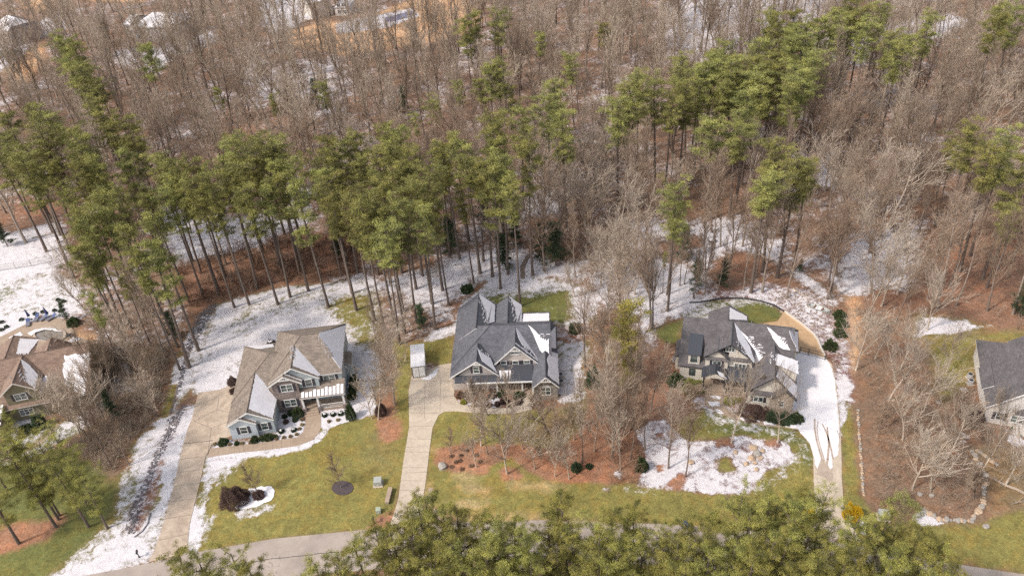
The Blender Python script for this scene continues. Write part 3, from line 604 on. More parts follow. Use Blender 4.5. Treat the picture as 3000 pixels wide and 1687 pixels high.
# ---------------------------------------------------------------- houses
M_ugr_ = plain('vent_grey', (.3, .3, .3), .6, .1)
class House:
    def __init__(s, name, ox, oy, rot, label, cat='house'):
        s.root = empty(name, (ox, oy, 0), R_(rot)); tag(s.root, label, cat)
        s.M = Matrix.Translation((ox, oy, 0)) @ Matrix.Rotation(R_(rot), 4, 'Z'); s.I = s.M.inverted()
        s.roofmb = MB(); s.wallmb = MB(); s.planes = {}; s.sn = 0
    def L(s, c, x, y, z): return s.I @ P(c, x, y, z)
    def hit(s, c, x, y, pl):
        a, b, d = [s.M @ Vector(q) for q in pl]; n = (b - a).cross(d - a); r = ray(c, x, y)
        t = (a - CAM).dot(n) / r.dot(n); return s.I @ (CAM + r * t)
    def onv(s, c, x, y, v): return s.hit(c, x, y, ((0, v, 0), (1, v, 0), (0, v, 1)))
    def onu(s, c, x, y, u): return s.hit(c, x, y, ((u, 0, 0), (u, 1, 0), (u, 0, 1)))
    def face(s, name, pts, th=.18):
        P3 = [Vector(p) for p in pts]; n = (P3[1] - P3[0]).cross(P3[2] - P3[0]); s.edges = getattr(s, 'edges', {})
        for i in range(len(pts)):
            k = tuple(sorted((tuple(round(c, 2) for c in pts[i]), tuple(round(c, 2) for c in pts[(i + 1) % len(pts)])))); s.edges[k] = s.edges.get(k, 0) + 1
        if n.z < 0: pts = pts[::-1]
        s.roofmb.prism(pts, th, 0, 1); s.planes[name] = [tuple(p) for p in pts[:3]]
    def gable(s, key, u0, uc, u1, v0, v1, ze, zr, ze1=None, ax='v', th=.18):
        """two slopes; ridge runs along v at u=uc from v0 to v1"""
        ze1 = ze if ze1 is None else ze1
        if ax == 'v':
            s.face(key + '_l', [(u0, v0, ze), (uc, v0, zr), (uc, v1, zr), (u0, v1, ze)], th)
            s.face(key + '_r', [(uc, v0, zr), (u1, v0, ze1), (u1, v1, ze1), (uc, v1, zr)], th)
        else:
            s.face(key + '_l', [(v0, u0, ze), (v1, u0, ze), (v1, uc, zr), (v0, uc, zr)], th)
            s.face(key + '_r', [(v0, uc, zr), (v1, uc, zr), (v1, u1, ze1), (v0, u1, ze1)], th)
    def rakes(s, u0, uc, u1, v, ze, zr, ze1=None, w=.22):
        """white rake boards on the front of a gable at v"""
        ze1 = ze if ze1 is None else ze1; mb = MB()
        for a, b in (((u0, ze), (uc, zr)), ((uc, zr), (u1, ze1))):
            mb.prism([(a[0], v - .05, a[1] + .02), (b[0], v - .05, b[1] + .02), (b[0], v - .05, b[1] - w), (a[0], v - .05, a[1] - w)], 0, 0, off=(0, .07, 0))
        mb.build('rake_board', s.trim, s.root)
    def truss(s, uc, v, zr, slope, w=1.1):
        mb = MB(); h = w * slope
        mb.box(uc - w, v - .1, zr - h - .25, uc + w, v + .0, zr - h - .1)
        mb.tube((uc, v - .05, zr - h - .2), (uc, v - .05, zr - .1), .06, n=4)
        for q in (-1, 1): mb.tube((uc + q * w * .15, v - .05, zr - h - .15), (uc + q * w * .55, v - .05, zr - h * .5 - .1), .05, n=4)
        mb.build('gable_truss', s.trim, s.root)
    def gwall(s, u0, uc, u1, v0, v1, zb, zr, ze=None, mat=None, name='gable_wall'):
        """wall under a gable: from zb up to the slopes (less .2), v0..v1"""
        ze = zb if ze is None else ze; mb = MB()
        pts = [(u0, v0, zb), (u1, v0, zb), (u1, v0, ze), (uc, v0, zr), (u0, v0, ze)] if ze > zb + .01 else [(u0, v0, zb), (u1, v0, zb), (uc, v0, zr)]
        mb.prism(pts, 0, 0, off=(0, v1 - v0, 0)); mb.build(name, mat or s.siding, s.root)
    def wbox(s, u0, v0, z0, u1, v1, z1, mat=None, name='wall'):
        mb = MB(); mb.box(u0, v0, z0, u1, v1, z1); mb.build(name, mat or s.siding, s.root)
    def window(s, c, x, y, v, w, h, shut=False, grid=(2, 2), side='S', arch=False, uz=None, frame=None, sc=None):
        frame = frame or M_white
        if uz: u, z = uz
        else:
            q = s.onv(c, x, y, v) if side == 'S' else s.onu(c, x, y, v); u, z = (q.x if side == 'S' else q.y), q.z
        T = (lambda a, d, b: (a, v - d, b)) if side == 'S' else (lambda a, d, b: (v + d, a, b))
        sg = 1
        def bx(mb, a0, d0, b0, a1, d1, b1):
            p = T(a0, d0, b0); q = T(a1, d1, b1)
            mb.box(min(p[0], q[0]), min(p[1], q[1]), min(p[2], q[2]), max(p[0], q[0]), max(p[1], q[1]), max(p[2], q[2]))
        x0, x1, z0, z1 = u - w / 2, u + w / 2, z - h / 2, z + h / 2
        f = MB(); t = .09
        bx(f, x0 - t, -.02, z0 - t - .04, x1 + t, .07, z0); bx(f, x0 - t, -.02, z1, x1 + t, .07, z1 + t + .02)
        bx(f, x0 - t, -.02, z0, x0, .065, z1); bx(f, x1, -.02, z0, x1 + t, .065, z1)
        for k in range(1, grid[0]): a = x0 + w * k / grid[0]; bx(f, a - .05, -.02, z0, a + .05, .055, z1)
        for k in range(1, grid[1]): b = z0 + h * k / grid[1]; bx(f, x0, -.02, b - .025, x1, .045, b + .025)
        if arch:
            for k in range(8):
                a0 = math.pi * k / 8; a1 = math.pi * (k + 1) / 8
                p = [T(u + math.cos(a) * w / 2, .06, z1 + .06 + math.sin(a) * .35) for a in (a0, a1)]
                f.tube(p[0], p[1], .05, n=4)
        fo = f.build('window', frame, s.root)
        g = MB(); bx(g, x0, -.02, z0, x1, .02, z1)
        g.build('pane', M_glass, fo)
        if arch:
            g = MB(); n = 10; pts = [T(u + math.cos(math.pi * k / n) * w / 2, .02, z1 + .05 + math.sin(math.pi * k / n) * .33) for k in range(n + 1)]
            o = Vector(T(0, 0, 0)) - Vector(T(0, .03, 0)); g.prism(pts, 0, off=o); g.build('pane', M_glass, fo)
        if shut:
            for q in (-1, 1):
                m_ = MB(); a = u + q * (w / 2 + t + .24)
                if shut == 'R' and q < 0: continue
                bx(m_, a - .2, -.02, z0 - .05, a + .2, .05, z1 + .05); m_.build('shutter', M_shut, s.root)
        return u, z
    def snow(s, c, pts, plane, dz=.05, step=.35, amp=.12, seed=1, teeth=None, lift=.03):
        pl = s.planes[plane] if isinstance(plane, str) else plane
        w = [s.hit(c, x, y, pl) for x, y in pts]
        r = random.Random(seed + len(pts)); o = []; dash = []
        for i in range(len(w)):
            a, b = w[i], w[(i + 1) % len(w)]; L = (b - a).length
            if teeth and i in teeth:
                n = max(2, int(L / .32)); d = (b - a).normalized()
                cen = sum(w, Vector()) / len(w); inn = cen - (a + b) / 2; inn -= d * inn.dot(d); inn.normalize()
                for k in range(n * 2):
                    if r.random() < .45: dash.append((a.lerp(b, k / n / 2) - inn * r.uniform(.05, .9) * (1 if teeth[i] > .35 else .6), r.uniform(.12, .4)))
                for k in range(n):
                    o.append(a.lerp(b, k / n) - inn * r.uniform(0, .25)); o.append(a.lerp(b, (k + .5) / n) + inn * r.uniform(.3, teeth[i]))
            else:
                n = max(1, int(L / step))
                for k in range(n):
                    t = a.lerp(b, k / n)
                    if k: 
                        d = (b - a).normalized(); t = t + (w[(i + 2) % len(w)] - b).normalized() * r.uniform(-amp * .3, amp)
                    o.append(t)
        a, b, d = [Vector(q) for q in pl]; n = (b - a).cross(d - a).normalized()
        if n.z < 0: n = -n
        # keep all points on the plane
        o = [p - n * (p - a).dot(n) + n * (lift + dz) for p in o]
        t = sum(((o[i] - a).cross(o[(i + 1) % len(o)] - a)).dot(n) for i in range(len(o)))
        if t < 0: o.reverse()
        mb = MB(); mb.prism(o, 0, off=tuple(-n * dz)); hd = Vector((0, 0, 1)).cross(n).normalized(); dn = n.cross(hd)
        for c, L in dash:
            c = c - n * (c - a).dot(n) + n * (lift + dz * .6); q = [c - hd * L - dn * .045, c + hd * L - dn * .045, c + hd * L * .8 + dn * .045, c - hd * L * .8 + dn * .045]
            if (q[1] - q[0]).cross(q[2] - q[0]).dot(n) < 0: q.reverse()
            mb.prism(q, 0, off=tuple(-n * .03))
        mb.build('roof_snow', M_snow, s.root)
    def done(s, roofm, trim):
        o = s.roofmb.build('roof', [roofm, trim], s.root); mb = MB()
        for (a, b), n in s.edges.items():
            if n > 1: mb.tube(Vector(a) + Vector((0, 0, .0)), Vector(b), .075, n=6)
        c = roofm.name; mb.build('ridge_cap', plain('cap_' + c, {'brown_shingles': (.15, .12, .10), 'rust_shingles': (.14, .10, .08)}.get(c, (.075, .075, .085)), .95, .2), s.root)
        r = random.Random(len(s.edges)); ks = [k for k in s.planes if not k.startswith(('porch', 'pent', 'rp', 'd1', 'chase'))][:5]
        for k in ks[:3]:
            a, b, d = [Vector(q) for q in s.planes[k]]; p = a * .34 + b * .33 + d * .33; mb = MB(); mb.tube(p - Vector((0, 0, .1)), p + Vector((0, 0, .38)), .07, n=7); mb.build('vent_pipe', M_ugr_, s.root)
        return o
    def post(s, u, v, z0, z1, w=.14, base=None):
        mb = MB(); mb.box(u - w, v - w, z0, u + w, v + w, z1); o = mb.build('post', s.trim, s.root)
        if base:
            mb = MB(); mb.box(u - w - .16, v - w - .16, 0, u + w + .16, v + w + .16, base); mb.build('pier', s.stone, s.root)

M_rt = roof_mat('brown_shingles', (.215, .176, .146)); M_rg = roof_mat('slate_shingles', (.112, .113, .132)); M_rd = roof_mat('charcoal_shingles', (.118, .108, .113))
M_rr = roof_mat('rust_shingles', (.225, .155, .12)); M_sb = siding_mat('blue_siding', (.40, .45, .475)); M_sbv = siding_mat('blue_batten', (.50, .555, .60), True)
M_sg = siding_mat('grey_siding', (.40, .365, .355)); M_sgl = siding_mat('pale_siding', (.56, .50, .46)); M_sc = siding_mat('cream_siding', (.66, .61, .54), True)
M_so = siding_mat('olive_siding', (.20, .175, .11)); M_sw = siding_mat('white_siding', (.74, .71, .68))
M_st1 = stone_mat('purple_stone', (.16, .125, .12), (.32, .26, .24), (.27, .22, .20)); M_st2 = stone_mat('grey_stone', (.13, .12, .11), (.36, .33, .29), (.2, .18, .17))
M_st3 = stone_mat('buff_stone', (.30, .24, .19), (.52, .43, .35), (.36, .30, .25)); M_seam = seam_mat('dark_seam_metal', (.07, .075, .09))

# ---- house 1: grey-blue, brown shingle roof
H = House('suburban_house', -45.9, 93.4, 4.4, 'blue-grey two storey house with brown shingle roof and stone front bay'); H1 = H
H.siding = M_sb; H.trim = M_white; H.stone = M_st1
H.wbox(.1, .45, 0, 6.95, 9, 3.02); H.wbox(.1, 9, 0, 11, 19.3, 3.02)
H.wbox(.12, .05, 0, 4.25, .449, 3.0, M_sbv)
H.wbox(6.95, 6.5, 0, 17.8, 8.99, 5.84); H.wbox(11, 8.99, 0, 17.8, 18.7, 5.84); H.wbox(6.9, 9.0, 3.02, 11, 18.7, 5.84)
H.wbox(6.9, 4.9, 0, 10.95, 6.5, 5.84, M_st1, 'stone_wall'); H.wbox(10.95, 5.7, 3.9, 14.2, 6.5, 5.84)
H.gable('bump', -.15, 2.15, 4.5, -.25, 2.2, 3.06, 4.38); H.gwall(.12, 2.15, 4.25, .0, .3, 3.0, 4.15, mat=M_sbv)
H.gable('wing', -.15, 3.5, 7.2, .1, 10.6, 3.08, 5.2); H.gwall(.12, 3.5, 6.95, .4, .7, 3.02, 4.95)
H.face('lb_l', [(-.15, 19.7, 3.1), (-.15, 5.1, 3.1), (5.9, 12.4, 6.6)]); H.face('lb_f', [(-.15, 5.1, 3.1), (9.5, 5.1, 3.1), (9.5, 12.4, 6.6), (5.9, 12.4, 6.6)])
H.face('lb_b', [(-.15, 19.7, 3.1), (5.9, 12.4, 6.6), (9.5, 12.4, 6.6), (9.5, 19.7, 3.1)])
H.face('m_f', [(6.4, 6.1, 5.95), (18.1, 6.1, 5.95), (14.6, 12.5, 9.45), (11.6, 12.5, 9.45)]); H.face('m_r', [(18.1, 6.1, 5.95), (18.1, 19, 5.95), (14.6, 12.5, 9.45)])
H.face('m_b', [(6.4, 19, 5.95), (11.6, 12.5, 9.45), (14.6, 12.5, 9.45), (18.1, 19, 5.95)]); H.face('m_l', [(6.4, 19, 5.95), (6.4, 6.1, 5.95), (11.6, 12.5, 9.45)])
H.gable('g1', 6.4, 10.5, 14.5, 5.35, 11.4, 5.96, 8.62); H.gwall(6.9, 10.5, 14.2, 5.75, 6.1, 5.84, 8.3)
H.gable('g2', 6.38, 9.15, 11.75, 4.6, 7.5, 5.94, 7.7, 6.02); H.gwall(6.9, 9.15, 11.2, 4.92, 5.2, 5.84, 7.4, mat=M_st1)
for a in ((-.15, 2.15, 4.5, -.25, 3.06, 4.38), (-.15, 3.5, 7.2, .1, 3.08, 5.2), (6.4, 10.5, 14.5, 5.35, 5.96, 8.62), (6.38, 9.15, 11.75, 4.6, 5.94, 7.7)): H.rakes(*a)
H.truss(9.15, 4.62, 7.7, .65, .9)
H.face('porch', [(10.9, 3.9, 3.25), (18.15, 3.9, 3.25), (18.15, 6.5, 4.35), (10.9, 6.5, 4.35)], .14)
H.wbox(17.8, 10.6, 0, 18.9, 13.4, 3.6); H.face('chase', [(17.7, 10.4, 4.3), (19.05, 10.4, 3.75), (19.05, 13.6, 3.75), (17.7, 13.6, 4.3)], .12)
H.done(M_rt, M_white)
H.wbox(10.96, 4.1, 0, 17.9, 6.49, .42, M_tan, 'porch_floor')
H.wbox(11.1, 3.6, 0, 13.4, 4.09, .28, M_tan, 'porch_step'); H.wbox(11.1, 3.2, 0, 13.4, 3.59, .14, M_tan, 'porch_step')
for u in (11.2, 13.6, 17.7): H.post(u, 4.25, .42, 3.15, .15, 1.0)
H.wbox(11.0, 6.3, .42, 12.6, 6.499, .43, M_tan, 'doormat')
mb = MB(); mb.box(12.0, 6.42, .45, 13.2, 6.49, 2.5); mb.build('front_door', M_dark, H.root)
mb = MB(); mb.box(13.6, 4.15, 1.25, 17.5, 4.22, 1.32); mb.box(13.6, 4.15, .5, 17.5, 4.22, .56)
for k in range(20): mb.box(13.75 + k * .195, 4.16, .56, 13.79 + k * .195, 4.2, 1.25)
mb.build('railing', M_white, H.root)
H.window('1', 1132, 900, 4.9, 1.75, 1.35, True); H.window('1', 1095, 762, 4.9, 1.75, 1.35, True)
H.window('1', 1302, 710, 5.7, .95, 1.3, True, (1, 2)); H.window('1', 1497, 668, 6.5, 1.75, 1.3, True)
H.window('1', 690, 1158, .05, 1.0, 1.35, True, (1, 2)); H.window('1', 887, 1120, .45, .95, 1.35, True, (1, 2))
mb = MB(); q = H.onv('1', 660, 1058, .0); mb.tube((q.x, .0, q.z), (q.x, -.06, q.z), .18, n=12); mb.build('round_vent', M_white, H.root)
H.snow('1', [(735, 960), (800, 620), (850, 660), (925, 780), (1000, 870), (965, 1050)], 'wing_r', teeth={})
H.snow('1', [(1150, 552), (1155, 500), (1178, 362), (1290, 490), (1400, 615), (1460, 600), (1540, 608), (1392, 650)], 'g1_r', teeth={1: .7})
H.snow('1', [(1648, 172), (1612, 600), (1520, 470), (1450, 350), (1395, 285), (1400, 240)], 'm_r', teeth={2: .9, 3: .9})
for k in range(11):
    t0, t1 = k / 11 + .012, (k + 1) / 11 - .012; f = lambda t, b: (1228 + 407 * t, (805 - 95 * t + (10 if k % 3 else 0)) if b else (856 - 46 * t))
    H.snow('1', [f(t0, 0), f(t0, 1), f((t0 + t1) / 2, 1), f(t1, 1), f(t1, 0)], 'porch', step=9, dz=.06)
H.snow('1', [(715, 368), (965, 348), (978, 372), (870, 392), (800, 390)], 'lb_b'); H.snow('1', [(1665, 348), (1702, 350), (1700, 410), (1665, 408)], 'chase')
H.snow('1', [(1075, 628), (1080, 640), (1235, 700), (1235, 685)], 'g2_r'); H.snow('1', [(655, 1020), (665, 1036), (800, 1082), (805, 1070)], 'bump_r')

# ---- house 2: slate roof, two rear gables
H = House('suburban_house', -11.1, 98.0, -3.5, 'large grey house with slate coloured roof, two tall rear gables and a stone wing'); H2 = H
H.siding = M_sgl; H.trim = M_white; H.stone = M_st2
H.wbox(0, 3.2, 0, 7.2, 21.1, 3.0); H.wbox(7.2, 5.4, 0, 16.3, 19, 3.0, M_sgl); H.wbox(7.2, 19, 0, 11.2, 21.1, 3.0)
H.wbox(16.3, 5.4, 0, 17.2, 15.4, 2.95); H.wbox(13.5, .1, 0, 17.2, 5.39, 3.0, M_st2, 'stone_wall')
H.face('f', [(-.3, 4.4, 3.1), (16.5, 4.4, 3.1), (16.4, 9.95, 8.0), (6.4, 9.95, 8.0)]); H.face('b', [(6.4, 9.95, 8.0), (16.4, 9.95, 8.0), (16.4, 17, 3.1), (6.4, 17, 3.1)]); H.face('bt', [(6.4, 9.95, 8.0), (6.4, 12.4, 6.05), (3.8, 12.4, 6.1)])
H.face('l', [(-.3, 4.4, 3.1), (6.4, 9.95, 8.0), (3.8, 12.4, 6.1), (-.3, 12.4, 3.1)])
H.gable('ra', -.28, 3.8, 6.8, 11.5, 21.4, 3.08, 6.35, 3.85); H.gable('rb', 6.8, 9.05, 11.4, 11.5, 21.4, 3.8, 5.5, 3.5)
H.gwall(0, 3.8, 6.7, 20.9, 21.1, 3.0, 6.1, 3.01); H.gwall(6.9, 9.05, 11.2, 20.9, 21.1, 3.0, 5.25, 3.3)
H.gable('low', -.28, 4.35, 7.9, 2.7, 7.5, 3.08, 6.42, 3.2); H.gwall(.9, 4.35, 7.5, 3.0, 3.3, 3.0, 6.1, mat=M_sg)
H.gable('big', 6.5, 10.6, 14.8, 4.6, 9.9, 3.5, 7.75, 3.4); H.gwall(7.1, 10.6, 14.3, 5.0, 5.8, 3.0, 7.4, 3.7, mat=M_sgl)
mb = MB(); mb.prism([(9.0, 4.97, 5.95), (12.2, 4.97, 5.95), (10.6, 4.97, 7.4)], 0, off=(0, .06, 0)); mb.build('gable_shingles', M_sg, H.root)
mb = MB(); mb.box(8.8, 4.93, 5.8, 12.4, 4.999, 5.95); mb.build('trim_band', M_white, H.root)
H.gable('st', 13.2, 15.4, 17.5, -.35, 6.2, 3.1, 5.3); H.gwall(13.5, 15.4, 17.2, .1, .4, 3.0, 5.0, mat=M_st2)
H.face('east', [(16.2, 6, 4.5), (17.45, 6, 3.05), (17.45, 15.6, 3.05), (16.2, 15.6, 4.5)])
H.face('rp', [(11.3, 16.2, 3.45), (16.4, 16.2, 3.45), (16.4, 19.6, 3.05), (11.3, 19.6, 3.05)], .14)
for a in ((-.28, 4.35, 7.9, 2.7, 3.08, 6.42, 3.2), (6.5, 10.6, 14.8, 4.6, 3.5, 7.75, 3.4), (13.2, 15.4, 17.5, -.35, 3.1, 5.3)): H.rakes(*a)
H.truss(10.6, 4.62, 7.75, 1.0, .8); H.truss(15.4, -.33, 5.3, 1.0, .8); H.truss(4.35, 2.72, 6.4, .9, .55)
H.done(M_rg, M_white)
mb = MB(); mb.prism([(.6, 1.6, 2.95), (13.3, 1.35, 2.95), (13.3, 5.02, 3.55), (7.7, 5.02, 3.55), (7.7, 3.05, 3.3), (.6, 3.05, 3.3)], .1); mb.build('porch_roof', M_seam, H.root)
mb = MB(); mb.box(2.6, 1.32, 2.78, 13.3, 1.5, 2.98); mb.build('fascia', M_white, H.root)
H.wbox(7.3, 1.7, 0, 13.45, 5.38, .35, M_tan, 'porch_floor'); H.wbox(11.3, 1.1, 0, 13.3, 1.69, .2, M_conc2, 'porch_step')
for u in (7.4, 11.5, 13.2): H.post(u, 1.85, .35, 2.85, .13)
for u in (2.7,): H.post(u, 1.75, 0, 2.85, .1)
mb = MB(); mb.box(12.0, 5.3, .35, 13.0, 5.38, 2.45); mb.build('front_door', M_wood, H.root)
H.window('2', 1045, 870, 5.0, .85, 1.2, True, (1, 2)); H.window('2', 1168, 866, 5.0, .85, 1.2, True, (1, 2)); H.window('2', 1285, 862, 5.0, .85, 1.2, True, (1, 2))
H.window('2', 1160, 757, 4.97, 1.3, .5, False, (2, 1)); H.window('2', 760, 930, 3.0, .85, 1.25, True, (1, 2))
H.window('2', 1480, 1148, .1, 1.45, 1.5, False, (2, 2), arch=True)
H.window('2', 825, 1090, 3.2, 1.7, 1.3, False, (3, 1), uz=(5.3, 1.7)); H.window('2', 715, 1090, 3.2, .9, 1.3, False, (1, 2), uz=(3.3, 1.7)); H.window('2', 1, 1, 5.4, 1.7, 1.2, False, (2, 1), uz=(9.4, 1.6))
H.snow('2', [(790, 145), (955, 262), (948, 438), (870, 452), (860, 340), (800, 200)], 'ra_r', teeth={3: .5, 4: .5})
H.snow('2', [(1100, 172), (1228, 262), (1232, 436), (1185, 438), (1160, 300), (1110, 190)], 'rb_r', teeth={3: .4, 4: .4})
H.snow('2', [(1242, 350), (1515, 345), (1518, 440), (1236, 440)], 'rp')
H.snow('2', [(1165, 490), (1205, 520), (1280, 640), (1370, 770), (1440, 840), (1425, 855), (1330, 740), (1240, 680), (1195, 600)], 'big_r', teeth={6: .3})
H.snow('2', [(1295, 462), (1345, 500), (1420, 580), (1500, 620), (1512, 600), (1516, 765), (1480, 800), (1420, 730), (1390, 660), (1350, 560)], 'f', teeth={2: .4})
H.snow('2', [(1580, 480), (1585, 708), (1528, 705), (1524, 540)], 'east'); H.snow('2', [(1490, 820), (1530, 740), (1602, 765), (1618, 1080), (1500, 990), (1510, 900)], 'st_r')
H.snow('2', [(768, 700), (800, 740), (900, 800), (925, 860), (975, 960), (900, 900), (820, 845)], 'low_r', teeth={1: .3})
H.snow('2', [(1162, 662), (1425, 862), (1432, 852), (1165, 650)], 'big_r'); 
for k, (x, w_) in enumerate(((1015, 18), (1045, 20), (1078, 16), (1110, 12))):
    H.snow('2', [(x - w_, 938), (x + w_, 938), (x + w_ * .6, 990), (x, 1022), (x - w_ * .6, 990)], [(.6, 1.6, 2.97), (13.3, 1.35, 2.97), (13.3, 5.02, 3.57)], step=.6, amp=.04)

# ---- house 3: cream with charcoal roof
H = House('suburban_house', 26.3, 99.9, -17, 'cream house with charcoal shingle roof, metal dormer and several front gables'); H3 = H
H.siding = M_sc; H.trim = M_dark; H.stone = M_st3
H.wbox(0, 0, 0, 3.9, 12.6, 3.0); H.wbox(3.9, .3, 0, 10.9, 12.6, 3.0); H.wbox(10.9, -4.1, 0, 14.4, 12.6, 3.0); H.wbox(14.4, -5.0, 0, 17.5, 9, 3.0)
H.wbox(14.2, -5.06, 0, 17.52, -4.2, 3.0, M_st3, 'stone_wall')
H.wbox(3.9, .0, 3.0, 7.4, .9, 5.55); H.wbox(7.4, .35, 3.0, 11.1, .9, 5.55); H.wbox(14.8, 3.3, 3.0, 17.7, 8.2, 5.9)
H.face('f', [(-.4, -.3, 3.1), (17.2, -.3, 3.1), (17.2, 5.9, 8.5), (-.25, 5.9, 8.5)]); H.face('b', [(-.25, 5.9, 8.5), (16.2, 5.9, 8.5), (16.2, 12.9, 3.1), (-.4, 12.9, 3.1)])
H.gwall(0, 5.9, 12.6, 0, .3, 3.0, 8.2) if False else None
mb = MB(); mb.prism([(0.02, 0, 3.0), (0.02, 12.6, 3.0), (0.02, 5.95, 8.15)], 0, off=(.2, 0, 0)); mb.build('gable_wall', M_sc, H.root)
H.gable('g1', 3.6, 7.55, 11.45, -.25, 5.8, 5.6, 8.55); H.gwall(7.4, 7.55, 11.1, .35, .6, 5.55, 8.2)
H.gable('g2', 3.55, 5.7, 7.5, -.45, 2.5, 5.58, 7.2); H.gwall(3.95, 5.7, 7.4, -.05, .2, 5.55, 6.95)
H.gable('w', 10.5, 14.3, 18.0, -4.6, 4.6, 3.1, 6.55); H.gwall(10.9, 14.3, 17.6, -4.12, -3.8, 3.0, 6.25)
H.gable('ws', 14.3, 16.15, 18.02, -5.35, -2, 3.08, 4.85); H.gwall(14.5, 16.15, 17.5, -5.05, -4.7, 3.0, 4.6, mat=M_st3)
H.face('d1', [(14.3, -1.3, 6.6), (18.0, -1.3, 5.55), (18.0, 1.5, 5.45), (14.3, 1.5, 6.6)]); 
mb = MB(); mb.prism([(14.6, -1.15, 6.3), (17.75, -1.15, 3.3), (17.75, -1.15, 5.4)], 0, off=(0, 2.5, 0)); mb.build('dormer_wall', M_sc, H.root)
H.face('r_f', [(13, 3.0, 6.0), (18.05, 3.0, 6.0), (16.5, 5.8, 8.45), (13, 5.8, 8.45)]); H.face('r_r', [(18.05, 3.0, 6.0), (18.05, 8.5, 6.0), (16.5, 5.8, 8.45)]); H.face('r_b', [(13, 8.5, 6.0), (13, 5.8, 8.45), (16.5, 5.8, 8.45), (18.05, 8.5, 6.0)])
H.gable('rear', 3.6, 7.0, 10.3, 8, 14.9, 3.1, 5.0); H.wbox(4.0, 12.6, 0, 9.9, 14.6, 2.95)
H.face('bump', [(-1.1, 2.1, 2.9), (.2, 2.1, 3.6), (.2, 6.4, 3.6), (-1.1, 6.4, 2.9)]); H.wbox(-.9, 2.3, 0, -.001, 6.2, 2.8)
H.face('pent1', [(3.6, -.5, 5.35), (7.5, -.5, 5.35), (7.5, .1, 5.62), (3.6, .1, 5.62)], .08); H.face('pent2', [(7.5, -.1, 5.35), (11.4, -.1, 5.35), (11.4, .4, 5.62), (7.5, .4, 5.62)], .08)
H.face('pent3', [(10.5, -4.7, 2.95), (14.3, -4.7, 2.95), (14.3, -4.05, 3.3), (10.5, -4.05, 3.3)], .08)
H.rakes(3.6, 7.55, 11.45, -.25, 5.6, 8.55, w=.18); H.rakes(10.5, 14.3, 18.0, -4.6, 3.1, 6.55, w=.18); H.rakes(14.3, 16.15, 18.02, -5.35, 3.08, 4.85, w=.18)
H.done(M_rd, M_dark)
mb = MB(); mb.prism([(1.0, -.15, 5.55), (3.2, -.15, 5.55), (3.2, 3.95, 6.75), (1.0, 3.95, 6.75)], .12); mb.build('dormer_roof', M_seam, H.root)
H.wbox(1.2, .1, 3.3, 3.0, 3.2, 5.4, M_sc, 'dormer'); H.window('3', 448, 678, .1, 1.1, 1.45, False, (1, 1))
mb = MB(); mb.prism([(3.5, -2.5, 3.15), (5.55, -2.5, 4.3), (5.55, .3, 4.3), (3.5, .3, 3.15)], .1); mb.prism([(5.55, -2.5, 4.3), (7.6, -2.5, 3.15), (7.6, .3, 3.15), (5.55, .3, 4.3)], .1)
mb.prism([(7.6, -2.3, 2.95), (10.6, -2.3, 2.95), (10.6, .34, 3.7), (7.6, .34, 3.7)], .1); mb.build('porch_roof', M_seam, H.root)
H.gwall(3.8, 5.55, 7.3, -2.3, -2.15, 3.0, 4.05, name='portico_gable')
H.snow('3', [(680, 800), (730, 822), (775, 880), (700, 845)], [(5.55, -2.5, 4.32), (7.6, -2.5, 3.17), (7.6, .3, 3.17)], step=.8, amp=.02)
H.wbox(3.8, -2.4, 0, 10.7, .29, .4, M_tan, 'porch_floor'); H.wbox(4.2, -2.9, 0, 7.0, -2.41, .2, M_tan, 'porch_step')
for u in (3.95, 7.2, 10.4): H.post(u, -2.15, .4, 3.0, .12, .9)
mb = MB(); mb.box(5.0, .2, .4, 6.3, .28, 2.5); mb.build('front_door', M_wood, H.root)
H.window('3', 430, 805, 0, .8, 1.15, False, (1, 1), frame=M_dark); H.window('3', 675, 722, 0, 1.2, .9, True, (2, 1)); H.window('3', 905, 750, .35, 1.7, .95, 'R', (3, 1))
H.window('3', 808, 585, .35, 1.3, .75, False, (3, 1)); H.window('3', 1082, 1075, -4.1, 1.3, .95, True, (2, 1)); H.window('3', 1305, 1118, -5.06, .8, 1.1, False, (1, 2))
H.snow('3', [(800, 170), (972, 260), (972, 298), (795, 290)], 'rear_r')
H.snow('3', [(1045, 715), (1052, 752), (1120, 715), (1138, 670), (1085, 595), (1000, 480), (900, 380), (848, 322), (885, 440), (880, 500), (960, 590)], 'f', teeth={4: .5, 5: .5}, lift=.035) if False else None
H.snow('3', [(848, 324), (905, 400), (1000, 560), (1045, 700), (1038, 715), (960, 620), (885, 500)], 'g1_r', teeth={5: .4})
H.snow('3', [(905, 395), (985, 470), (1080, 580), (1138, 672), (1118, 720), (1058, 755), (1048, 700), (1000, 560)], 'f', teeth={1: .5, 2: .4})
H.snow('3', [(1168, 362), (1210, 385), (1300, 470), (1370, 530), (1400, 592), (1330, 582), (1290, 560), (1230, 480)], 'r_f', teeth={2: .3})
H.snow('3', [(1385, 402), (1472, 408), (1476, 598), (1440, 540), (1405, 470)], 'r_r', teeth={2: .3})
H.snow('3', [(1258, 622), (1478, 700), (1480, 830), (1255, 735)], 'd1', teeth={3: .5}); H.snow('3', [(1290, 770), (1445, 925), (1460, 940), (1460, 1070), (1345, 950), (1260, 850)], 'w_r')
mb = MB()
for k in range(5): mb.box(7.3 + k * .0, -2.36, .5, 7.32, -2.3, 1.3) if k == 0 else mb.box(7.3 + k * .6, -2.36, .4, 7.34 + k * .6, -2.32, 1.25)
mb.box(7.3, -2.36, 1.22, 10.4, -2.3, 1.28); mb.build('railing', M_dark, H.root)

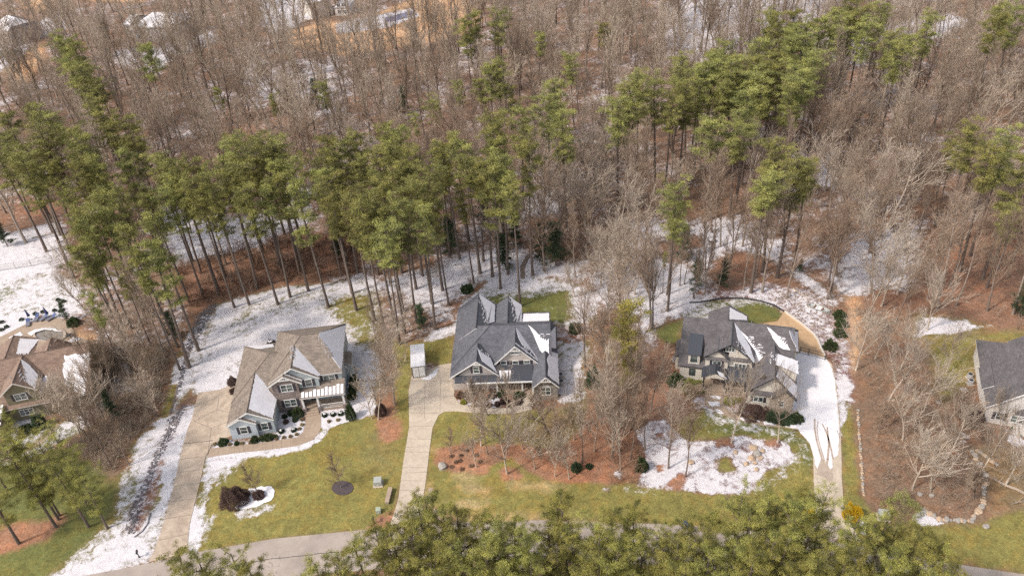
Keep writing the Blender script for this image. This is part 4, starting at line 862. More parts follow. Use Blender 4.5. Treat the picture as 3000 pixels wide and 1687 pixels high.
# ---- house 4: right edge
c4 = P('5', 655, 665); H = House('suburban_house', c4.x, c4.y, -22, 'white sided house with dark grey roof cut off by the right edge'); H4 = H
H.siding = M_sw; H.trim = M_white; H.stone = M_st3
H.wbox(0, 0, 0, 12, 15.6, 3.0)
H.face('w', [(-.3, -.3, 3.1), (-.3, 16, 3.1), (5.9, 9.2, 8.62), (6, -.3, 8.7)]); H.face('n', [(-.3, 16, 3.1), (12.3, 16, 3.1), (6, 9, 8.7)]); H.face('e', [(12.3, -.3, 3.1), (6, -.3, 8.7), (6, 9.2, 8.7), (12.3, 16, 3.1)])
H.gwall(0, 6, 12, 0, .3, 3.0, 8.3); H.gable('g3', 3.5, 7, 10.5, -2.0, 1, 3.05, 5.4); H.wbox(3.8, -1.7, 0, 10.2, -.01, 3.0); H.gwall(3.8, 7, 10.2, -1.72, -1.4, 3.0, 5.15)
H.face('low', [(-.6, 8.6, 3.3), (.9, 8.6, 4.4), (.9, 3.5, 4.4), (-.6, 3.5, 3.3)]); H.face('bay', [(3.4, 10.8, 5.6), (6.5, 10.2, 8.2), (6.5, 13.4, 8.2), (3.4, 13.4, 5.6)])
H.rakes(-.3, 6, 12.3, -.3, 3.1, 8.7); H.rakes(3.5, 7, 10.5, -2.0, 3.05, 5.4); H.done(M_rd, M_white)
H.window('5', 830, 655, -1.72, 1.5, 1.2, False, (2, 2)); H.window('5', 870, 668, -1.72, 1.5, 1.2, False, (2, 2)); H.window('5', 1, 1, 0, .9, 1.3, True, (1, 2), uz=(1.9, 1.6))

# ---- house 0: left edge
c0 = P('4', 210, 1225); H = House('suburban_house', c0.x, c0.y, 12, 'olive sided house with rust brown shingle roof cut off by the left edge'); H0 = H
H.siding = M_so; H.trim = M_cream; H.stone = M_st1
H.wbox(-9, 0, 0, -.7, 13.8, 3.0); H.wbox(-.7, -.02, 0, 4.2, 6, 5.9); H.wbox(4.2, .0, 0, 11.7, 13.8, 3.0)
H.face('f', [(-9, -.6, 3.1), (12.1, -.6, 3.1), (12.1, 6.9, 8.0), (-9, 6.9, 8.0)]); H.face('b', [(-9, 6.9, 8.0), (12.1, 6.9, 8.0), (12.1, 14.4, 3.1), (-9, 14.4, 3.1)])
mb = MB(); mb.prism([(11.7, 0, 3.0), (11.7, 13.8, 3.0), (11.7, 6.9, 7.6)], 0, off=(-.2, 0, 0)); mb.build('gable_wall', M_so, H.root)
H.gable('g', -1.1, 1.7, 4.7, -.5, 6.8, 6.0, 8.15); H.gwall(-.7, 1.7, 4.2, -.03, .2, 5.9, 7.9)
H.gable('r1', -7, -3.2, .5, 8, 17.8, 3.2, 5.3, 3.8); H.gable('r2', .5, 4.3, 7.0, 8, 13.6, 3.8, 6.2, 4.2)
H.rakes(-1.1, 1.7, 4.7, -.5, 6.0, 8.15); H.done(M_rr, M_cream)
H.window('4', 195, 1003, -.02, 1.7, 1.2, True); H.window('4', 255, 1145, -.02, 2.0, 1.1, False, (3, 2))
H.snow('4', [(195, 650), (270, 700), (360, 800), (330, 930), (240, 860), (225, 740)], 'g_r', teeth={4: .6})
H.snow('4', [(610, 610), (860, 590), (800, 990), (620, 930), (590, 760)], 'f', teeth={}, amp=.3); H.snow('4', [(360, 830), (440, 800), (460, 850), (400, 980), (370, 980)], 'f', amp=.3)
H.snow('4', [(185, 455), (375, 465), (265, 600), (150, 610)], 'r1_r', teeth={2: .3})
mb = MB(); mb.prism([(-9.4, -3.6, 2.9), (-1.4, -3.6, 2.9), (-1.4, -.01, 4.0), (-9.4, -.01, 4.0)], .15); mb.build('porch_roof', M_snow, H.root)
H.wbox(-9.0, -3.3, 0, -1.8, -.02, 2.8)

# ---- far houses along the top edge
def far_house(s, x0, y0, x1, y1, dep, rot, label, siding, roofm, snowy, h=5.2, rise=3.0):
    a = P(s, x0, y0, h); b = P(s, x1, y1, h); W = (b - a).length
    H = House('distant_house', a.x, a.y, math.degrees(math.atan2(b.y - a.y, b.x - a.x)) + rot, label)
    H.siding = siding; H.trim = M_white; H.stone = M_st3
    H.wbox(.3, .3, 0, W - .3, dep - .3, h - .1)
    r = dep / 2 * .7
    H.face('f', [(0, 0, h), (W, 0, h), (W - r, dep / 2, h + rise), (r, dep / 2, h + rise)]); H.face('b', [(r, dep / 2, h + rise), (W - r, dep / 2, h + rise), (W, dep, h), (0, dep, h)])
    H.face('l', [(0, 0, h), (r, dep / 2, h + rise), (0, dep, h)]); H.face('r', [(W, 0, h), (W, dep, h), (W - r, dep / 2, h + rise)])
    H.done(roofm, M_white)
    for k in range(max(2, int(W / 4))):
        for z in (1.5, 4.0): H.window('a', 1, 1, .3, 1.3, 1.2, False, (2, 2), uz=(2 + k * (W - 4) / max(1, int(W / 4) - 1), z))
    if snowy:
        for f, sh in (('f', .0), ('r', 0)):
            pl = H.planes[f]; 
            mb = MB(); pts = {'f': [(.3, .2, h), (W - .3, .2, h), (W - r, dep / 2, h + rise), (r, dep / 2, h + rise)], 'r': [(W - .2, .3, h), (W - .2, dep - .3, h), (W - r, dep / 2, h + rise)]}[f]
            mb.prism([(p[0], p[1], p[2] + .1) for p in pts], .08); mb.build('roof_snow', M_snow, H.root)
    return H
F1 = far_house('a', 985, 205, 1320, 215, 15, 0, 'far grey house whose wide snow covered roof shows among bare trees at upper left', M_sg, M_rd, True)
F2 = far_house('a', 915, 190, 990, 192, 11, 0, 'small snow roofed outbuilding beside the far house with the wide white roof', M_sgl, M_rd, True, 4.5, 2.0)
F3 = far_house('a', 2330, 30, 2500, -5, 12, 0, 'far cream house at the top edge above the orange lawn', M_sc, M_rd, True, 6)
F4 = far_house('a', -80, 200, 60, 245, 12, 0, 'far grey house in the top left corner of the view', M_sg, M_rd, True, 5.5)
F5 = far_house('b', -60, 60, 60, 55, 10, 0, 'far white building near the top edge left of the swimming pool', M_sw, M_rd, True, 3.2, 1.6)

# ---------------------------------------------------------------- vegetation builders
def mesh_np(name, V, Fc, mats, tone=None, smooth=False):
    me = bpy.data.meshes.new(name); V = np.asarray(V, dtype=np.float32); k = Fc.shape[1]
    me.vertices.add(len(V)); me.vertices.foreach_set('co', V.ravel())
    me.loops.add(Fc.size); me.loops.foreach_set('vertex_index', Fc.ravel().astype(np.int32))
    me.polygons.add(len(Fc)); me.polygons.foreach_set('loop_start', np.arange(0, Fc.size, k)); me.polygons.foreach_set('loop_total', np.full(len(Fc), k))
    if smooth: me.polygons.foreach_set('use_smooth', np.ones(len(Fc), bool))
    me.update(calc_edges=True)
    if tone is not None: a = me.attributes.new('tone', 'FLOAT', 'POINT'); a.data.foreach_set('value', np.asarray(tone, dtype=np.float32))
    for q in (mats if isinstance(mats, (list, tuple)) else [mats]): me.materials.append(q)
    return me
def tubes(segs, sides):
    """segs: list of (p0, p1, r0, r1) -> verts, quads"""
    A = np.array([[*s[0], *s[1], s[2], s[3]] for s in segs], dtype=float)
    p0, p1, r0, r1 = A[:, :3], A[:, 3:6], A[:, 6], A[:, 7]
    d = p1 - p0; L = np.linalg.norm(d, axis=1, keepdims=True); d = d / np.maximum(L, 1e-6)
    ref = np.where(np.abs(d[:, 2:3]) < .9, np.array([[0, 0, 1.]]), np.array([[1., 0, 0]]))
    a = np.cross(d, ref); a /= np.linalg.norm(a, axis=1, keepdims=True); b = np.cross(d, a)
    t = 2 * math.pi * np.arange(sides) / sides; n = len(A)
    ring = a[:, None, :] * np.cos(t)[None, :, None] + b[:, None, :] * np.sin(t)[None, :, None]
    V = np.concatenate([p0[:, None, :] + ring * r0[:, None, None], p1[:, None, :] + ring * r1[:, None, None]], 1).reshape(-1, 3)
    base = (np.arange(n) * 2 * sides)[:, None]; i = np.arange(sides)[None, :]; j = (i + 1) % sides
    Fc = np.stack([base + i, base + j, base + sides + j, base + sides + i], 2).reshape(-1, 4)
    return V, Fc
def trunk_path(rr, h, bend=.02, lean=0):
    p = Vector((0, 0, -.2)); d = Vector((rr.uniform(-lean, lean), rr.uniform(-lean, lean), 1)).normalized(); pts = [p.copy()]; n = 9
    for k in range(n):
        d = (d + Vector((rr.uniform(-bend, bend), rr.uniform(-bend, bend), 0.03))).normalized(); p = p + d * (h + .2) / n; pts.append(p.copy())
    return pts
def at_path(pts, t):
    q = t * (len(pts) - 1); i = min(int(q), len(pts) - 2); return pts[i].lerp(pts[i + 1], q - i)
def bare_tree(seed, h, kind):
    """returns (trunk segs, branch segs)"""
    rr = random.Random(seed); T = []; B = []
    conf = {'forest': (.28, .97, 20, .38, 31, .07), 'spread': (.26, .9, 14, .48, 42, .12), 'small': (.12, .95, 16, .42, 40, .1), 'slim': (.33, .98, 16, .25, 27, .07)}[kind]
    lo, hi, nb, bl, ang, bend = conf
    pts = trunk_path(rr, h * (.93 if kind != 'spread' else .7), bend, .04); r0 = h * (.011 if kind != 'small' else .013)
    if kind == 'slim': r0 *= .75
    n = len(pts) - 1
    for k in range(n): T.append((pts[k], pts[k + 1], r0 * (1 - k / n * .85) * (1.25 if k == 0 else 1), r0 * (1 - (k + 1) / n * .85)))
    rmin = {'small': .012, 'spread': .020}.get(kind, .016); den = 1 if kind in ('forest', 'slim') else 0
    def grow(p, d, L, r, lev):
        ns = 3 if lev < 3 else 2; q = p
        for k in range(ns):
            d = (d + Vector((rr.gauss(0, .13), rr.gauss(0, .13), rr.gauss(.08, .08)))).normalized()
            q2 = q + d * L / ns; ra = max(rmin, r * (1 - k / ns * .6)); rb = max(rmin, r * (1 - (k + 1) / ns * .6))
            B.append((q, q2, ra, rb))
            if lev < 3:
                m = ((3 if k and lev == 1 else 2) if den else (3 if k and lev == 1 else 2))
                for _ in range(m):
                    s = (d + Vector((rr.gauss(0, 1), rr.gauss(0, 1), rr.gauss(.15, .6))).normalized() * rr.uniform(.55, .95)).normalized()
                    grow(q.lerp(q2, rr.random()), s, L * rr.uniform(.34, .52), rb * .62, lev + 1)
            q = q2
    for k in range(nb):
        t = lo + (hi - lo) * (k + rr.random()) / nb; p = at_path(pts, min(t, .999)); a = rr.random() * 6.283
        e = R_(ang + rr.uniform(-10, 14)) * (1 - .45 * (t - lo) / (hi - lo)); L = h * bl * (1 - .62 * ((t - lo) / (hi - lo)) ** 1.3) * rr.uniform(.7, 1.15)
        grow(p, Vector((math.cos(a) * math.sin(e), math.sin(a) * math.sin(e), math.cos(e))), L, max(rmin, r0 * (1 - t * .8) * (.75 if kind == 'spread' else .6)), 1)
    return T, B
def bare_proto(seed, h, kind, twig, bark):
    T, B = bare_tree(seed, h, kind); V, F = tubes(T, 7); tm = mesh_np('bare_trunk', V, F, bark, smooth=True)
    V, F = tubes(B, 3); bm_ = mesh_np('bare_branches', V, F, twig); return tm, bm_, h
def pine_proto(seed, h, crown_lo, rad, nclump, blades, needle, dead=6, csz=1.0, blen=.42, bw=.05, shape='round'):
    rr = random.Random(seed); nr = np.random.RandomState(seed); pts = trunk_path(rr, h, .018, .03); n = len(pts) - 1; r0 = h * .0088 + .03; T = []
    for k in range(n): T.append((pts[k], pts[k + 1], r0 * (1 - k / n * .8) * (1.2 if k == 0 else 1), r0 * (1 - (k + 1) / n * .8)))
    B = []; C = []; gap = [(rr.uniform(0, 6.28), rr.uniform(.1, .9)) for _ in range(4)]                                     # limbs, clump centres (p, size, tone)
    nl = max(8, int(nclump / (7 if shape != 'fp' else 13))); per = nclump / nl
    for k in range(nl):
        u = (k + rr.random()) / nl; t = crown_lo + (.985 - crown_lo) * u; p = at_path(pts, t); a = k * 2.4 + rr.uniform(-.5, .5)
        if shape == 'round': prof = (.45 + .85 * u if u < .6 else .96 - 1.5 * (u - .6) ** 1.5)
        elif shape == 'cone': prof = 1.05 - .9 * u
        elif shape == 'fp': prof = .62 + 1.1 * u if u < .3 else .95 - .80 * (u - .3) ** 1.2
        else: prof = .5 + .6 * u if u < .75 else 1.1 - 1.6 * (u - .75)
        L = rad * prof * rr.uniform(.55, 1.12) * (.55 if any(abs((a - g[0] + 3.14) % 6.28 - 3.14) < .7 and abs(u - g[1]) < .13 for g in gap) else 1); up = rr.uniform(.05, .45) + .55 * u
        d = Vector((math.cos(a), math.sin(a), up)).normalized(); q = p; ns = 3; tone0 = rr.uniform(.1, .9)
        for s in range(ns):
            d = (d + Vector((rr.gauss(0, .1), rr.gauss(0, .1), rr.uniform(0, .14)))).normalized(); q2 = q + d * L / ns
            B.append((q, q2, max(.02, .07 * (1 - s / ns)), max(.015, .07 * (1 - (s + 1) / ns)))); q = q2
            m = int(per * (.22, .33, .5)[s] + rr.random())
            for _ in range(m):
                o = Vector((rr.gauss(0, 1), rr.gauss(0, 1), rr.gauss(.15, .5))) * (.34 * csz * (1 + .2 * L)); c = q2 + o
                if rr.random() < .6: B.append((q2, c, .02, .012))
                C.append((c, csz * rr.uniform(.6, 1.1), min(1, max(0, tone0 * .5 + rr.uniform(-.1, .65)))))
    for k in range(dead):
        t = crown_lo * rr.uniform(.45, 1); p = at_path(pts, t); a = rr.random() * 6.28; d = Vector((math.cos(a), math.sin(a), rr.uniform(-.1, .3)))
        q = p + d * rr.uniform(.6, 1.8); B.append((p, q, .035, .015))
    C = C if C else [(pts[-1], 1, .5)]
    cen = np.array([c[0][:] for c in C]); sz = np.array([c[1] for c in C]); tn = np.array([c[2] for c in C]); m = len(C)
    dirs = nr.normal(size=(m, blades, 3)); dirs[:, :, 2] = dirs[:, :, 2] * .75 + .35; dirs /= np.linalg.norm(dirs, axis=2, keepdims=True)
    off = nr.normal(size=(m, blades, 3)) * .30 * sz[:, None, None] * np.array([1, 1, .55]); ln = nr.uniform(.55, 1.1, (m, blades, 1)) * blen * sz[:, None, None]
    b0 = cen[:, None, :] + off; side = np.cross(dirs, nr.normal(size=(m, blades, 3))); side /= np.linalg.norm(side, axis=2, keepdims=True)
    V = np.stack([b0 - side * bw, b0 + side * bw, b0 + dirs * ln + side * bw * .4], 2).reshape(-1, 3)
    F = np.arange(len(V)).reshape(-1, 3); tone = np.clip(np.repeat(tn, blades)[:, None] + nr.uniform(-.15, .15, (m * blades, 1)), 0, 1).repeat(3, 1).ravel()
    cm = mesh_np('pine_crown', V, F, needle, tone)
    V, F = tubes(T, 6); V2, F2 = tubes([(b[0], b[1], b[2], b[3]) for b in B], 3); F2 = F2 + len(V); tm = mesh_np('pine_trunk', np.concatenate([V, V2]), np.concatenate([F, F2]), M_bark)
    return tm, cm, h
def shrub_mesh(seed, rx, ry, h, blades, needle, blen=.16, bw=.035, shell=.75, n=1):
    nr = np.random.RandomState(seed); d = nr.normal(size=(blades, 3)); d /= np.linalg.norm(d, axis=1, keepdims=True); d[:, 2] = np.abs(d[:, 2]) if True else d[:, 2]
    rad = nr.uniform(shell, 1.0, (blades, 1)) + .20 * np.sin(d[:, :1] * 5 + seed) * np.cos(d[:, 1:2] * 4 + seed * .7) + .10 * np.sin(d[:, 2:3] * 9 + d[:, :1] * 11 + seed)
    c = d * rad * np.array([rx, ry, h]); c[:, 2] = np.maximum(c[:, 2], .02)
    dd = d + nr.normal(size=(blades, 3)) * .6; dd /= np.linalg.norm(dd, axis=1, keepdims=True)
    s = np.cross(dd, nr.normal(size=(blades, 3))); s /= np.linalg.norm(s, axis=1, keepdims=True); L = nr.uniform(.5, 1.2, (blades, 1)) * blen
    V = np.stack([c - s * bw, c + s * bw, c + dd * L], 1).reshape(-1, 3); tone = np.clip(nr.uniform(0, 1, blades), 0, 1).repeat(3)
    return mesh_np('foliage', V, np.arange(len(V)).reshape(-1, 3), needle, tone)

# landmarks for the labels
LM = [('blue-grey house', P('1', 900, 700)), ('slate roofed house', P('2', 1050, 700)), ('cream house', P('3', 900, 700)), ('rightmost white house', P('5', 800, 480)),
      ('leftmost olive house', P('4', 300, 900)), ('white storage shed', P('2', 170, 1000)), ('round patio', P('4', 450, 400)), ('far snowy house', P('a', 1150, 250)),
      ('first drive foot', P('6', 1500, 1200)), ('middle drive foot', P('7', 1900, 830)), ('right drive foot', P('9', 1880, 950)), ('far swimming pool', P('b', 460, 150)),
      ('orange leaf bank', P('d', 1900, 900)), ('rock-lined swale', P('4', 1720, 900)), ('oval rear lawn', P('3', 1100, 230)), ('far snowy clearing', P('c', 1850, 220)), ('red mulch bed', P('8', 1500, 450))]
used = set()
def where(p):
    p = Vector((p[0], p[1], 0)); L = sorted(LM, key=lambda q: (q[1] - p).length)[0]; d = p - L[1]; m = int(round(d.length))
    a = math.degrees(math.atan2(d.x, d.y)); i = int(round(a / 45)) % 8
    nm = ['behind', 'behind right of', 'right of', 'front right of', 'in front of', 'front left of', 'left of', 'behind left of'][i]
    return '%d metres %s the %s' % (m, nm, L[0])
def uniq(base, p, alts=('', 'slightly taller ', 'slimmer ', 'leaning ')):
    for a in ('',):
        s = base + ', ' + where(p)
        if s not in used: used.add(s); return s
    for k in (1, 2, 3, 4, 5):                             # same metre and direction: tell them apart by their neighbour in that spot
        s2 = ['nearer ', 'farther ', 'leftmost ', 'rightmost ', 'middle '][k - 1] + base + ', ' + where(p)
        if s2 not in used: used.add(s2); return s2
    return s
# pine kinds
M_yneedle = needle_mat('yellow_needles', (.12, .115, .028), (.44, .37, .075))
NP = []
for sd, lo, rad, nc, sh in ((1, .61, 3.2, 170, 'round'), (2, .66, 2.8, 140, 'round'), (3, .58, 3.4, 190, 'round'), (4, .64, 3.0, 150, 'top'), (5, .52, 2.9, 170, 'fp'), (6, .60, 3.7, 190, 'top'), (7, .63, 3.2, 150, 'fp'), (8, .68, 3.6, 150, 'round')):
    NP.append(pine_proto(sd, 26, lo, rad, nc, 64, M_needle, csz=.98, blen=.38, bw=.038, shape=sh))
FPN = [pine_proto(20 + k, 24, .40, 3.5 + .3 * k, 290, 74, M_fneedle, csz=.60, blen=.34, bw=.020, shape='fp') for k in range(4)]
SPN = [pine_proto(40 + k, 24, .24, 5.0, 250, 80, M_fneedle, csz=.95, blen=.36, bw=.024, shape='round') for k in range(2)]
YPN = [pine_proto(50 + k, 13, .12, 2.6, 170, 60, M_yneedle, csz=.9, blen=.35, bw=.035, shape='round') for k in range(2)]
CED = [pine_proto(60 + k, 7, .08, 1.7, 150, 50, M_dneedle, csz=.7, blen=.3, bw=.04, shape='cone', dead=0) for k in range(2)]
def place_pine(pr, x, y, h, wd=1.0, rot=None, base='tall green pine', group='tall pines', name='pine_tree', lean=(0, 0), lab=None):
    tm, cm, H_ = pr; k = h / H_; o = empty(name, (x, y, 0), random.uniform(0, 6.28) if rot is None else rot); o.scale = (k * wd, k * wd, k)
    o.rotation_euler.x, o.rotation_euler.y = lean
    tag(o, lab or uniq(base, (x, y)), 'tree', group); link('trunk', tm, o); link('crown', cm, o); return o
DONE = []
def pine_tops(s, L, h, protos, group, base, jit=.08):
    for q in L:
        hh = (q[2] if len(q) > 2 else h) * random.uniform(1 - jit, 1 + jit); p = P(s, q[0], q[1], hh)
        if any((p.x - a) ** 2 + (p.y - b) ** 2 < (1.55 if 'bushy' in base else 2.45) ** 2 for a, b in DONE): continue
        DONE.append((p.x, p.y))
        wd = q[3] if len(q) > 3 else random.uniform(.9, 1.15)
        wd *= 1.22 if 'far' in base or s in 'ab' else 1.0
        bb = ('broad ' if wd > 1.08 else 'narrow ' if wd < .94 else '') + base
        place_pine(random.choice(protos), p.x, p.y, hh, wd, base=bb, group=group)
random.seed(11)
G1 = 'tall pines in the wood behind the houses'; G2 = 'roadside pines in the foreground'; G3 = 'distant pines in the bare wood'
pine_tops('d', [(640, 40), (540, 90), (740, 90, 25, 1.2), (860, 120), (1420, 60), (1230, 60), (1340, 90), (1680, 20), (1560, 150), (1680, 140), (1800, 120), (1900, 60), (2040, 40), (2200, 60), (2450, 90), (1130, 290, 25, 1.1), (1250, 260), (700, 300), (860, 290), (950, 390), (550, 430, 25, 1.3), (1130, 480), (620, 660, 24, 1.2), (720, 850, 20), (1080, 700, 24, 1.3), (350, 60), (1500, 100), (1740, 90), (1950, 140), (2100, 130), (2300, 110), (2380, 30), (2520, 30), (640, 480), (760, 400), (980, 520), (1180, 620, 23), (880, 820, 20), (1960, 230), (2250, 200), (2480, 200, 26), (1360, 180), (1460, 200), (1610, 260), (1850, 260)], 26, NP, G1, 'tall green pine')
pine_tops('a', [(380, 860, 26, 1.3), (280, 1000), (760, 840, 26, 1.3), (900, 900), (820, 980), (240, 790, 22), (510, 460), (600, 490, 26, 1.2), (450, 290), (540, 310), (1050, 340), (1950, 1010), (1880, 1050), (2020, 1050), (1750, 1060), (1700, 1120), (2100, 1100), (2410, 1060), (2330, 1110), (1180, 1180), (1290, 1210), (1430, 1210), (30, 870), (60, 1000), (-20, 1100), (350, 1220), (180, 1120), (600, 1050), (480, 980), (1000, 960, 24), (740, 600, 20), (150, 1200), (1000, 1060, 24), (940, 1140)], 26, NP, G1, 'tall green pine')
pine_tops('e', [(110, 120, 26, 1.2), (30, 180), (340, 30), (440, 80), (380, 200), (300, 230), (470, 230), (420, 360), (640, 360), (550, 450, 26, 1.15), (300, 470), (220, 540), (140, 620), (880, 120), (790, 180), (720, 220), (950, 190), (1060, 290), (1190, 280), (1120, 310), (1100, -30, 27, 1.1), (1160, 30, 27), (1080, 60, 27), (1190, 110, 26), (1390, 200), (1280, 400), (1220, 520, 24), (570, 640), (650, 680), (500, 720), (280, 800, 25), (200, 860, 23), (320, 690), (1000, 240), (700, 560), (640, 560), (760, 420), (120, 330), (220, 400), (60, 560), (420, 620), (1240, 650, 20), (920, 480, 22), (860, 350)], 26, NP, G1, 'tall green pine')
pine_tops('e', [(2520, 520, 24), (2500, 640, 20), (2480, 900, 14)], 24, NP, G1, 'tall green pine')
pine_tops('a', [(2420, 620, 18), (1650, 660, 16), (2060, 720, 14)], 18, NP, G3, 'far green pine'); pine_tops('b', [(1500, 260, 18), (700, 760, 16), (1750, 420, 20), (2000, 180, 20), (1280, 660, 18), (880, 620, 15), (560, 860, 16)], 18, NP, G3, 'far green pine')
pine_tops('b', [(980, 80), (930, 160, 24), (1190, 90), (1180, 460), (1110, 500), (1540, 740), (1620, 620), (1330, 840, 24), (1680, 860), (2250, 570), (2180, 640), (2400, 600), (2320, 680), (2540, 440), (2100, 760), (2480, 740), (1050, 580, 20)], 25, NP, G3, 'far green pine')
pine_tops('c', [(300, 330), (240, 380), (660, 90), (600, 310), (400, 400), (880, 80), (800, 190), (960, 180), (1050, 110), (1300, 0), (1380, 50), (1250, 90), (1420, 180), (1260, 210), (720, 120), (820, 230), (540, 450), (200, 420), (30, 450), (60, 520), (400, 540), (540, 560), (980, 420), (1050, 400), (700, 380), (1900, 130), (1550, 250), (1480, 240), (1740, 270), (1640, 330), (280, 900, 22, 1.4), (430, 930, 22, 1.3), (850, 1200, 24, 1.1), (980, 1200, 24, 1.1), (720, 1230, 24, 1.1), (640, 1290), (740, 1070), (2180, 990), (2460, 1000), (2380, 1110), (2420, 30), (2540, 50), (2380, 100), (150, 500), (320, 480), (460, 480), (620, 480), (300, 620), (500, 640), (640, 600), (760, 480), (780, 620), (100, 620), (1150, 150), (1160, 60), (1350, 150), (900, 280), (920, 520), (860, 600), (20, 640), (1500, 20), (2560, 1200), (2080, 1080, 20), (2500, 1560, 18)], 25, NP, G3, 'far green pine')
LOWER = [(x, y) for x, y in DONE if 120 < y < 185 and x < 25][::9]
for x, y in LOWER:
    x2, y2 = x + random.uniform(-3.5, 3.5), y - random.uniform(1.5, 6); U, V_ = pix((x2, y2, 0))
    if 560 < U < 1300 and V_ > 830: continue
    h = random.uniform(18, 22); DONE.append((x2, y2)); place_pine(random.choice(NP), x2, y2, h, random.uniform(.95, 1.2), base='shorter green pine', group=G1)
# foreground pines by the road
FG7 = [(1330, 1120), (1180, 1180), (1280, 1080), (1680, 850), (1840, 840), (1760, 880), (2050, 600), (2230, 640), (2300, 720), (1950, 700), (1560, 960), (1450, 1060), (2150, 760), (1640, 1040), (1900, 940), (2040, 900)]
FG8 = [(60, 760), (170, 790), (380, 820), (630, 890), (840, 870), (1340, 790), (1230, 830), (1440, 850), (1560, 900), (1900, 860), (1800, 900), (1700, 950), (500, 990), (1130, 960), (2540, 880), (2350, 930), (2440, 960), (700, 1190), (1200, 1170), (1480, 1260), (480, 1240), (980, 1230), (150, 1050), (0, 1030), (1850, 1240), (2230, 1020), (320, 1060), (640, 1050), (860, 1060), (1360, 1000), (1560, 1080), (1720, 1120), (1050, 1080), (1280, 1080), (1640, 1280), (220, 1260), (780, 1330), (2330, 1100), (2500, 1120)]
FG8 += [(560, 1000), (760, 960), (930, 985), (1000, 1000), (1430, 960), (1960, 980), (2080, 1120), (1150, 1120), (420, 1130)]
FG9 = [(300, 1010), (450, 1080), (560, 1060), (120, 1020), (900, 900), (750, 920), (830, 960), (1190, 765), (1100, 800), (1380, 760), (1480, 740), (1620, 730), (1700, 760), (1730, 1080), (2080, 935), (2330, 1000), (2240, 1020), (1000, 1130), (1350, 1180), (1500, 1120), (1250, 1230), (1600, 1270), (2100, 1090), (2000, 1280), (1120, 1000), (1300, 960), (1450, 980), (1560, 940), (700, 1130), (820, 1200), (620, 1280), (1800, 1240), (1900, 1180), (2200, 1200), (2330, 1180), (1180, 1320), (1420, 1350), (1700, 1380)]
pine_tops('7', FG7, 23, FPN, G2, 'bushy olive pine'); pine_tops('8', FG8, 23, FPN, G2, 'bushy olive pine'); pine_tops('9', FG9, 23, FPN, G2, 'bushy olive pine')
pine_tops('5', [(330, 1185), (400, 1230), (480, 1265), (200, 1195), (530, 1350), (100, 1230), (260, 1290), (400, 1340), (460, 1420), (180, 1380), (60, 1330)], 22, FPN, G2, 'bushy olive pine')
pine_tops('6', [(1480, 1215), (1590, 1205), (1700, 1250), (2050, 1265), (1950, 1320), (1380, 1290), (1830, 1330), (1600, 1340), (1480, 1400), (2120, 1380)], 23, FPN, G2, 'bushy olive pine')
for y0 in (1700,):                              # crowns cut by the lower edge
    for x0 in range(1020, 2800, 135):
        pine_tops('p', [(x0 + random.uniform(-35, 35), y0 + random.uniform(-25, 25))], 23, FPN, G2, 'bushy olive pine')
for x0, y0 in ((470, 1700), (560, 1710), (660, 1700), (740, 1730)): pine_tops('p', [(x0, y0)], 23, FPN, G2, 'bushy olive pine')
# sparse pines at lower left and over the right hand drive
for s, x, y, h, l in (('6', 490, 1020, 17, 'sparse open pine with dark trunk in the red mulch at lower left'), ('6', 775, 1020, 17, 'sparse open pine with bent limbs right of the lower left mulch'), ('6', 165, 1165, 18, 'sparse pine nearest the lower left corner of the view'), ('6', 520, 920, 14, 'smaller pine just behind the lower left mulch bed'), ('6', 250, 505, 13, 'sparse pine beside the snow by the olive house front'), ('6', 60, 700, 15, 'wide open pine at the left edge below the olive house')):
    p = P(s, x, y); place_pine(random.choice(SPN), p.x, p.y, h, random.uniform(1.15, 1.4), group='sparse pines on the lower left lawn', lab=l)
p = P('9', 1870, 770, 22); place_pine(SPN[0], p.x, p.y, 22, .8, lab='thin dark tipped pine in front of the foot of the right hand drive', group=G2)
p = P('h', 320, 1010, 16.5); place_pine(YPN[0], p.x, p.y, 16.5, 1.15, lab='small yellow-green pine between the slate roofed and cream houses')
p = P('4', 1700, 750)
for s, x, y, h, l in (('4', 1700, 750, 25, 'big dark trunked pine beside the snowy rock swale'), ('h', 655, 890, 9, 'slim short pine in snow left of the dark bushes'), ('4', 1240, 910, 20, 'slender pine above the snow patch by the olive house')):
    p = P(s, x, y); place_pine(NP[1], p.x, p.y, h, .8, lab=l)
for x0, y0, h, l in ((60, 1330, 17, 'wide green pine over the lower left lawn near the tan path'), (160, 1300, 16, 'wide green pine between the lower left mulch bed and the brown brush'), (230, 1390, 14, 'green pine nearest the snowy strip on the lower left lawn')):
    p = P('p', x0, y0, h * .8); place_pine(random.choice(SPN), p.x, p.y, h, 1.2, group='sparse pines on the lower left lawn', lab=l)
# dark evergreens under the pines
for k, (s, x, y, h) in enumerate((('e', 1240, 1130, 8), ('e', 1510, 1040, 8), ('e', 1620, 1100, 10), ('e', 830, 1000, 8), ('e', 1320, 950, 7), ('h', 990, 860, 7), ('h', 1260, 830, 6.5), ('h', 860, 560, 8), ('2', 205, 500, 5.5), ('g', 2540, 1230, 8), ('d', 2560, 760, 9), ('g', 880, 900, 3), ('b', 1030, 470, 10), ('4', 640, 290, 4.5), ('d', 60, 700, 8), ('e', 1080, 800, 8), ('b', 480, 860, 8), ('a', 2400, 830, 9), ('4', 1080, 1190, 6), ('4', 1660, 450, 6))):
    p = P(s, x, y); place_pine(CED[k % 2], p.x, p.y, h, random.uniform(.9, 1.25), name='evergreen_tree', base='dark green evergreen', group='dark evergreens under the taller trees'); 

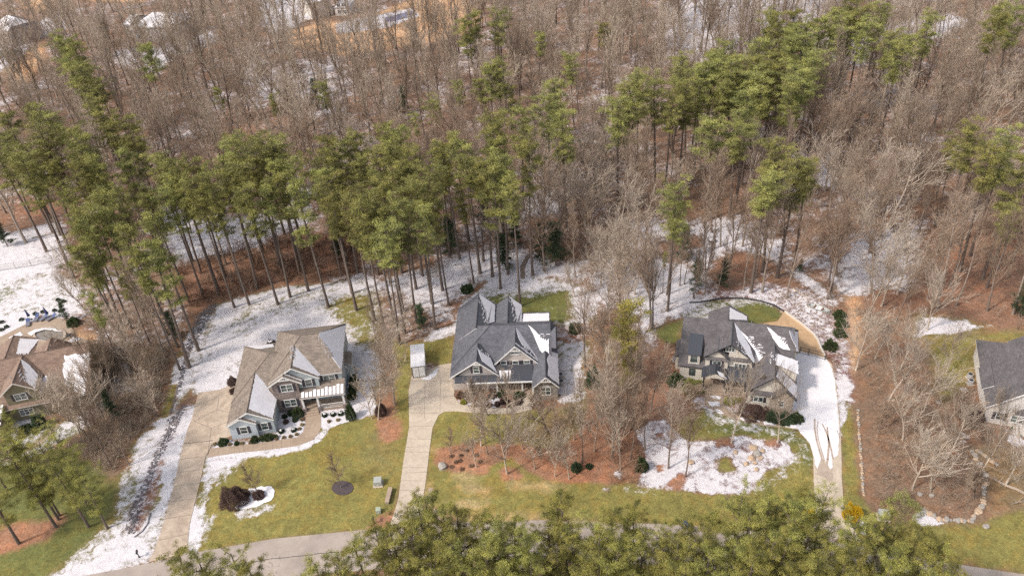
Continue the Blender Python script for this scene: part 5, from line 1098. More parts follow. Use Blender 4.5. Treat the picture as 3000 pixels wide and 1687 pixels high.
# ---- bare trees
random.seed(21)
BT = {'forest': [bare_proto(100 + k, 22, 'forest', M_twig, M_trunk) for k in range(5)], 'slim': [bare_proto(120 + k, 20, 'slim', M_twig, M_trunk) for k in range(2)],
      'spread': [bare_proto(130 + k, 18, 'spread', M_pale, M_pale) for k in range(3)], 'small': [bare_proto(150 + k, 6, 'small', M_twig, M_trunk) for k in range(2)]}
NB = [0]
def place_bare(kind, x, y, h, wd=1.0, lab=None, base=None, group=None, lean=None, name='bare_tree'):
    tm, bm_, H_ = random.choice(BT[kind]); k = h / H_; o = empty(name, (x, y, 0), random.uniform(0, 6.28)); o.scale = (k * wd, k * wd, k)
    if lean: o.rotation_euler.x, o.rotation_euler.y = lean
    else: o.rotation_euler.x, o.rotation_euler.y = random.gauss(0, .03), random.gauss(0, .03)
    base = base or {'forest': 'brown bare tree', 'slim': 'slim bare tree', 'spread': 'pale spreading bare tree', 'small': 'small bare tree'}[kind]
    tag(o, lab or uniq(base, (x, y)), 'tree', group or 'leafless trees around the houses and in the wood'); link('trunk', tm, o); link('branches', bm_, o); NB[0] += 1; return o
HAND = [('8', 820, 535, 14, 'spread', 1.0, 'bare tree with ivy dark trunk in the small round mulch bed'), ('8', 600, 300, 13, 'spread', .9), ('8', 655, 370, 12, 'slim', 1), ('8', 1340, 580, 11, 'spread', .9, 'pale bare tree at the front edge of the big red mulch bed'), ('8', 1240, 415, 12, 'forest', 1), ('8', 1445, 450, 14, 'slim', 1),
        ('8', 1695, 405, 16, 'forest', 1), ('8', 1760, 350, 15, 'forest', 1), ('8', 1975, 335, 14, 'slim', 1), ('8', 2170, 490, 16, 'forest', .8, 'straight bare tree standing in the snow bed near its left side'), ('8', 2310, 560, 14, 'slim', 1), ('9', 1020, 285, 19, 'spread', .62, 'tall pale twin stemmed tree in front of the cream house porch'), ('9', 1425, 285, 17, 'spread', .55, 'pale bare tree before the stone gable of the cream house'),
        ('7', 1430, 510, 6.5, 'small', .9, 'little bare tree in the round dark mulch ring on the lawn'), ('7', 740, 570, 6, 'small', 1.0, 'small bare tree in the snow bed beside the plum shrub'), ('8', 342, 365, 4.5, 'small', 1, 'thin sapling in the left red mulch bed'), ('8', 1110, 440, 4, 'small', .9), ('2', 1885, 900, 18, 'forest', .9, 'leaning bare tree right of the slate roofed house'),
        ('2', 760, 1390, 9, 'spread', .9), ('2', 1080, 1390, 11, 'spread', .8, 'pale many stemmed tree in front of the slate roofed house porch'), ('2', 880, 1400, 8, 'small', 1.2), ('8', 1450, 150, 12, 'slim', 1), ('8', 1150, 180, 9, 'small', 1.3),
        ('8', 1720, 250, 20, 'slim', 1), ('8', 1790, 200, 18, 'slim', .9), ('8', 1850, 420, 15, 'slim', .9), ('8', 1770, 500, 13, 'spread', .7), ('8', 1880, 150, 17, 'slim', 1), ('2', 2150, 500, 17, 'spread', .7), ('2', 2250, 700, 21, 'slim', 1), ('2', 2300, 1000, 20, 'slim', 1.1), ('2', 2120, 900, 16, 'spread', .9), ('2', 2380, 1200, 17, 'slim', 1), ('2', 2050, 1200, 12, 'spread', .9), ('8', 950, 330, 11, 'spread', .9), ('8', 1050, 500, 10, 'spread', .9), ('8', 1220, 560, 9, 'spread', .8), ('8', 1550, 350, 12, 'spread', .9), ('8', 1600, 120, 12, 'spread', .9), ('8', 560, 480, 9, 'spread', .9), ('8', 1380, 250, 11, 'spread', .8),
        ('6', 985, 515, 14, 'slim', 1), ('6', 720, 270, 15, 'spread', .9), ('6', 840, 300, 14, 'forest', 1), ('6', 1130, 480, 12, 'slim', 1), ('6', 1060, 410, 13, 'slim', 1), ('4', 1050, 1010, 15, 'forest', .9), ('4', 940, 1190, 14, 'spread', .9), ('4', 1300, 790, 13, 'spread', .8, 'pale forked tree above the snow patch left of the swale'), ('4', 1010, 1290, 12, 'forest', 1), ('4', 850, 1420, 16, 'spread', 1), ('4', 700, 1240, 13, 'spread', 1), ('4', 1110, 1040, 15, 'slim', 1), ('4', 500, 950, 9, 'spread', .9), ('4', 560, 720, 10, 'spread', .9), ('4', 1430, 1000, 11, 'forest', 1), ('4', 1480, 1190, 10, 'small', 1.3), ('4', 1200, 640, 12, 'spread', .9), ('4', 1000, 560, 14, 'spread', .9), ('4', 1500, 760, 12, 'forest', 1), ('4', 1380, 560, 13, 'spread', .9),
        ('5', 12, 405, 15, 'spread', .9, 'large pale tree beside the tan path right of the cream house'), ('5', 180, 560, 15, 'spread', .9), ('5', 360, 590, 13, 'spread', .9), ('5', 130, 705, 5, 'small', 1.3), ('5', 300, 1010, 13, 'spread', 1.05), ('5', 390, 1020, 12, 'spread', 1), ('5', 470, 870, 13, 'spread', 1), ('5', 640, 940, 13, 'spread', .9), ('5', 610, 1055, 7, 'small', 1.2), ('5', 525, 1110, 9, 'slim', 1), ('5', 770, 990, 14, 'spread', 1), ('5', 745, 700, 9, 'spread', .9), ('5', 560, 690, 8, 'small', 1.4), ('5', 250, 760, 13, 'spread', .9), ('5', 240, 400, 14, 'spread', .9), ('5', 470, 420, 11, 'spread', .9), ('5', 110, 350, 12, 'spread', .8),
        ('g', 785, 1090, 20, 'forest', .9), ('g', 1085, 1100, 21, 'slim', 1.1), ('g', 1115, 1095, 20, 'forest', .9), ('g', 720, 920, 20, 'slim', 1), ('g', 545, 940, 18, 'forest', .9), ('g', 460, 1030, 17, 'slim', 1), ('g', 600, 1045, 24, 'slim', 1.1), ('g', 170, 1030, 16, 'slim', 1), ('g', 350, 860, 18, 'slim', 1), ('g', 1920, 1175, 25, 'slim', 1.1, 'tall pale straight tree leaning right at the edge of the right hand lot'), ('g', 2060, 1145, 22, 'slim', 1), ('g', 80, 1090, 12, 'slim', 1), ('g', 2490, 1210, 24, 'forest', .9), ('g', 1850, 1330, 16, 'spread', .8), ('g', 1400, 1230, 16, 'spread', 1.0), ('g', 1500, 1150, 16, 'spread', 1.1), ('g', 1620, 1060, 17, 'spread', 1),
        ('h', 710, 1005, 17, 'slim', 1.1), ('h', 830, 815, 14, 'slim', 1), ('h', 875, 800, 12, 'slim', 1), ('h', 970, 945, 10, 'slim', 1), ('h', 1080, 910, 14, 'slim', 1), ('h', 1215, 870, 13, 'slim', 1), ('h', 1060, 660, 18, 'slim', 1), ('h', 530, 1260, 23, 'forest', .9, 'tall twin trunk bare tree left of the cream house'), ('h', 560, 1250, 20, 'forest', .8), ('h', 370, 900, 15, 'spread', .9), ('h', 250, 800, 16, 'spread', .9), ('h', 120, 880, 14, 'spread', .9), ('h', 60, 760, 15, 'spread', .9), ('h', 200, 1000, 13, 'spread', .9), ('h', 330, 700, 15, 'spread', .9), ('h', 1180, 440, 20, 'slim', 1), ('h', 1240, 420, 20, 'slim', 1), ('h', 1330, 640, 18, 'slim', 1),
        ('3', 215, 1440, 10, 'spread', 1), ('3', 20, 1200, 13, 'forest', 1), ('3', 420, 1200, 7, 'small', 1.4), ('3', 1120, 1130, 6, 'small', 1.2), ('p', 1156, 1185, 18, 'spread', .8, 'big pale bare tree between the blue-grey house and the white shed'), ('p', 1120, 1080, 14, 'forest', .8), ('1', 1960, 1060, 12, 'spread', .9), ('1', 1900, 1050, 10, 'spread', .9), ('1', 2030, 800, 10, 'forest', .9), ('2', -60, 900, 12, 'spread', .9), ('2', 20, 620, 10, 'spread', .9), ('2', 60, 480, 9, 'spread', .9),
        ('e', 2330, 1440, 12, 'forest', .8), ('e', 2180, 1300, 13, 'spread', 1), ('e', 1960, 1250, 15, 'spread', .9), ('e', 2060, 1120, 15, 'spread', 1), ('e', 1880, 1300, 12, 'spread', .9), ('e', 1760, 1340, 10, 'spread', .9), ('e', 1770, 1190, 16, 'slim', 1.1), ('d', 640, 1180, 12, 'spread', 1), ('d', 560, 1000, 13, 'spread', 1), ('b', 600, 640, 20, 'spread', 1.3, 'big pale sprawling tree left of the far green pine'), ('g', 1550, 560, 22, 'spread', 1.3, 'big pale spreading tree deep in the right hand wood')]
for q in HAND:
    p = P(q[0], q[1], q[2]); DONE.append((p.x, p.y)); place_bare(q[4], p.x, p.y, q[3], q[5], lab=q[6] if len(q) > 6 else None)
WOODS = [('f', [(-150, -140), (2700, -140), (2700, 830), (2560, 830), (2330, 770), (2200, 860), (2100, 760), (1990, 700), (1900, 620), (1640, 700), (1470, 715), (1190, 680), (1030, 715), (930, 680), (700, 720), (545, 755), (480, 880), (330, 1090), (250, 900), (240, 760), (160, 620), (-150, 640)])]
OPEN = [('a', [(2180, 240), (2400, 165), (2640, 170), (2640, 420), (2200, 350)]), ('b', [(-20, 230), (300, 20), (900, 20), (1080, 150), (640, 330), (-20, 430)]), ('a', [(950, 60), (1500, 60), (1500, 330), (950, 330)]), ('a', [(2000, -40), (2500, -40), (2380, 120), (1990, 230)]), ('a', [(-60, 0), (450, 60), (400, 290), (320, 430), (200, 620), (20, 620)]), ('c', [(1480, 210), (2000, 100), (2150, 150), (1950, 280), (1500, 300)])]
wp = wpoly('f', WOODS[0][1]); op = [wpoly(a, b) for a, b in OPEN]; strip = wpoly('2', [(2000, 350), (2450, 300), (2500, 1449), (2000, 1449)])
cand = []; YP = P('h', 320, 1010, 16.5)
rr = random.Random(77); Y = 100.0
while Y < 345:
    st = 5.7 + (Y - 100) * .016; X = -270.0
    while X < 280:
        x = X + rr.uniform(-.48, .48) * st; y = Y + rr.uniform(-.48, .48) * st; X += st
        u, v = pix((x, y, 10)); 
        if u < -120 or u > 3120 or v < -160: continue
        a = np.array([x]); b = np.array([y])
        if not inside(wp, a, b)[0] and not inside(strip, a, b)[0]: continue
        if any(inside(o, a, b)[0] for o in op) and rr.random() < .62: continue
        if any((x - q[0]) ** 2 + (y - q[1]) ** 2 < 2.6 ** 2 for q in DONE): continue
        # thin out under the big pines behind the blue-grey and slate roofed houses
        U, V_ = pix((x, y, 0))
        if 350 < U < 1500 and 640 < V_ < 900 and rr.random() < .6: continue
        if 1900 < U < 2450 and V_ > 640 and rr.random() < .55: continue
        if (x - YP.x) ** 2 + (y - YP.y + 3) ** 2 < 75 or (inside(strip, a, b)[0] and rr.random() < .65): continue
        cand.append((x, y))
    Y += st
cand.sort(key=lambda q: q[0] ** 2 + q[1] ** 2)
near = cand[:max(0, 296 - NB[0])]; far = cand[len(near):]
for x, y in near:
    U, V_ = pix((x, y, 0)); in_strip = inside(strip, np.array([x]), np.array([y]))[0]; k = 'slim' if in_strip and rr.random() < .6 else 'spread' if rr.random() < (.35 if U > 2400 else .5 if 1500 < U < 2050 and V_ > 420 else .15) else 'slim' if rr.random() < .25 else 'forest'
    in_strip = inside(strip, np.array([x]), np.array([y]))[0]
    place_bare(k, x, y, (rr.uniform(14, 23) if not in_strip else rr.uniform(9, 14)) * (.9 if k == 'spread' else 1), rr.uniform(.85, 1.2))
print('pines', sum(1 for o in bpy.data.objects if o.name.startswith('pine_tree'))); print('bare individuals', NB[0], 'far mass', len(far))
# the rest of the wood: one mass of far-off leafless trees
MV = []; MF = []; TV = []; nb = 0
lows = []
for k in range(6):
    T, B = bare_tree(200 + k, 21, ('forest', 'forest', 'slim', 'forest', 'spread', 'slim')[k]); q = random.Random(k)
    B = [b for b in B if b[2] > .02 or q.random() < .5]; B = [(b[0], b[1], max(b[2] * 1.15, .026), max(b[3] * 1.1, .024)) for b in B]
    T = [(b[0], b[1], b[2] * 1.3, b[3] * 1.3) for b in T]; V1, F1_ = tubes(T, 5); V2, F2_ = tubes(B, 3); lows.append((V1, F1_, V2, F2_))
VV = []; FF = []; MI = []; TT = []; base = 0
for x, y in far:
    V1, F1_, V2, F2_ = lows[rr.randrange(6)]; a = rr.random() * 6.283; s = rr.uniform(.72, 1.18); w_ = s * rr.uniform(.85, 1.15); c_, s_ = math.cos(a), math.sin(a); lx, ly = rr.gauss(0, .04), rr.gauss(0, .04); tone = rr.random()
    for V0, F0, mi in ((V1, F1_, 0), (V2, F2_, 1)):
        V = np.empty_like(V0); V[:, 0] = (V0[:, 0] * c_ - V0[:, 1] * s_) * w_ + lx * V0[:, 2] + x; V[:, 1] = (V0[:, 0] * s_ + V0[:, 1] * c_) * w_ + ly * V0[:, 2] + y; V[:, 2] = V0[:, 2] * s
        VV.append(V); FF.append(F0 + base); base += len(V); MI.append(np.full(len(F0), mi)); TT.append(np.full(len(V), tone))
def tone_mat(name, lo, hi):
    m, n, p = newmat(name); at = n.nodes.new('ShaderNodeAttribute'); at.attribute_name = 'tone'
    n.links.new(mixc(n, at.outputs['Fac'], lo, hi), p.inputs['Base Color']); p.inputs['Roughness'].default_value = 1; p.inputs['Specular IOR Level'].default_value = .05; return m
M_ftr = tone_mat('far_bark', (.12, .09, .075), (.40, .34, .285)); M_ftw = tone_mat('far_twigs', (.24, .18, .135), (.52, .43, .34))
me = mesh_np('far_wood', np.concatenate(VV), np.concatenate(FF), [M_ftr, M_ftw], np.concatenate(TT)); me.polygons.foreach_set('material_index', np.concatenate(MI).astype(np.int32))
tag(link('far_wood', me), 'mass of far-off leafless grey trees filling the top of the view', 'wood', kind='stuff')
# brush and saplings on the wood floor
def brush(name, polys, n, hlo, hhi, mat, lab, cat, seed, sp=.5, tw=9, r=.012):
    q = random.Random(seed); S = []; k = 0; T_ = []
    P_ = [wpoly(a, b) for a, b in polys]; X0 = min(p.x for w in P_ for p in w); X1 = max(p.x for w in P_ for p in w); Y0 = min(p.y for w in P_ for p in w); Y1 = max(p.y for w in P_ for p in w)
    pts = np.array([[q.uniform(X0, X1), q.uniform(Y0, Y1)] for _ in range(n * 12)]); ok = np.zeros(len(pts), bool)
    for w in P_: ok |= inside(w, pts[:, 0], pts[:, 1])
    for x, y in pts[ok][:n]:
        h = q.uniform(hlo, hhi)
        for _ in range(tw):
            p0 = Vector((x + q.gauss(0, sp * .3), y + q.gauss(0, sp * .3), 0)); p1 = p0 + Vector((q.gauss(0, sp * .6), q.gauss(0, sp * .6), h * q.uniform(.4, .7))); p2 = p1 + Vector((q.gauss(0, sp * .6), q.gauss(0, sp * .6), h * q.uniform(.2, .5)))
            S.append((p0, p1, r * 1.3, r)); S.append((p1, p2, r, r * .7))
            p3 = p1 + Vector((q.gauss(0, sp * .7), q.gauss(0, sp * .7), h * q.uniform(.1, .4))); S.append((p1, p3, r, r * .7))
    V, F = tubes(S, 3); t = np.repeat(np.random.RandomState(seed).rand(len(S)), 6)
    tag(link(name, mesh_np(name, V, F, mat, t)), lab, cat, kind='stuff')
brush('undergrowth', [('f', WOODS[0][1])], 3800, 1.0, 3.2, M_ftw, 'low grey-brown twiggy undergrowth across the wood floor', 'undergrowth', 5, .9, 8, .02)
brush('undergrowth', [('2', [(1990, 350), (2400, 300), (2450, 1449), (2050, 1449)]), ('8', [(1690, -60), (1960, -60), (1960, 300), (1930, 620), (1680, 620)])], 170, 1, 2.6, M_rust, 'rusty brown brush between the slate roofed and cream houses', 'undergrowth', 6, .7, 9, .014)
brush('undergrowth', [('4', [(560, 560), (1620, 520), (1500, 1150), (1000, 1449), (800, 1200), (500, 1000)]), ('6', [(560, 300), (1400, 20), (1130, 320), (960, 600)])], 900, .8, 3.0, M_ftw, 'tangled brown brush between the olive house and the swale', 'undergrowth', 7, .8, 8, .014)
brush('undergrowth', [('5', [(60, 400), (600, 500), (650, 900), (600, 1150), (250, 1150), (120, 1050)])], 240, .6, 2.4, M_ftw, 'thin grey brush on the leaf covered right hand lot', 'undergrowth', 8, .7, 8, .012)
brush('undergrowth', [('d', [(1290, 880), (1600, 790), (2100, 640), (2640, 600), (2640, 950), (2050, 980), (1480, 1200)]), ('e', [(0, 900), (160, 980), (120, 1180), (0, 1210)])], 260, 1, 3.0, M_rust, 'rust coloured leafy saplings on the orange leaf bank', 'undergrowth', 9, .8, 10, .022)

# ---------------------------------------------------------------- small things
def put(o, s, x, y, z=0, rz=0): p = P(s, x, y, z); o.location = (p.x, p.y, z); o.rotation_euler.z = rz; return o
def rockmesh(seed, r=.3, mat=None, flat=.6):
    bm = bmesh.new(); bmesh.ops.create_icosphere(bm, subdivisions=2, radius=r); q = random.Random(seed); ph = [q.uniform(0, 6) for _ in range(6)]
    for v in bm.verts:
        c = v.co / r; k = 1 + .18 * math.sin(c.x * 3 + ph[0]) + .15 * math.sin(c.y * 4 + ph[1]) + .12 * math.sin(c.z * 5 + ph[2]) + q.uniform(-.05, .05); v.co *= k; v.co.z *= flat; v.co.z += r * flat * .55
    me = bpy.data.meshes.new('rock'); bm.to_mesh(me); bm.free(); me.materials.append(mat or M_rock); return me
RK = [rockmesh(k, .3, M_rock if k % 2 else M_tanrock) for k in range(6)]
def rock(s, x, y, sc, lab, group=None, cap=False, k=None):
    o = link('rock', RK[(k if k is not None else random.randrange(6))]); put(o, s, x, y, 0, random.uniform(0, 6)); o.scale = (sc, sc * random.uniform(.7, 1.1), sc * random.uniform(.7, 1)); tag(o, lab, 'rock', group)
    if cap:
        mb = MB(); mb.lathe([(.24, .25), (.2, .34), (.08, .38)], n=9); mb.build('snow_cap', M_snow, o, True)
    return o
def shrub(s, x, y, rx, h, mat, lab, group=None, ry=None, cap=False, blades=None, rz=0, name='shrub', dens=1):
    ry = ry or rx; n = blades or int(min(9000, 900 + 2300 * (rx * ry + rx * h)) * dens); o = link(name, shrub_mesh(random.randrange(9999), rx, ry, h, n, mat, blen=.15, bw=.035)); put(o, s, x, y, 0, rz); tag(o, lab, 'shrub', group)
    mb = MB()
    for k in range(5): mb.tube((0, 0, 0), (rx * .6 * math.cos(k * 1.3), ry * .6 * math.sin(k * 1.3), h * .75), .03, .012, 4)
    mb.build('stems', M_bark, o)
    if cap:
        mb = MB(); mb.lathe([(rx * .7, h * .88), (rx * .5, h * 1.02), (rx * .15, h * 1.08)], n=10, sq=ry / rx); mb.build('snow_cap', M_snow, o, True)
    return o
random.seed(5)
GR1 = 'low shrubs in the snowy bed of the blue-grey house'
shrub('1', 500, 1285, .75, .95, M_box, 'round green shrub left of the garage front of the blue-grey house'); shrub('1', 795, 1262, .6, .95, M_box, 'green shrub at the step between the two garage front gables')
shrub('1', 915, 1240, 1.45, .8, M_box, 'clipped green hedge under the right garage window of the blue-grey house', ry=.6, rz=.08); shrub('1', 625, 1290, .38, .5, M_box, 'small dark shrub in the snow below the left garage window')
shrub('1', 1200, 1015, 1.0, 1.3, M_box, 'leafy green bush snow dusted beside the porch steps', cap=False); shrub('1', 1135, 1005, .5, .7, M_dneedle, 'dark low bush against the stone bay beside the leafy bush')
for x, y, l in ((1075, 1035, 'round dark tub shaped shrub nearest the stone bay'), (1090, 1085, 'brown round shrub in the middle of the snow bed'), (1173, 1068, 'small round dark shrub right of the brown one in the snow bed'), (1048, 1175, 'round snow capped shrub near the garage wall corner'), (1165, 1162, 'snow capped round shrub near the path bend'), (1455, 1022, 'left ring shaped snow capped shrub below the porch'), (1535, 1015, 'middle ring shaped snow capped shrub below the porch'), (1607, 1008, 'right ring shaped snow capped shrub below the porch')):
    shrub('1', x, y, .42, .5, M_dneedle if 'dark' in l or 'capped' in l else M_plum, l, GR1, cap='capped' in l)
for k, (x, y) in enumerate(((1240, 1062), (1240, 1110), (1215, 1150), (1190, 1200), (1130, 1220), (1068, 1230), (1000, 1243), (755, 1278), (675, 1285), (560, 1295), (480, 1300), (420, 1292), (1495, 1078), (1578, 1065))):
    shrub('1', x, y, .28, .3, M_grassy, uniq('straw coloured tuft', P('1', x, y)), 'straw coloured tufts in the snow bed', name='grass_tuft', blades=500)
shrub('1', 1705, 1040, .8, 2.9, M_box, 'cone shaped evergreen at the right front corner of the blue-grey house', name='cone_shrub')
for k, (x, y) in enumerate(((1735, 700), (1732, 745), (1725, 790), (1715, 850))): shrub('1', x, y, .75, 1.3, M_box, ['hedge shrub nearest the air conditioners', 'second hedge shrub in front of the air conditioners', 'third hedge shrub along the right wall of the blue-grey house', 'front hedge shrub along the right wall of the blue-grey house'][k], 'hedge along the right wall', rz=0)
shrub('1', 590, 720, .8, 1.4, M_plum, 'purple brown shrub beside the garage of the blue-grey house'); shrub('1', 600, 800, .7, .8, M_plum, 'low snowy purple shrub by the top of the first drive')
shrub('1', 950, 345, .7, .8, M_plum, 'brown shrub behind the left wing roof of the blue-grey house', cap=True); shrub('1', 1985, 1000, .9, 2.0, M_plum, 'dark bushy shrub at the top of the narrow mulch strip')
shrub('7', 530, 640, 1.9, 3.0, M_plum, 'big plum brown shrub on the left lawn of the blue-grey house', ry=1.5, dens=1.6); shrub('7', 590, 590, 1.4, 1.8, M_plum, 'lower right part of the plum hedge curling round the snow bed', ry=.9)
shrub('7', 740, 580, .9, .8, M_plum, 'small plum brown shrub under the little bare tree')
tag(snowsheet('7', [(540, 680), (600, 620), (660, 520), (760, 500), (850, 500), (875, 540), (850, 610), (750, 660), (640, 690), (560, 695)], seed=8, top=.05), kind='stuff', label='snow filling the kidney shaped bed on the left lawn', cat='snow')
mb = MB(); w = [P('7', 1442 + 90 * math.cos(a), 512 + 60 * math.sin(a)) for a in [k * 6.283 / 28 for k in range(28)]]; w.reverse(); mb.prism([(p.x, p.y, .06) for p in w], .05); tag(mb.build('mulch_ring', plain('dark_mulch', (.075, .058, .062), .95, .4, 6)), 'dark round mulch ring under the little bare tree', 'mulch', kind='stuff')
# utility boxes
def ubox(s, x, y, w, d, h, m, lab, rz=0, pad=True):
    o = empty('utility_box', rz=rz); put(o, s, x, y, 0, rz); tag(o, lab, 'utility box')
    mb = MB(); mb.prism([(-w / 2, -d / 2, h * .82), (w / 2, -d / 2, h * .82), (w / 2, d / 2, h), (-w / 2, d / 2, h)], 0, off=(0, 0, -h * .8)); mb.box(-w / 2 - .03, -d / 2 - .04, h * .45, w / 2 + .03, -d / 2 - .01, h * .5); mb.build('cabinet', m, o)
    if pad: mb = MB(); mb.box(-w / 2 - .15, -d / 2 - .2, 0, w / 2 + .15, d / 2 + .15, .1); mb.build('pad', M_conc2, o)
    mb = MB(); mb.box(-.12, -d / 2 - .06, h * .3, .12, -d / 2 - .035, h * .42); mb.build('sign', M_cream, o); return o
M_ugr = plain('utility_green', (.30, .34, .27), .6, .15); M_ugy = plain('utility_grey', (.33, .34, .32), .6, .15)
ubox('7', 1742, 480, 1.15, 1.0, 1.1, M_ugy, 'grey transformer box on a pad between the lawn and the middle drive'); ubox('7', 1745, 715, .7, .6, .8, M_ugr, 'small pale green utility box nearer the road by the middle drive', pad=False)
ubox('5', 150, 1152, 1.3, 1.1, 1.1, M_ugy, 'grey green transformer box at the road edge of the right hand lot', -.2)
# stone piers, mailboxes, bins
def pier(s, x, y, L, rz, h, lab, name='stone_pier'):
    o = empty(name); put(o, s, x, y, 0, rz); tag(o, lab, 'stone wall'); mb = MB(); mb.box(-.22, -L / 2, 0, .22, L / 2, h); mb.build('wall', M_st3, o)
    mb = MB(); mb.box(-.3, -L / 2 - .06, h, .3, L / 2 + .06, h + .09); mb.build('cap', M_tan, o); return o
pier('7', 1832, 590, 2.6, -.12, .55, 'low tan stone wall left of the middle drive'); o = pier('7', 2180, 590, 1.9, -.08, .75, 'low tan stone wall with snow beside it right of the middle drive')
def mailbox(s, x, y, lab, rz=0):
    o = empty('mailbox'); put(o, s, x, y, 0, rz); tag(o, lab, 'mailbox'); mb = MB(); mb.tube((0, 0, 0), (0, 0, 1.05), .06, n=8); mb.tube((0, 0, 0), (0, 0, .35), .13, .08, 8); mb.box(-.05, -.28, .93, .05, .3, 1.03); mb.build('post', M_dark, o)
    mb = MB(); mb.prism([(-.13, -.3, 1.22), (-.08, -.3, 1.31), (.08, -.3, 1.31), (.13, -.3, 1.22), (.13, -.3, 1.05), (-.13, -.3, 1.05)][::-1], 0, off=(0, .6, 0)); b = mb.build('box', M_dark, o)
    mb = MB(); mb.box(.135, 0, 1.18, .15, .15, 1.24); mb.build('flag', plain('red_paint', (.5, .03, .03)), b)
mailbox('7', 1707, 808, 'dark mailbox on a post in the red mulch by the road', .1); mailbox('6', 1215, 1283, 'dark mailbox on a post in the snow near the lower left road edge', .3)
mailbox('9', 1690, 1075, 'dark mailbox among the foreground pines left of the right hand drive foot')
def bin_(s, x, y, lab, m):
    o = empty('wheeled_bin'); put(o, s, x, y, 0, .15); tag(o, lab, 'bin'); mb = MB(); mb.prism([(-.33, -.38, 1.0), (.33, -.38, 1.0), (.33, .38, 1.0), (-.33, .38, 1.0)], .92); mb.build('body', m, o)
    mb = MB(); mb.prism([(-.36, -.42, 1.04), (.36, -.42, 1.04), (.36, .42, 1.12), (-.36, .42, 1.12)], .06); mb.build('lid', m, o)
    for q in (-1, 1): mb = MB(); mb.tube((q * .3, .36, .12), (q * .37, .36, .12), .12, n=12); mb.build('wheel', M_dark, o)
bin_('9', 612, 1030, 'dark blue wheeled bin at the road edge among the foreground pines', plain('bin_blue', (.03, .05, .10), .5))
# air conditioners
def acu(s, x, y, lab, sn=False):
    o = empty('air_conditioner'); put(o, s, x, y, 0, .1); tag(o, lab, 'air conditioner', 'air conditioners beside the houses'); mb = MB(); mb.lathe([(.45, 0), (.45, .8), (.42, .85)], n=14); mb.build('casing', plain('ac_grey', (.42, .41, .42), .5, .1), o)
    mb = MB(); mb.lathe([(.34, .86), (.32, .88)], n=14); mb.build('fan_guard', M_dark, o); mb = MB(); mb.box(-.5, -.5, 0, .5, .5, .06); mb.build('pad', M_conc2, o)
    if sn: mb = MB(); mb.lathe([(.40, .885), (.36, .95), (.2, .98)], n=12); mb.build('snow_cap', M_snow, o, True)
acu('1', 1732, 605, 'round air conditioner beside the right wall of the blue-grey house, rear one'); acu('1', 1725, 655, 'round air conditioner beside the right wall of the blue-grey house, front one', True)
acu('2', 1636, 1010, 'rear air conditioner right of the stone wing of the slate roofed house'); acu('2', 1642, 1080, 'front air conditioner right of the stone wing of the slate roofed house')
acu('3', 262, 690, 'air conditioner at the left wall of the cream house'); acu('5', 588, 445, 'rear round air conditioner left of the white right edge house'); acu('5', 592, 475, 'front round air conditioner left of the white right edge house')
mb = MB(); mb.box(-.5, -.45, 0, .5, .45, .12); o = tag(mb.build('concrete_lid', M_white), 'white square slab on the grass left of the white right edge house', 'slab'); put(o, '5', 562, 508)
# storage shed
a = P('2', 105, 1015); b = P('2', 245, 998); o = empty('storage_shed', (a.x, a.y, 0), math.atan2(b.y - a.y, b.x - a.x)); tag(o, 'white flat topped storage shed with dark corner frame beside the middle drive', 'shed'); W = (b - a).length; D_ = 5.6; Hh = 2.4
mb = MB(); mb.box(.05, .05, 0, W - .05, D_ - .05, Hh); mb.build('wall', M_white, o)
mb = MB()
for x in (0, W - .1):
    for y in (0, D_ - .1): mb.box(x, y, 0, x + .1, y + .1, Hh + .02)
mb.box(.1, -.01, Hh - .1, W - .1, .049, Hh + .02); mb.box(.1, -.01, 0, W - .1, .049, .1); mb.build('frame', M_dark, o)
mb = MB(); mb.prism([(-.06, -.06, Hh + .1), (W + .06, -.06, Hh + .1), (W + .06, D_ + .06, Hh + .25), (-.06, D_ + .06, Hh + .25)], .07); mb.build('roof', concrete_mat('snowy_roof', (.55, .55, .58), stain=(.72, .71, .74), st=.9), o)
mb = MB(); mb.box(W / 2 - .02, .02, .12, W / 2 + .02, .048, Hh - .12); mb.build('door_seam', M_ugy, o)
tag(snowsheet('2', [(190, 1020), (260, 1000), (330, 930), (370, 910), (350, 980), (280, 1030), (230, 1035)], seed=3, top=.05), kind='stuff', label='snow patch at the front right corner of the storage shed', cat='snow')
# shrubs round the slate roofed and cream houses
shrub('2', 1975, 1085, 1.3, 3.6, M_dneedle, 'tall dark oval evergreen right of the slate roofed house', ry=1.2, dens=1.2); shrub('2', 665, 115, 1.2, 1.3, M_box, 'round green bush behind the slate roofed house'); shrub('2', 1780, 530, 1.1, 1.7, M_dneedle, 'dark bush on the leaf bed behind the right side of the slate roofed house')
for k, (x, y, r, h, m_) in enumerate(((1195, 1275, .6, .6, M_plum), (1200, 1215, .9, 1.0, M_box), (930, 1200, .7, .8, M_plum), (630, 1270, .5, .5, M_yneedle), (700, 1190, .8, .9, M_plum), (800, 1240, .6, .6, M_rust), (1050, 1260, .7, .6, M_plum), (1010, 1190, .7, .8, M_box), (890, 1300, .5, .5, M_rust), (1120, 1300, .5, .4, M_grassy), (980, 1290, .5, .5, M_plum), (600, 1200, .7, .8, M_rust), (740, 1300, .5, .4, M_grassy))):
    shrub('2', x, y, r, h, m_, uniq('%s shrub' % {M_plum: 'plum brown', M_box: 'dark green', M_yneedle: 'yellow', M_rust: 'rust brown', M_grassy: 'straw'}[m_], P('2', x, y)), 'shrubs in the bed before the slate roofed house')
for k, (x, y) in enumerate(((8 * 44, 480), (430, 385), (420, 430), (520, 470), (440, 500), (350, 390), (590, 440), (390, 440), (480, 340), (560, 380))): shrub('8', x, y, .34, .26, M_rust, uniq('small brown plant', P('8', x, y)), 'small plants in the left red mulch bed', blades=350)
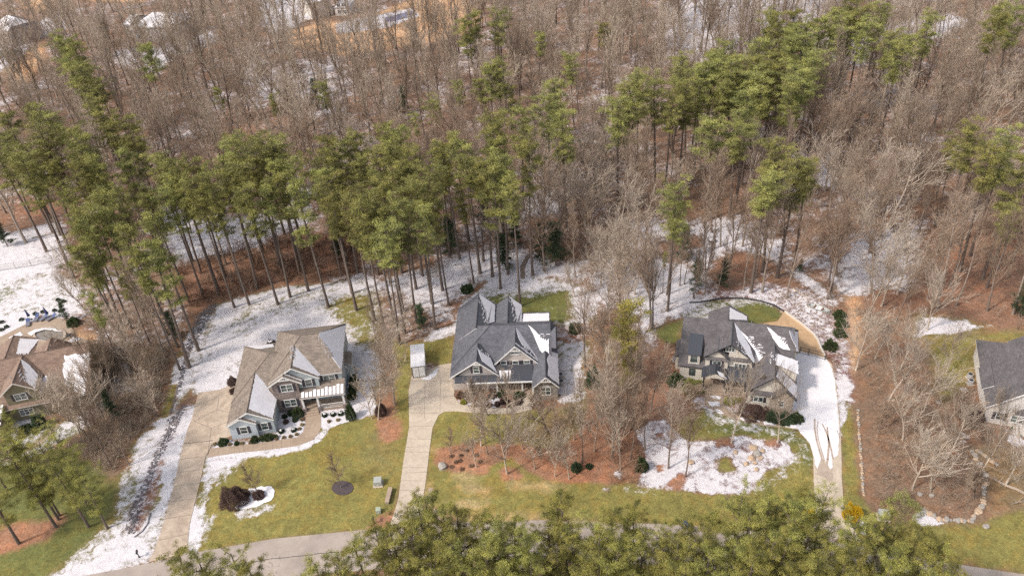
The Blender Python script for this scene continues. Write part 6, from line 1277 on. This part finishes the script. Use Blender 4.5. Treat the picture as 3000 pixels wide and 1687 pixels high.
shrub('8', 1395, 500, .8, 1.2, M_dneedle, 'dark green bush in the big red mulch bed beside the pale tree'); shrub('8', 1505, 480, .5, .5, M_dneedle, 'small dark bush right of the larger one in the red mulch bed'); shrub('8', 1945, 500, .9, 2.4, M_box, 'narrow green shrub at the left edge of the snow bed', ry=.7)
for k, (s, x, y, r, h, m_, l) in enumerate((('3', 258, 925, 1.25, 2.2, M_box, 'dense green shrub at the left front corner of the cream house'), ('3', 440, 975, 1.9, 1.4, M_needle, 'wide yellow-green shrub below the left window of the cream house'), ('3', 800, 1100, .9, .7, M_yneedle, 'golden shrub in front of the cream house porch'), ('3', 890, 1090, .5, .5, M_yneedle, 'small golden shrub right of the larger golden one'), ('3', 1020, 1220, 2.0, 1.3, M_plum, 'plum brown hedge under the left front window of the cream house'), ('3', 1140, 1230, 1.2, 1.0, M_plum, 'plum brown shrub joining the hedge to the stone gable'), ('3', 1215, 1265, 1.2, 1.1, M_dneedle, 'dark green shrub left of the stone gable of the cream house'), ('3', 1340, 1280, 1.4, 1.1, M_dneedle, 'dark green shrub in front of the stone gable of the cream house'), ('3', 1405, 1290, .9, .9, M_dneedle, 'smaller dark green shrub at the corner of the stone gable'), ('3', 1882, 262, 1.1, 1.3, M_box, 'farthest of the four round shrubs behind the gravel path'), ('3', 1905, 348, 1.05, 1.2, M_box, 'second farthest of the four round shrubs behind the gravel path'), ('3', 1890, 438, 1.05, 1.2, M_box, 'third of the four round shrubs behind the gravel path'), ('3', 1793, 565, 1.2, 1.4, M_box, 'nearest and leftmost of the four round shrubs by the gravel path'))):
    shrub(s, x, y, r, h, m_, l)
shrub('3', 1460, 1275, 1.05, 1.1, M_box, 'clipped round ball shrub with snow on its right side by the right drive', cap=False); 
shrub('9', 2070, 925, 1.35, 1.7, M_gold, 'bright golden round shrub right of the foot of the right hand drive', dens=1.4); shrub('9', 1697, 955, .9, 1.9, M_gold, 'bright golden upright shrub left of the foot of the right hand drive')
tag(snowsheet('9', [(2100, 900), (2150, 920), (2185, 1020), (2195, 1090), (2150, 1080), (2140, 1000), (2100, 950)], seed=4, top=.04), kind='stuff', label='snow patch behind the golden shrub by the road', cat='snow')
shrub('5', 240, 1120, 2.4, 2.6, M_needle, 'big loose olive brown bush at the front of the right hand lot', dens=.5); shrub('5', 830, 715, .9, 1.3, M_dneedle, 'dark shrub at the front wall of the white right edge house'); shrub('5', 600, 650, 2.0, 2.4, M_plum, 'wide brown shrub at the left corner of the white right edge house', ry=1.5)
for k, (s, x, y, r, h, m_, l) in enumerate((('4', 385, 1290, 1.1, 2.6, M_dneedle, 'dark evergreen shrub at the right end of the olive house front'), ('4', 245, 1335, 1.1, 1.2, M_box, 'green shrub in the snow bed before the olive house'), ('4', 330, 1345, .4, .5, M_dneedle, 'small dark plant in the snow bed before the olive house'), ('4', 700, 320, 1.2, 1.4, M_box, 'green shrub at the right edge of the round patio'), ('4', 1165, 640, 1.0, 1.1, M_dneedle, 'dark shrub in the brush right of the olive house'), ('4', 240, 1050 + 20, 1.4, 1.9, M_rust, 'rust leaved shrub between the two front windows of the olive house'))): shrub(s, x, y, r, h, m_, l)
# rocks
random.seed(8)
for x, y, sc, l, k in ((1210, 335, 1.9, 'tan rock at the back of the boulder group in the snow bed', 0), (1292, 360, 1.4, 'tan rock right of the grey boulder in the snow bed', 2), (1238, 392, 2.3, 'large grey boulder in the middle of the snow bed', 1), (1195, 425, 2.1, 'tan boulder in front of the grey one in the snow bed', 4), (1267, 420, 1.4, 'brown rock front right of the grey boulder', 2), (1057, 372, 1.3, 'reddish rock left of the boulder group', 0), (1150, 472, 1.4, 'low brown rock front left of the boulder group', 4), (1222, 468, 1.2, 'small brown rock in front of the boulder group', 2), (1338, 476, .9, 'dark rock alone in the smooth snow right of the boulders', 3), (1240, 520, 1.2, 'flat rock among twigs nearest the lawn edge', 0), (670, 460, 1.5, 'round brown rock behind the leaning tree in the snow bed', 2)): rock('9', x, y, sc, l, 'rocks in the snow bed', k=k)
rock('7', 2283, 335, 2.6, 'grey boulder in the left red mulch bed beside the middle drive', cap=False, k=1)
for q in range(36):
    t = q / 36; x = 22 + 30 * t + random.uniform(-3, 3); y = 610 + 440 * t; rock('5', x, y, random.uniform(.5, 1.0), uniq('pale edging stone', P('5', x, y)), 'stones edging the lawn right of the right hand drive')
for k, (x0, y0, x1, y1) in enumerate(((440, 1165, 600, 1172), (600, 1172, 660, 1080), (660, 1080, 672, 950), (672, 940, 590, 800), (370, 1120, 440, 1165), (720, 880, 620, 810))):
    for j in range(9): t = j / 9; x, y = x0 + (x1 - x0) * t + random.uniform(-4, 4), y0 + (y1 - y0) * t + random.uniform(-4, 4); rock('5', x, y, random.uniform(.7, 1.5), uniq('tan border stone', P('5', x, y)), 'tan stones bordering the bed on the right hand lot')
for k, (x, y) in enumerate(((335, 1035), (397, 1043), (675, 1200), (430, 465), (200, 560), (430, 570))): rock('5', x, y, 1.3, uniq('flat tan rock', P('5', x, y)), 'loose rocks on the right hand lot')
for q in range(40):
    x = random.uniform(1300, 2000); y = random.uniform(120, 700)
    if y < (x - 1300) * .75 + 60 or x > 1750 and y < 400: continue
# loose stones in the swale (stuff) and scattered dark stones / plants on the slope
def scatter(name, polys, n, lo, hi, mat, lab, cat, seed, z=.02):
    q = random.Random(seed); P_ = [wpoly(a, b) for a, b in polys]; X0 = min(p.x for w in P_ for p in w); X1 = max(p.x for w in P_ for p in w); Y0 = min(p.y for w in P_ for p in w); Y1 = max(p.y for w in P_ for p in w)
    pts = np.array([[q.uniform(X0, X1), q.uniform(Y0, Y1)] for _ in range(n * 14)]); ok = np.zeros(len(pts), bool)
    for w in P_: ok |= inside(w, pts[:, 0], pts[:, 1])
    mb = MB()
    for x, y in pts[ok][:n]:
        r = q.uniform(lo, hi); b = len(mb.v); a0 = q.random() * 6; 
        ring = [(x + r * q.uniform(.7, 1.2) * math.cos(a0 + k * 1.257), y + r * q.uniform(.7, 1.2) * math.sin(a0 + k * 1.257)) for k in range(5)]
        mb.v += [(u, v, 0) for u, v in ring] + [(x + (u - x) * .6, y + (v - y) * .6, r * q.uniform(.5, .9)) for u, v in ring]
        for k in range(5): j = (k + 1) % 5; mb.f.append((b + k, b + j, b + 5 + j, b + 5 + k)); mb.m.append(0)
        mb.f.append(tuple(range(b + 5, b + 10))); mb.m.append(0)
    tag(mb.build(name, mat), lab, cat, kind='stuff')
M_dst = plain('dark_stone', (.19, .17, .175), .9, .4, 2)
scatter('loose_stones', [('6', [(1500, 60), (1600, -40), (1630, -40), (1520, 200), (1380, 450), (1250, 800), (1180, 1080), (1090, 1080), (1120, 900), (1300, 500), (1420, 230)]), ('4', [(1760, 480), (1932, 230), (1950, 260), (1790, 600), (1720, 880), (1600, 1200), (1560, 1280), (1680, 900)]), ('d', [(1480, 1230), (1600, 1130), (1640, 1140), (1560, 1280), (1480, 1440), (1420, 1440)])], 1300, .07, .19, M_dst, 'dark loose stones lining the snowy swale left of the first drive', 'stones', 3)
scatter('loose_stones', [('3', [(1150, 40), (1400, -20), (1800, 80), (1850, 170), (1830, 450), (1720, 500), (1640, 420), (1350, 190)]), ('3', [(1690, 580), (1850, 500), (1950, 700), (1850, 850), (1780, 660)])], 450, .10, .26, plain('mixed_stone', (.28, .22, .19), .9, .5, 1), 'stones and leaf litter poking through snow on the slope behind the cream house', 'stones', 4)
# curb round the rear lawn of the cream house
def ribbon(name, s, pts, wd, h, mat, lab=None, cat=None, kind='structure'):
    w = [P(s, *q) if not isinstance(q[0], str) else P(*q) for q in pts]; A = offs(w, -wd / 2); B = offs(w, wd / 2); mb = MB()
    for i in range(len(w) - 1): mb.prism([(A[i].x, A[i].y, h), (B[i].x, B[i].y, h), (B[i + 1].x, B[i + 1].y, h), (A[i + 1].x, A[i + 1].y, h)][::-1], h + .02)
    return tag(mb.build(name, mat), lab, cat, kind=kind)
ribbon('garden_wall', '3', [(405, 125), (500, 122), (600, 105), (700, 88), (780, 80), (960, 86), (1100, 108), (1240, 150), (1340, 215)], .16, .22, M_dark, 'low dark curved garden wall behind the cream house lawn', 'garden wall', None)
ribbon('garden_wall', '3', [(1345, 218), (1430, 280), (1500, 330), (1620, 430), (1670, 500), (1700, 580), (1740, 655)], .25, .35, M_cream, 'pale curved curb wall along the gravel path behind the cream house', 'garden wall', None)
ribbon('garden_wall', '6', [(1170, 1110), (1240, 1060), (1290, 990), (1310, 900)], .14, .12, M_dst, 'dark low edging at the lower end of the swale', 'garden wall', None)
# fences
def fence(s, pts, h, lab, n=6, mat=None, rails=(.15, .6, .97), dz=.04):
    w = [P(s, *q) for q in pts]; o = empty('fence', w[0]); tag(o, lab, 'fence'); m_ = mat or M_dark
    for i in range(len(w) - 1):
        a, b = w[i] - w[0], w[i + 1] - w[0]; k = max(1, int((b - a).length / 2.4))
        mb = MB()
        for r in rails: mb.tube(a + Vector((0, 0, h * r)), b + Vector((0, 0, h * r)), dz * .7, n=4)
        c = int((b - a).length / .3)
        for j in range(c): q = a.lerp(b, (j + .5) / c); mb.tube(q + Vector((0, 0, h * .12)), q + Vector((0, 0, h)), .014, n=3, caps=False)
        mb.build('fence_panel', m_, o)
        for j in range(k + (i == len(w) - 2)): q = a.lerp(b, j / k); mb = MB(); mb.tube(q, q + Vector((0, 0, h + .1)), .06, n=4); mb.build('fence_post', m_, o)
fence('3', [(1492, 625), (1575, 645), (1740, 690)], 1.4, 'dark metal fence closing the back of the right hand drive'); fence('3', [(172, 560), (262, 575)], 1.2, 'short dark fence left of the cream house')
fence('d', [(-80, 890), (0, 885), (240, 850), (400, 815)], 1.5, 'thin dark wire fence in the snow at the left edge', mat=M_ugy); fence('a', [(2040, 280), (2340, 185)], 1.5, 'far dark fence at the edge of the far snowy yard')
# patio: water, loungers, parasols
mb = MB(); w = [P('4', 470 + 135 * math.cos(a), 425 + 62 * math.sin(a) * (1 if math.sin(a) > 0 else 1.0)) for a in [k * 6.283 / 36 for k in range(36)]]; w.reverse()
mb.prism([(p.x, p.y, .06) for p in w], .05); tag(mb.build('pool_water', plain('still_water', (.22, .20, .18), .15, .2, 1)), kind='structure')
mb = MB(); cx = sum((p for p in w), Vector()) / len(w)
for i in range(len(w)):
    a, b = w[i - 1], w[i]; a2, b2 = cx + (a - cx) * 1.18, cx + (b - cx) * 1.18; mb.prism([(a.x, a.y, .28), (b.x, b.y, .28), (b2.x, b2.y, .28), (a2.x, a2.y, .28)], .27)
tag(mb.build('pool_edge', M_st3), 'low stone rim round the still pool on the round patio', 'pool edge')
tag(snowsheet('4', [(260, 420), (330, 385), (430, 368), (530, 375), (590, 400), (560, 400), (500, 388), (420, 385), (340, 410), (300, 440)], top=.33, seed=2, amp=.08, dz=.04), kind='stuff', label='band of snow on the back rim of the small pool', cat='snow')
tag(snowsheet('4', [(80, 450), (190, 395), (220, 420), (190, 440), (90, 480)], top=.06, seed=2), kind='stuff', label='snow patch left of the pool on the round patio', cat='snow'); tag(snowsheet('4', [(640, 480), (700, 440), (760, 455), (740, 480), (660, 500)], top=.06, seed=6), kind='stuff', label='snow patch right of the pool on the round patio', cat='snow')
def lounger(s, x, y, rz, lab, snowy=True):
    o = empty('sun_lounger'); put(o, s, x, y, .0, rz); tag(o, lab, 'sun lounger', 'sun loungers on the round patio'); mb = MB(); mb.box(-.36, -1.0, .28, .36, .35, .36); mb.build('seat', plain('lounger_grey', (.16, .16, .2), .7), o)
    mb = MB(); mb.prism([(-.36, .35, .37), (.36, .35, .37), (.36, 1.0, .8), (-.36, 1.0, .8)], .08); mb.build('backrest', plain('lounger_blue', (.06, .09, .22), .7), o)
    for a in (-.3, .3):
        for b in (-.9, .3): mb = MB(); mb.tube((a, b, 0), (a, b, .3), .035, n=5); mb.build('leg', M_dark, o)
lounger('4', 270, 320, .35, 'leftmost blue and grey lounger on the patio'); lounger('4', 350, 275, .1, 'second lounger from the left, below the dark blue closed parasol'); lounger('4', 420, 270, -.45, 'third lounger from the left on the patio'); lounger('4', 490, 270, -.65, 'rightmost grey lounger on the patio')
def parasol(s, x, y, lab, rz):
    o = empty('closed_parasol'); put(o, s, x, y); o.rotation_euler = (0, -.12, 0); tag(o, lab, 'parasol', 'closed navy parasols'); mb = MB(); mb.tube((0, 0, 0), (0, 0, 2.5), .03, n=6); mb.build('pole', M_cream, o)
    mb = MB(); mb.lathe([(.30, .9), (.22, 1.3), (.14, 2.0), (.04, 2.5)], n=10); mb.build('canopy', M_navy, o, True); mb = MB(); mb.lathe([(.28, 0), (.28, .08), (.06, .12)], n=10); mb.build('base', M_dark, o)
parasol('4', 292, 275, 'left closed navy parasol behind the loungers', 0); parasol('4', 465, 252, 'right closed navy parasol behind the loungers', 0)
for k, (x, y, l) in enumerate(((650, 445, 'left black chair right of the pool'), (672, 430, 'right black chair right of the pool'))):
    o = empty('garden_chair'); put(o, '4', x, y, 0, 2.6); tag(o, l, 'chair', 'black chairs by the pool'); mb = MB(); mb.box(-.28, -.28, .36, .28, .28, .42); mb.build('seat', M_dark, o); mb = MB(); mb.prism([(-.28, .25, .42), (.28, .25, .42), (.28, .38, .95), (-.28, .38, .95)], .05); mb.build('backrest', M_dark, o)
    for a in (-.24, .24):
        for b in (-.24, .24): mb = MB(); mb.tube((a, b, 0), (a, b, .37), .025, n=4); mb.build('leg', M_dark, o)
o = empty('patio_table'); put(o, '4', 392, 262); tag(o, 'small dark red table between the loungers', 'table'); mb = MB(); mb.lathe([(.3, .5), (.3, .56)], n=10); mb.build('tabletop', M_wood, o); mb = MB(); mb.tube((0, 0, 0), (0, 0, .5), .05, n=6); mb.build('leg', M_wood, o)
for k, (x, y) in enumerate(((205, 280), (20, 305), (62, 350), (18, 378), (335, 225), (405, 210), (515, 195), (575, 200), (548, 95), (600, 110))): shrub('4', x, y, .42, .45, M_dneedle, uniq('small dark shrub', P('4', x, y)), 'small dark shrubs in the snow behind the patio', blades=600)
# boat on the slope, fire pit
o = empty('small_boat'); put(o, '3', 1685, 190, 0, -.75); tag(o, 'small snow dusted grey boat lying on the slope behind the cream house', 'boat'); mb = MB()
sec = [(-1.9, .42, .42), (-1.2, .62, .40), (0, .68, .38), (1.2, .55, .42), (1.9, .12, .6)]
for i in range(4):
    (x0, w0, h0), (x1, w1, h1) = sec[i], sec[i + 1]
    for q in (-1, 1): mb.prism([(x0, q * w0, h0), (x1, q * w1, h1), (x1, q * w1 * .7, .05), (x0, q * w0 * .7, .05)], 0, off=(0, -q * .05, 0))
    mb.prism([(x0, -w0 * .7, .08), (x1, -w1 * .7, .08), (x1, w1 * .7, .08), (x0, w0 * .7, .08)], .06)
mb.prism([(-1.9, -.42, .42), (-1.9, .42, .42), (-1.9, .3, .05), (-1.9, -.3, .05)], 0, off=(.05, 0, 0)); mb.build('hull', plain('boat_grey', (.38, .40, .39), .5), o)
for x in (-.9, .5): mb = MB(); mb.box(x - .12, -.58, .3, x + .12, .58, .34); mb.build('seat', M_wood, o)
mb = MB(); mb.box(-.7, -.42, .09, .35, .42, .16); mb.build('snow', M_snow, o)
o = empty('fire_pit'); put(o, 'h', 1150, 372); tag(o, 'dark low fire pit topped with snow among the trees behind the cream house', 'fire pit'); mb = MB(); mb.lathe([(.55, 0), (.75, .45), (.8, .6)], n=14); mb.build('bowl', M_dark, o, False); mb = MB(); mb.lathe([(.7, .605), (.6, .68), (.2, .72)], n=12); mb.build('snow_cap', M_snow, o, True)
# fallen trunks
def log_(s, a, b, r, lab, m_=None, bz=0):
    p, q = P(s, *a), P(s, *b); o = empty('fallen_log', p); tag(o, lab, 'log', 'fallen trunks on the wood floor'); d = q - p; mb = MB(); n = 5; rr_ = random.Random(int(a[0]))
    last = Vector((0, 0, r))
    for k in range(n): nx_ = d * ((k + 1) / n) + Vector((0, rr_.uniform(-.15, .15), r + bz * (k + 1) / n)); mb.tube(last, nx_, r * (1 - k * .12), r * (1 - (k + 1) * .12), 7); last = nx_
    mb.build('trunk', m_ or M_pale, o); mb = MB()
    for k in range(7): t = d * rr_.uniform(.4, .95) + Vector((0, 0, r)); mb.tube(t, t + Vector((rr_.uniform(-1.5, 1.5), rr_.uniform(-1.5, 1.5), rr_.uniform(.1, 1.0))), r * .35, .015, 4)
    mb.build('branches', m_ or M_pale, o)
log_('d', (1750, 830), (1960, 738), .16, 'pale fallen trunk on the orange leaf bank'); log_('a', (2250, 1010), (2430, 870), .25, 'pale fallen trunk in the far wood above the pine row'); log_('5', (866, 1035), (670, 945), .22, 'pale fallen tree across the leaves below the white house'); log_('5', (900, 1060), (800, 1090), .15, 'short pale fallen branch at the right edge')
log_('b', (370, 480), (250, 380), .2, 'pale fallen trunk left of the sprawling tree'); log_('c', (2000, 990), (2220, 955), .18, 'fallen trunk in the far right wood'); log_('g', (830, 1020), (960, 1110), .12, 'thin fallen trunk on the snowy slope by the boat'); log_('h', (640, 1090), (790, 1010), .06, 'long thin fallen branch on the snow left of the cream house'); log_('b', (960, 530), (1080, 550), .2, 'broken fallen trunk below the far pine'); log_('d', (240, 640), (430, 600), .14, 'fallen trunk in the snow beyond the wire fence')
log_('b', (2010, 510), (2110, 500), .2, 'short fallen trunk in the middle far wood')
# far pool and cars of the far yards
mb = MB(); w = [P('b', *q) for q in ((330, 140), (400, 118), (530, 85), (575, 115), (400, 160), (340, 168))]; w.reverse(); mb.prism([(p.x, p.y, .08) for p in w], .06); tag(mb.build('pool_water', plain('blue_water', (.14, .15, .26), .3, .2, 1)), kind='structure')
mb = MB(); w = [P('a', *q) for q in ((-20, 400), (60, 385), (135, 388), (100, 420), (20, 440), (-30, 440))]; w.reverse(); mb.prism([(p.x, p.y, .5) for p in w], .48); tag(mb.build('covered_pool', plain('green_cover', (.10, .15, .12), .5, .2, 1)), 'dark green covered pool in the top left yard', 'covered pool')
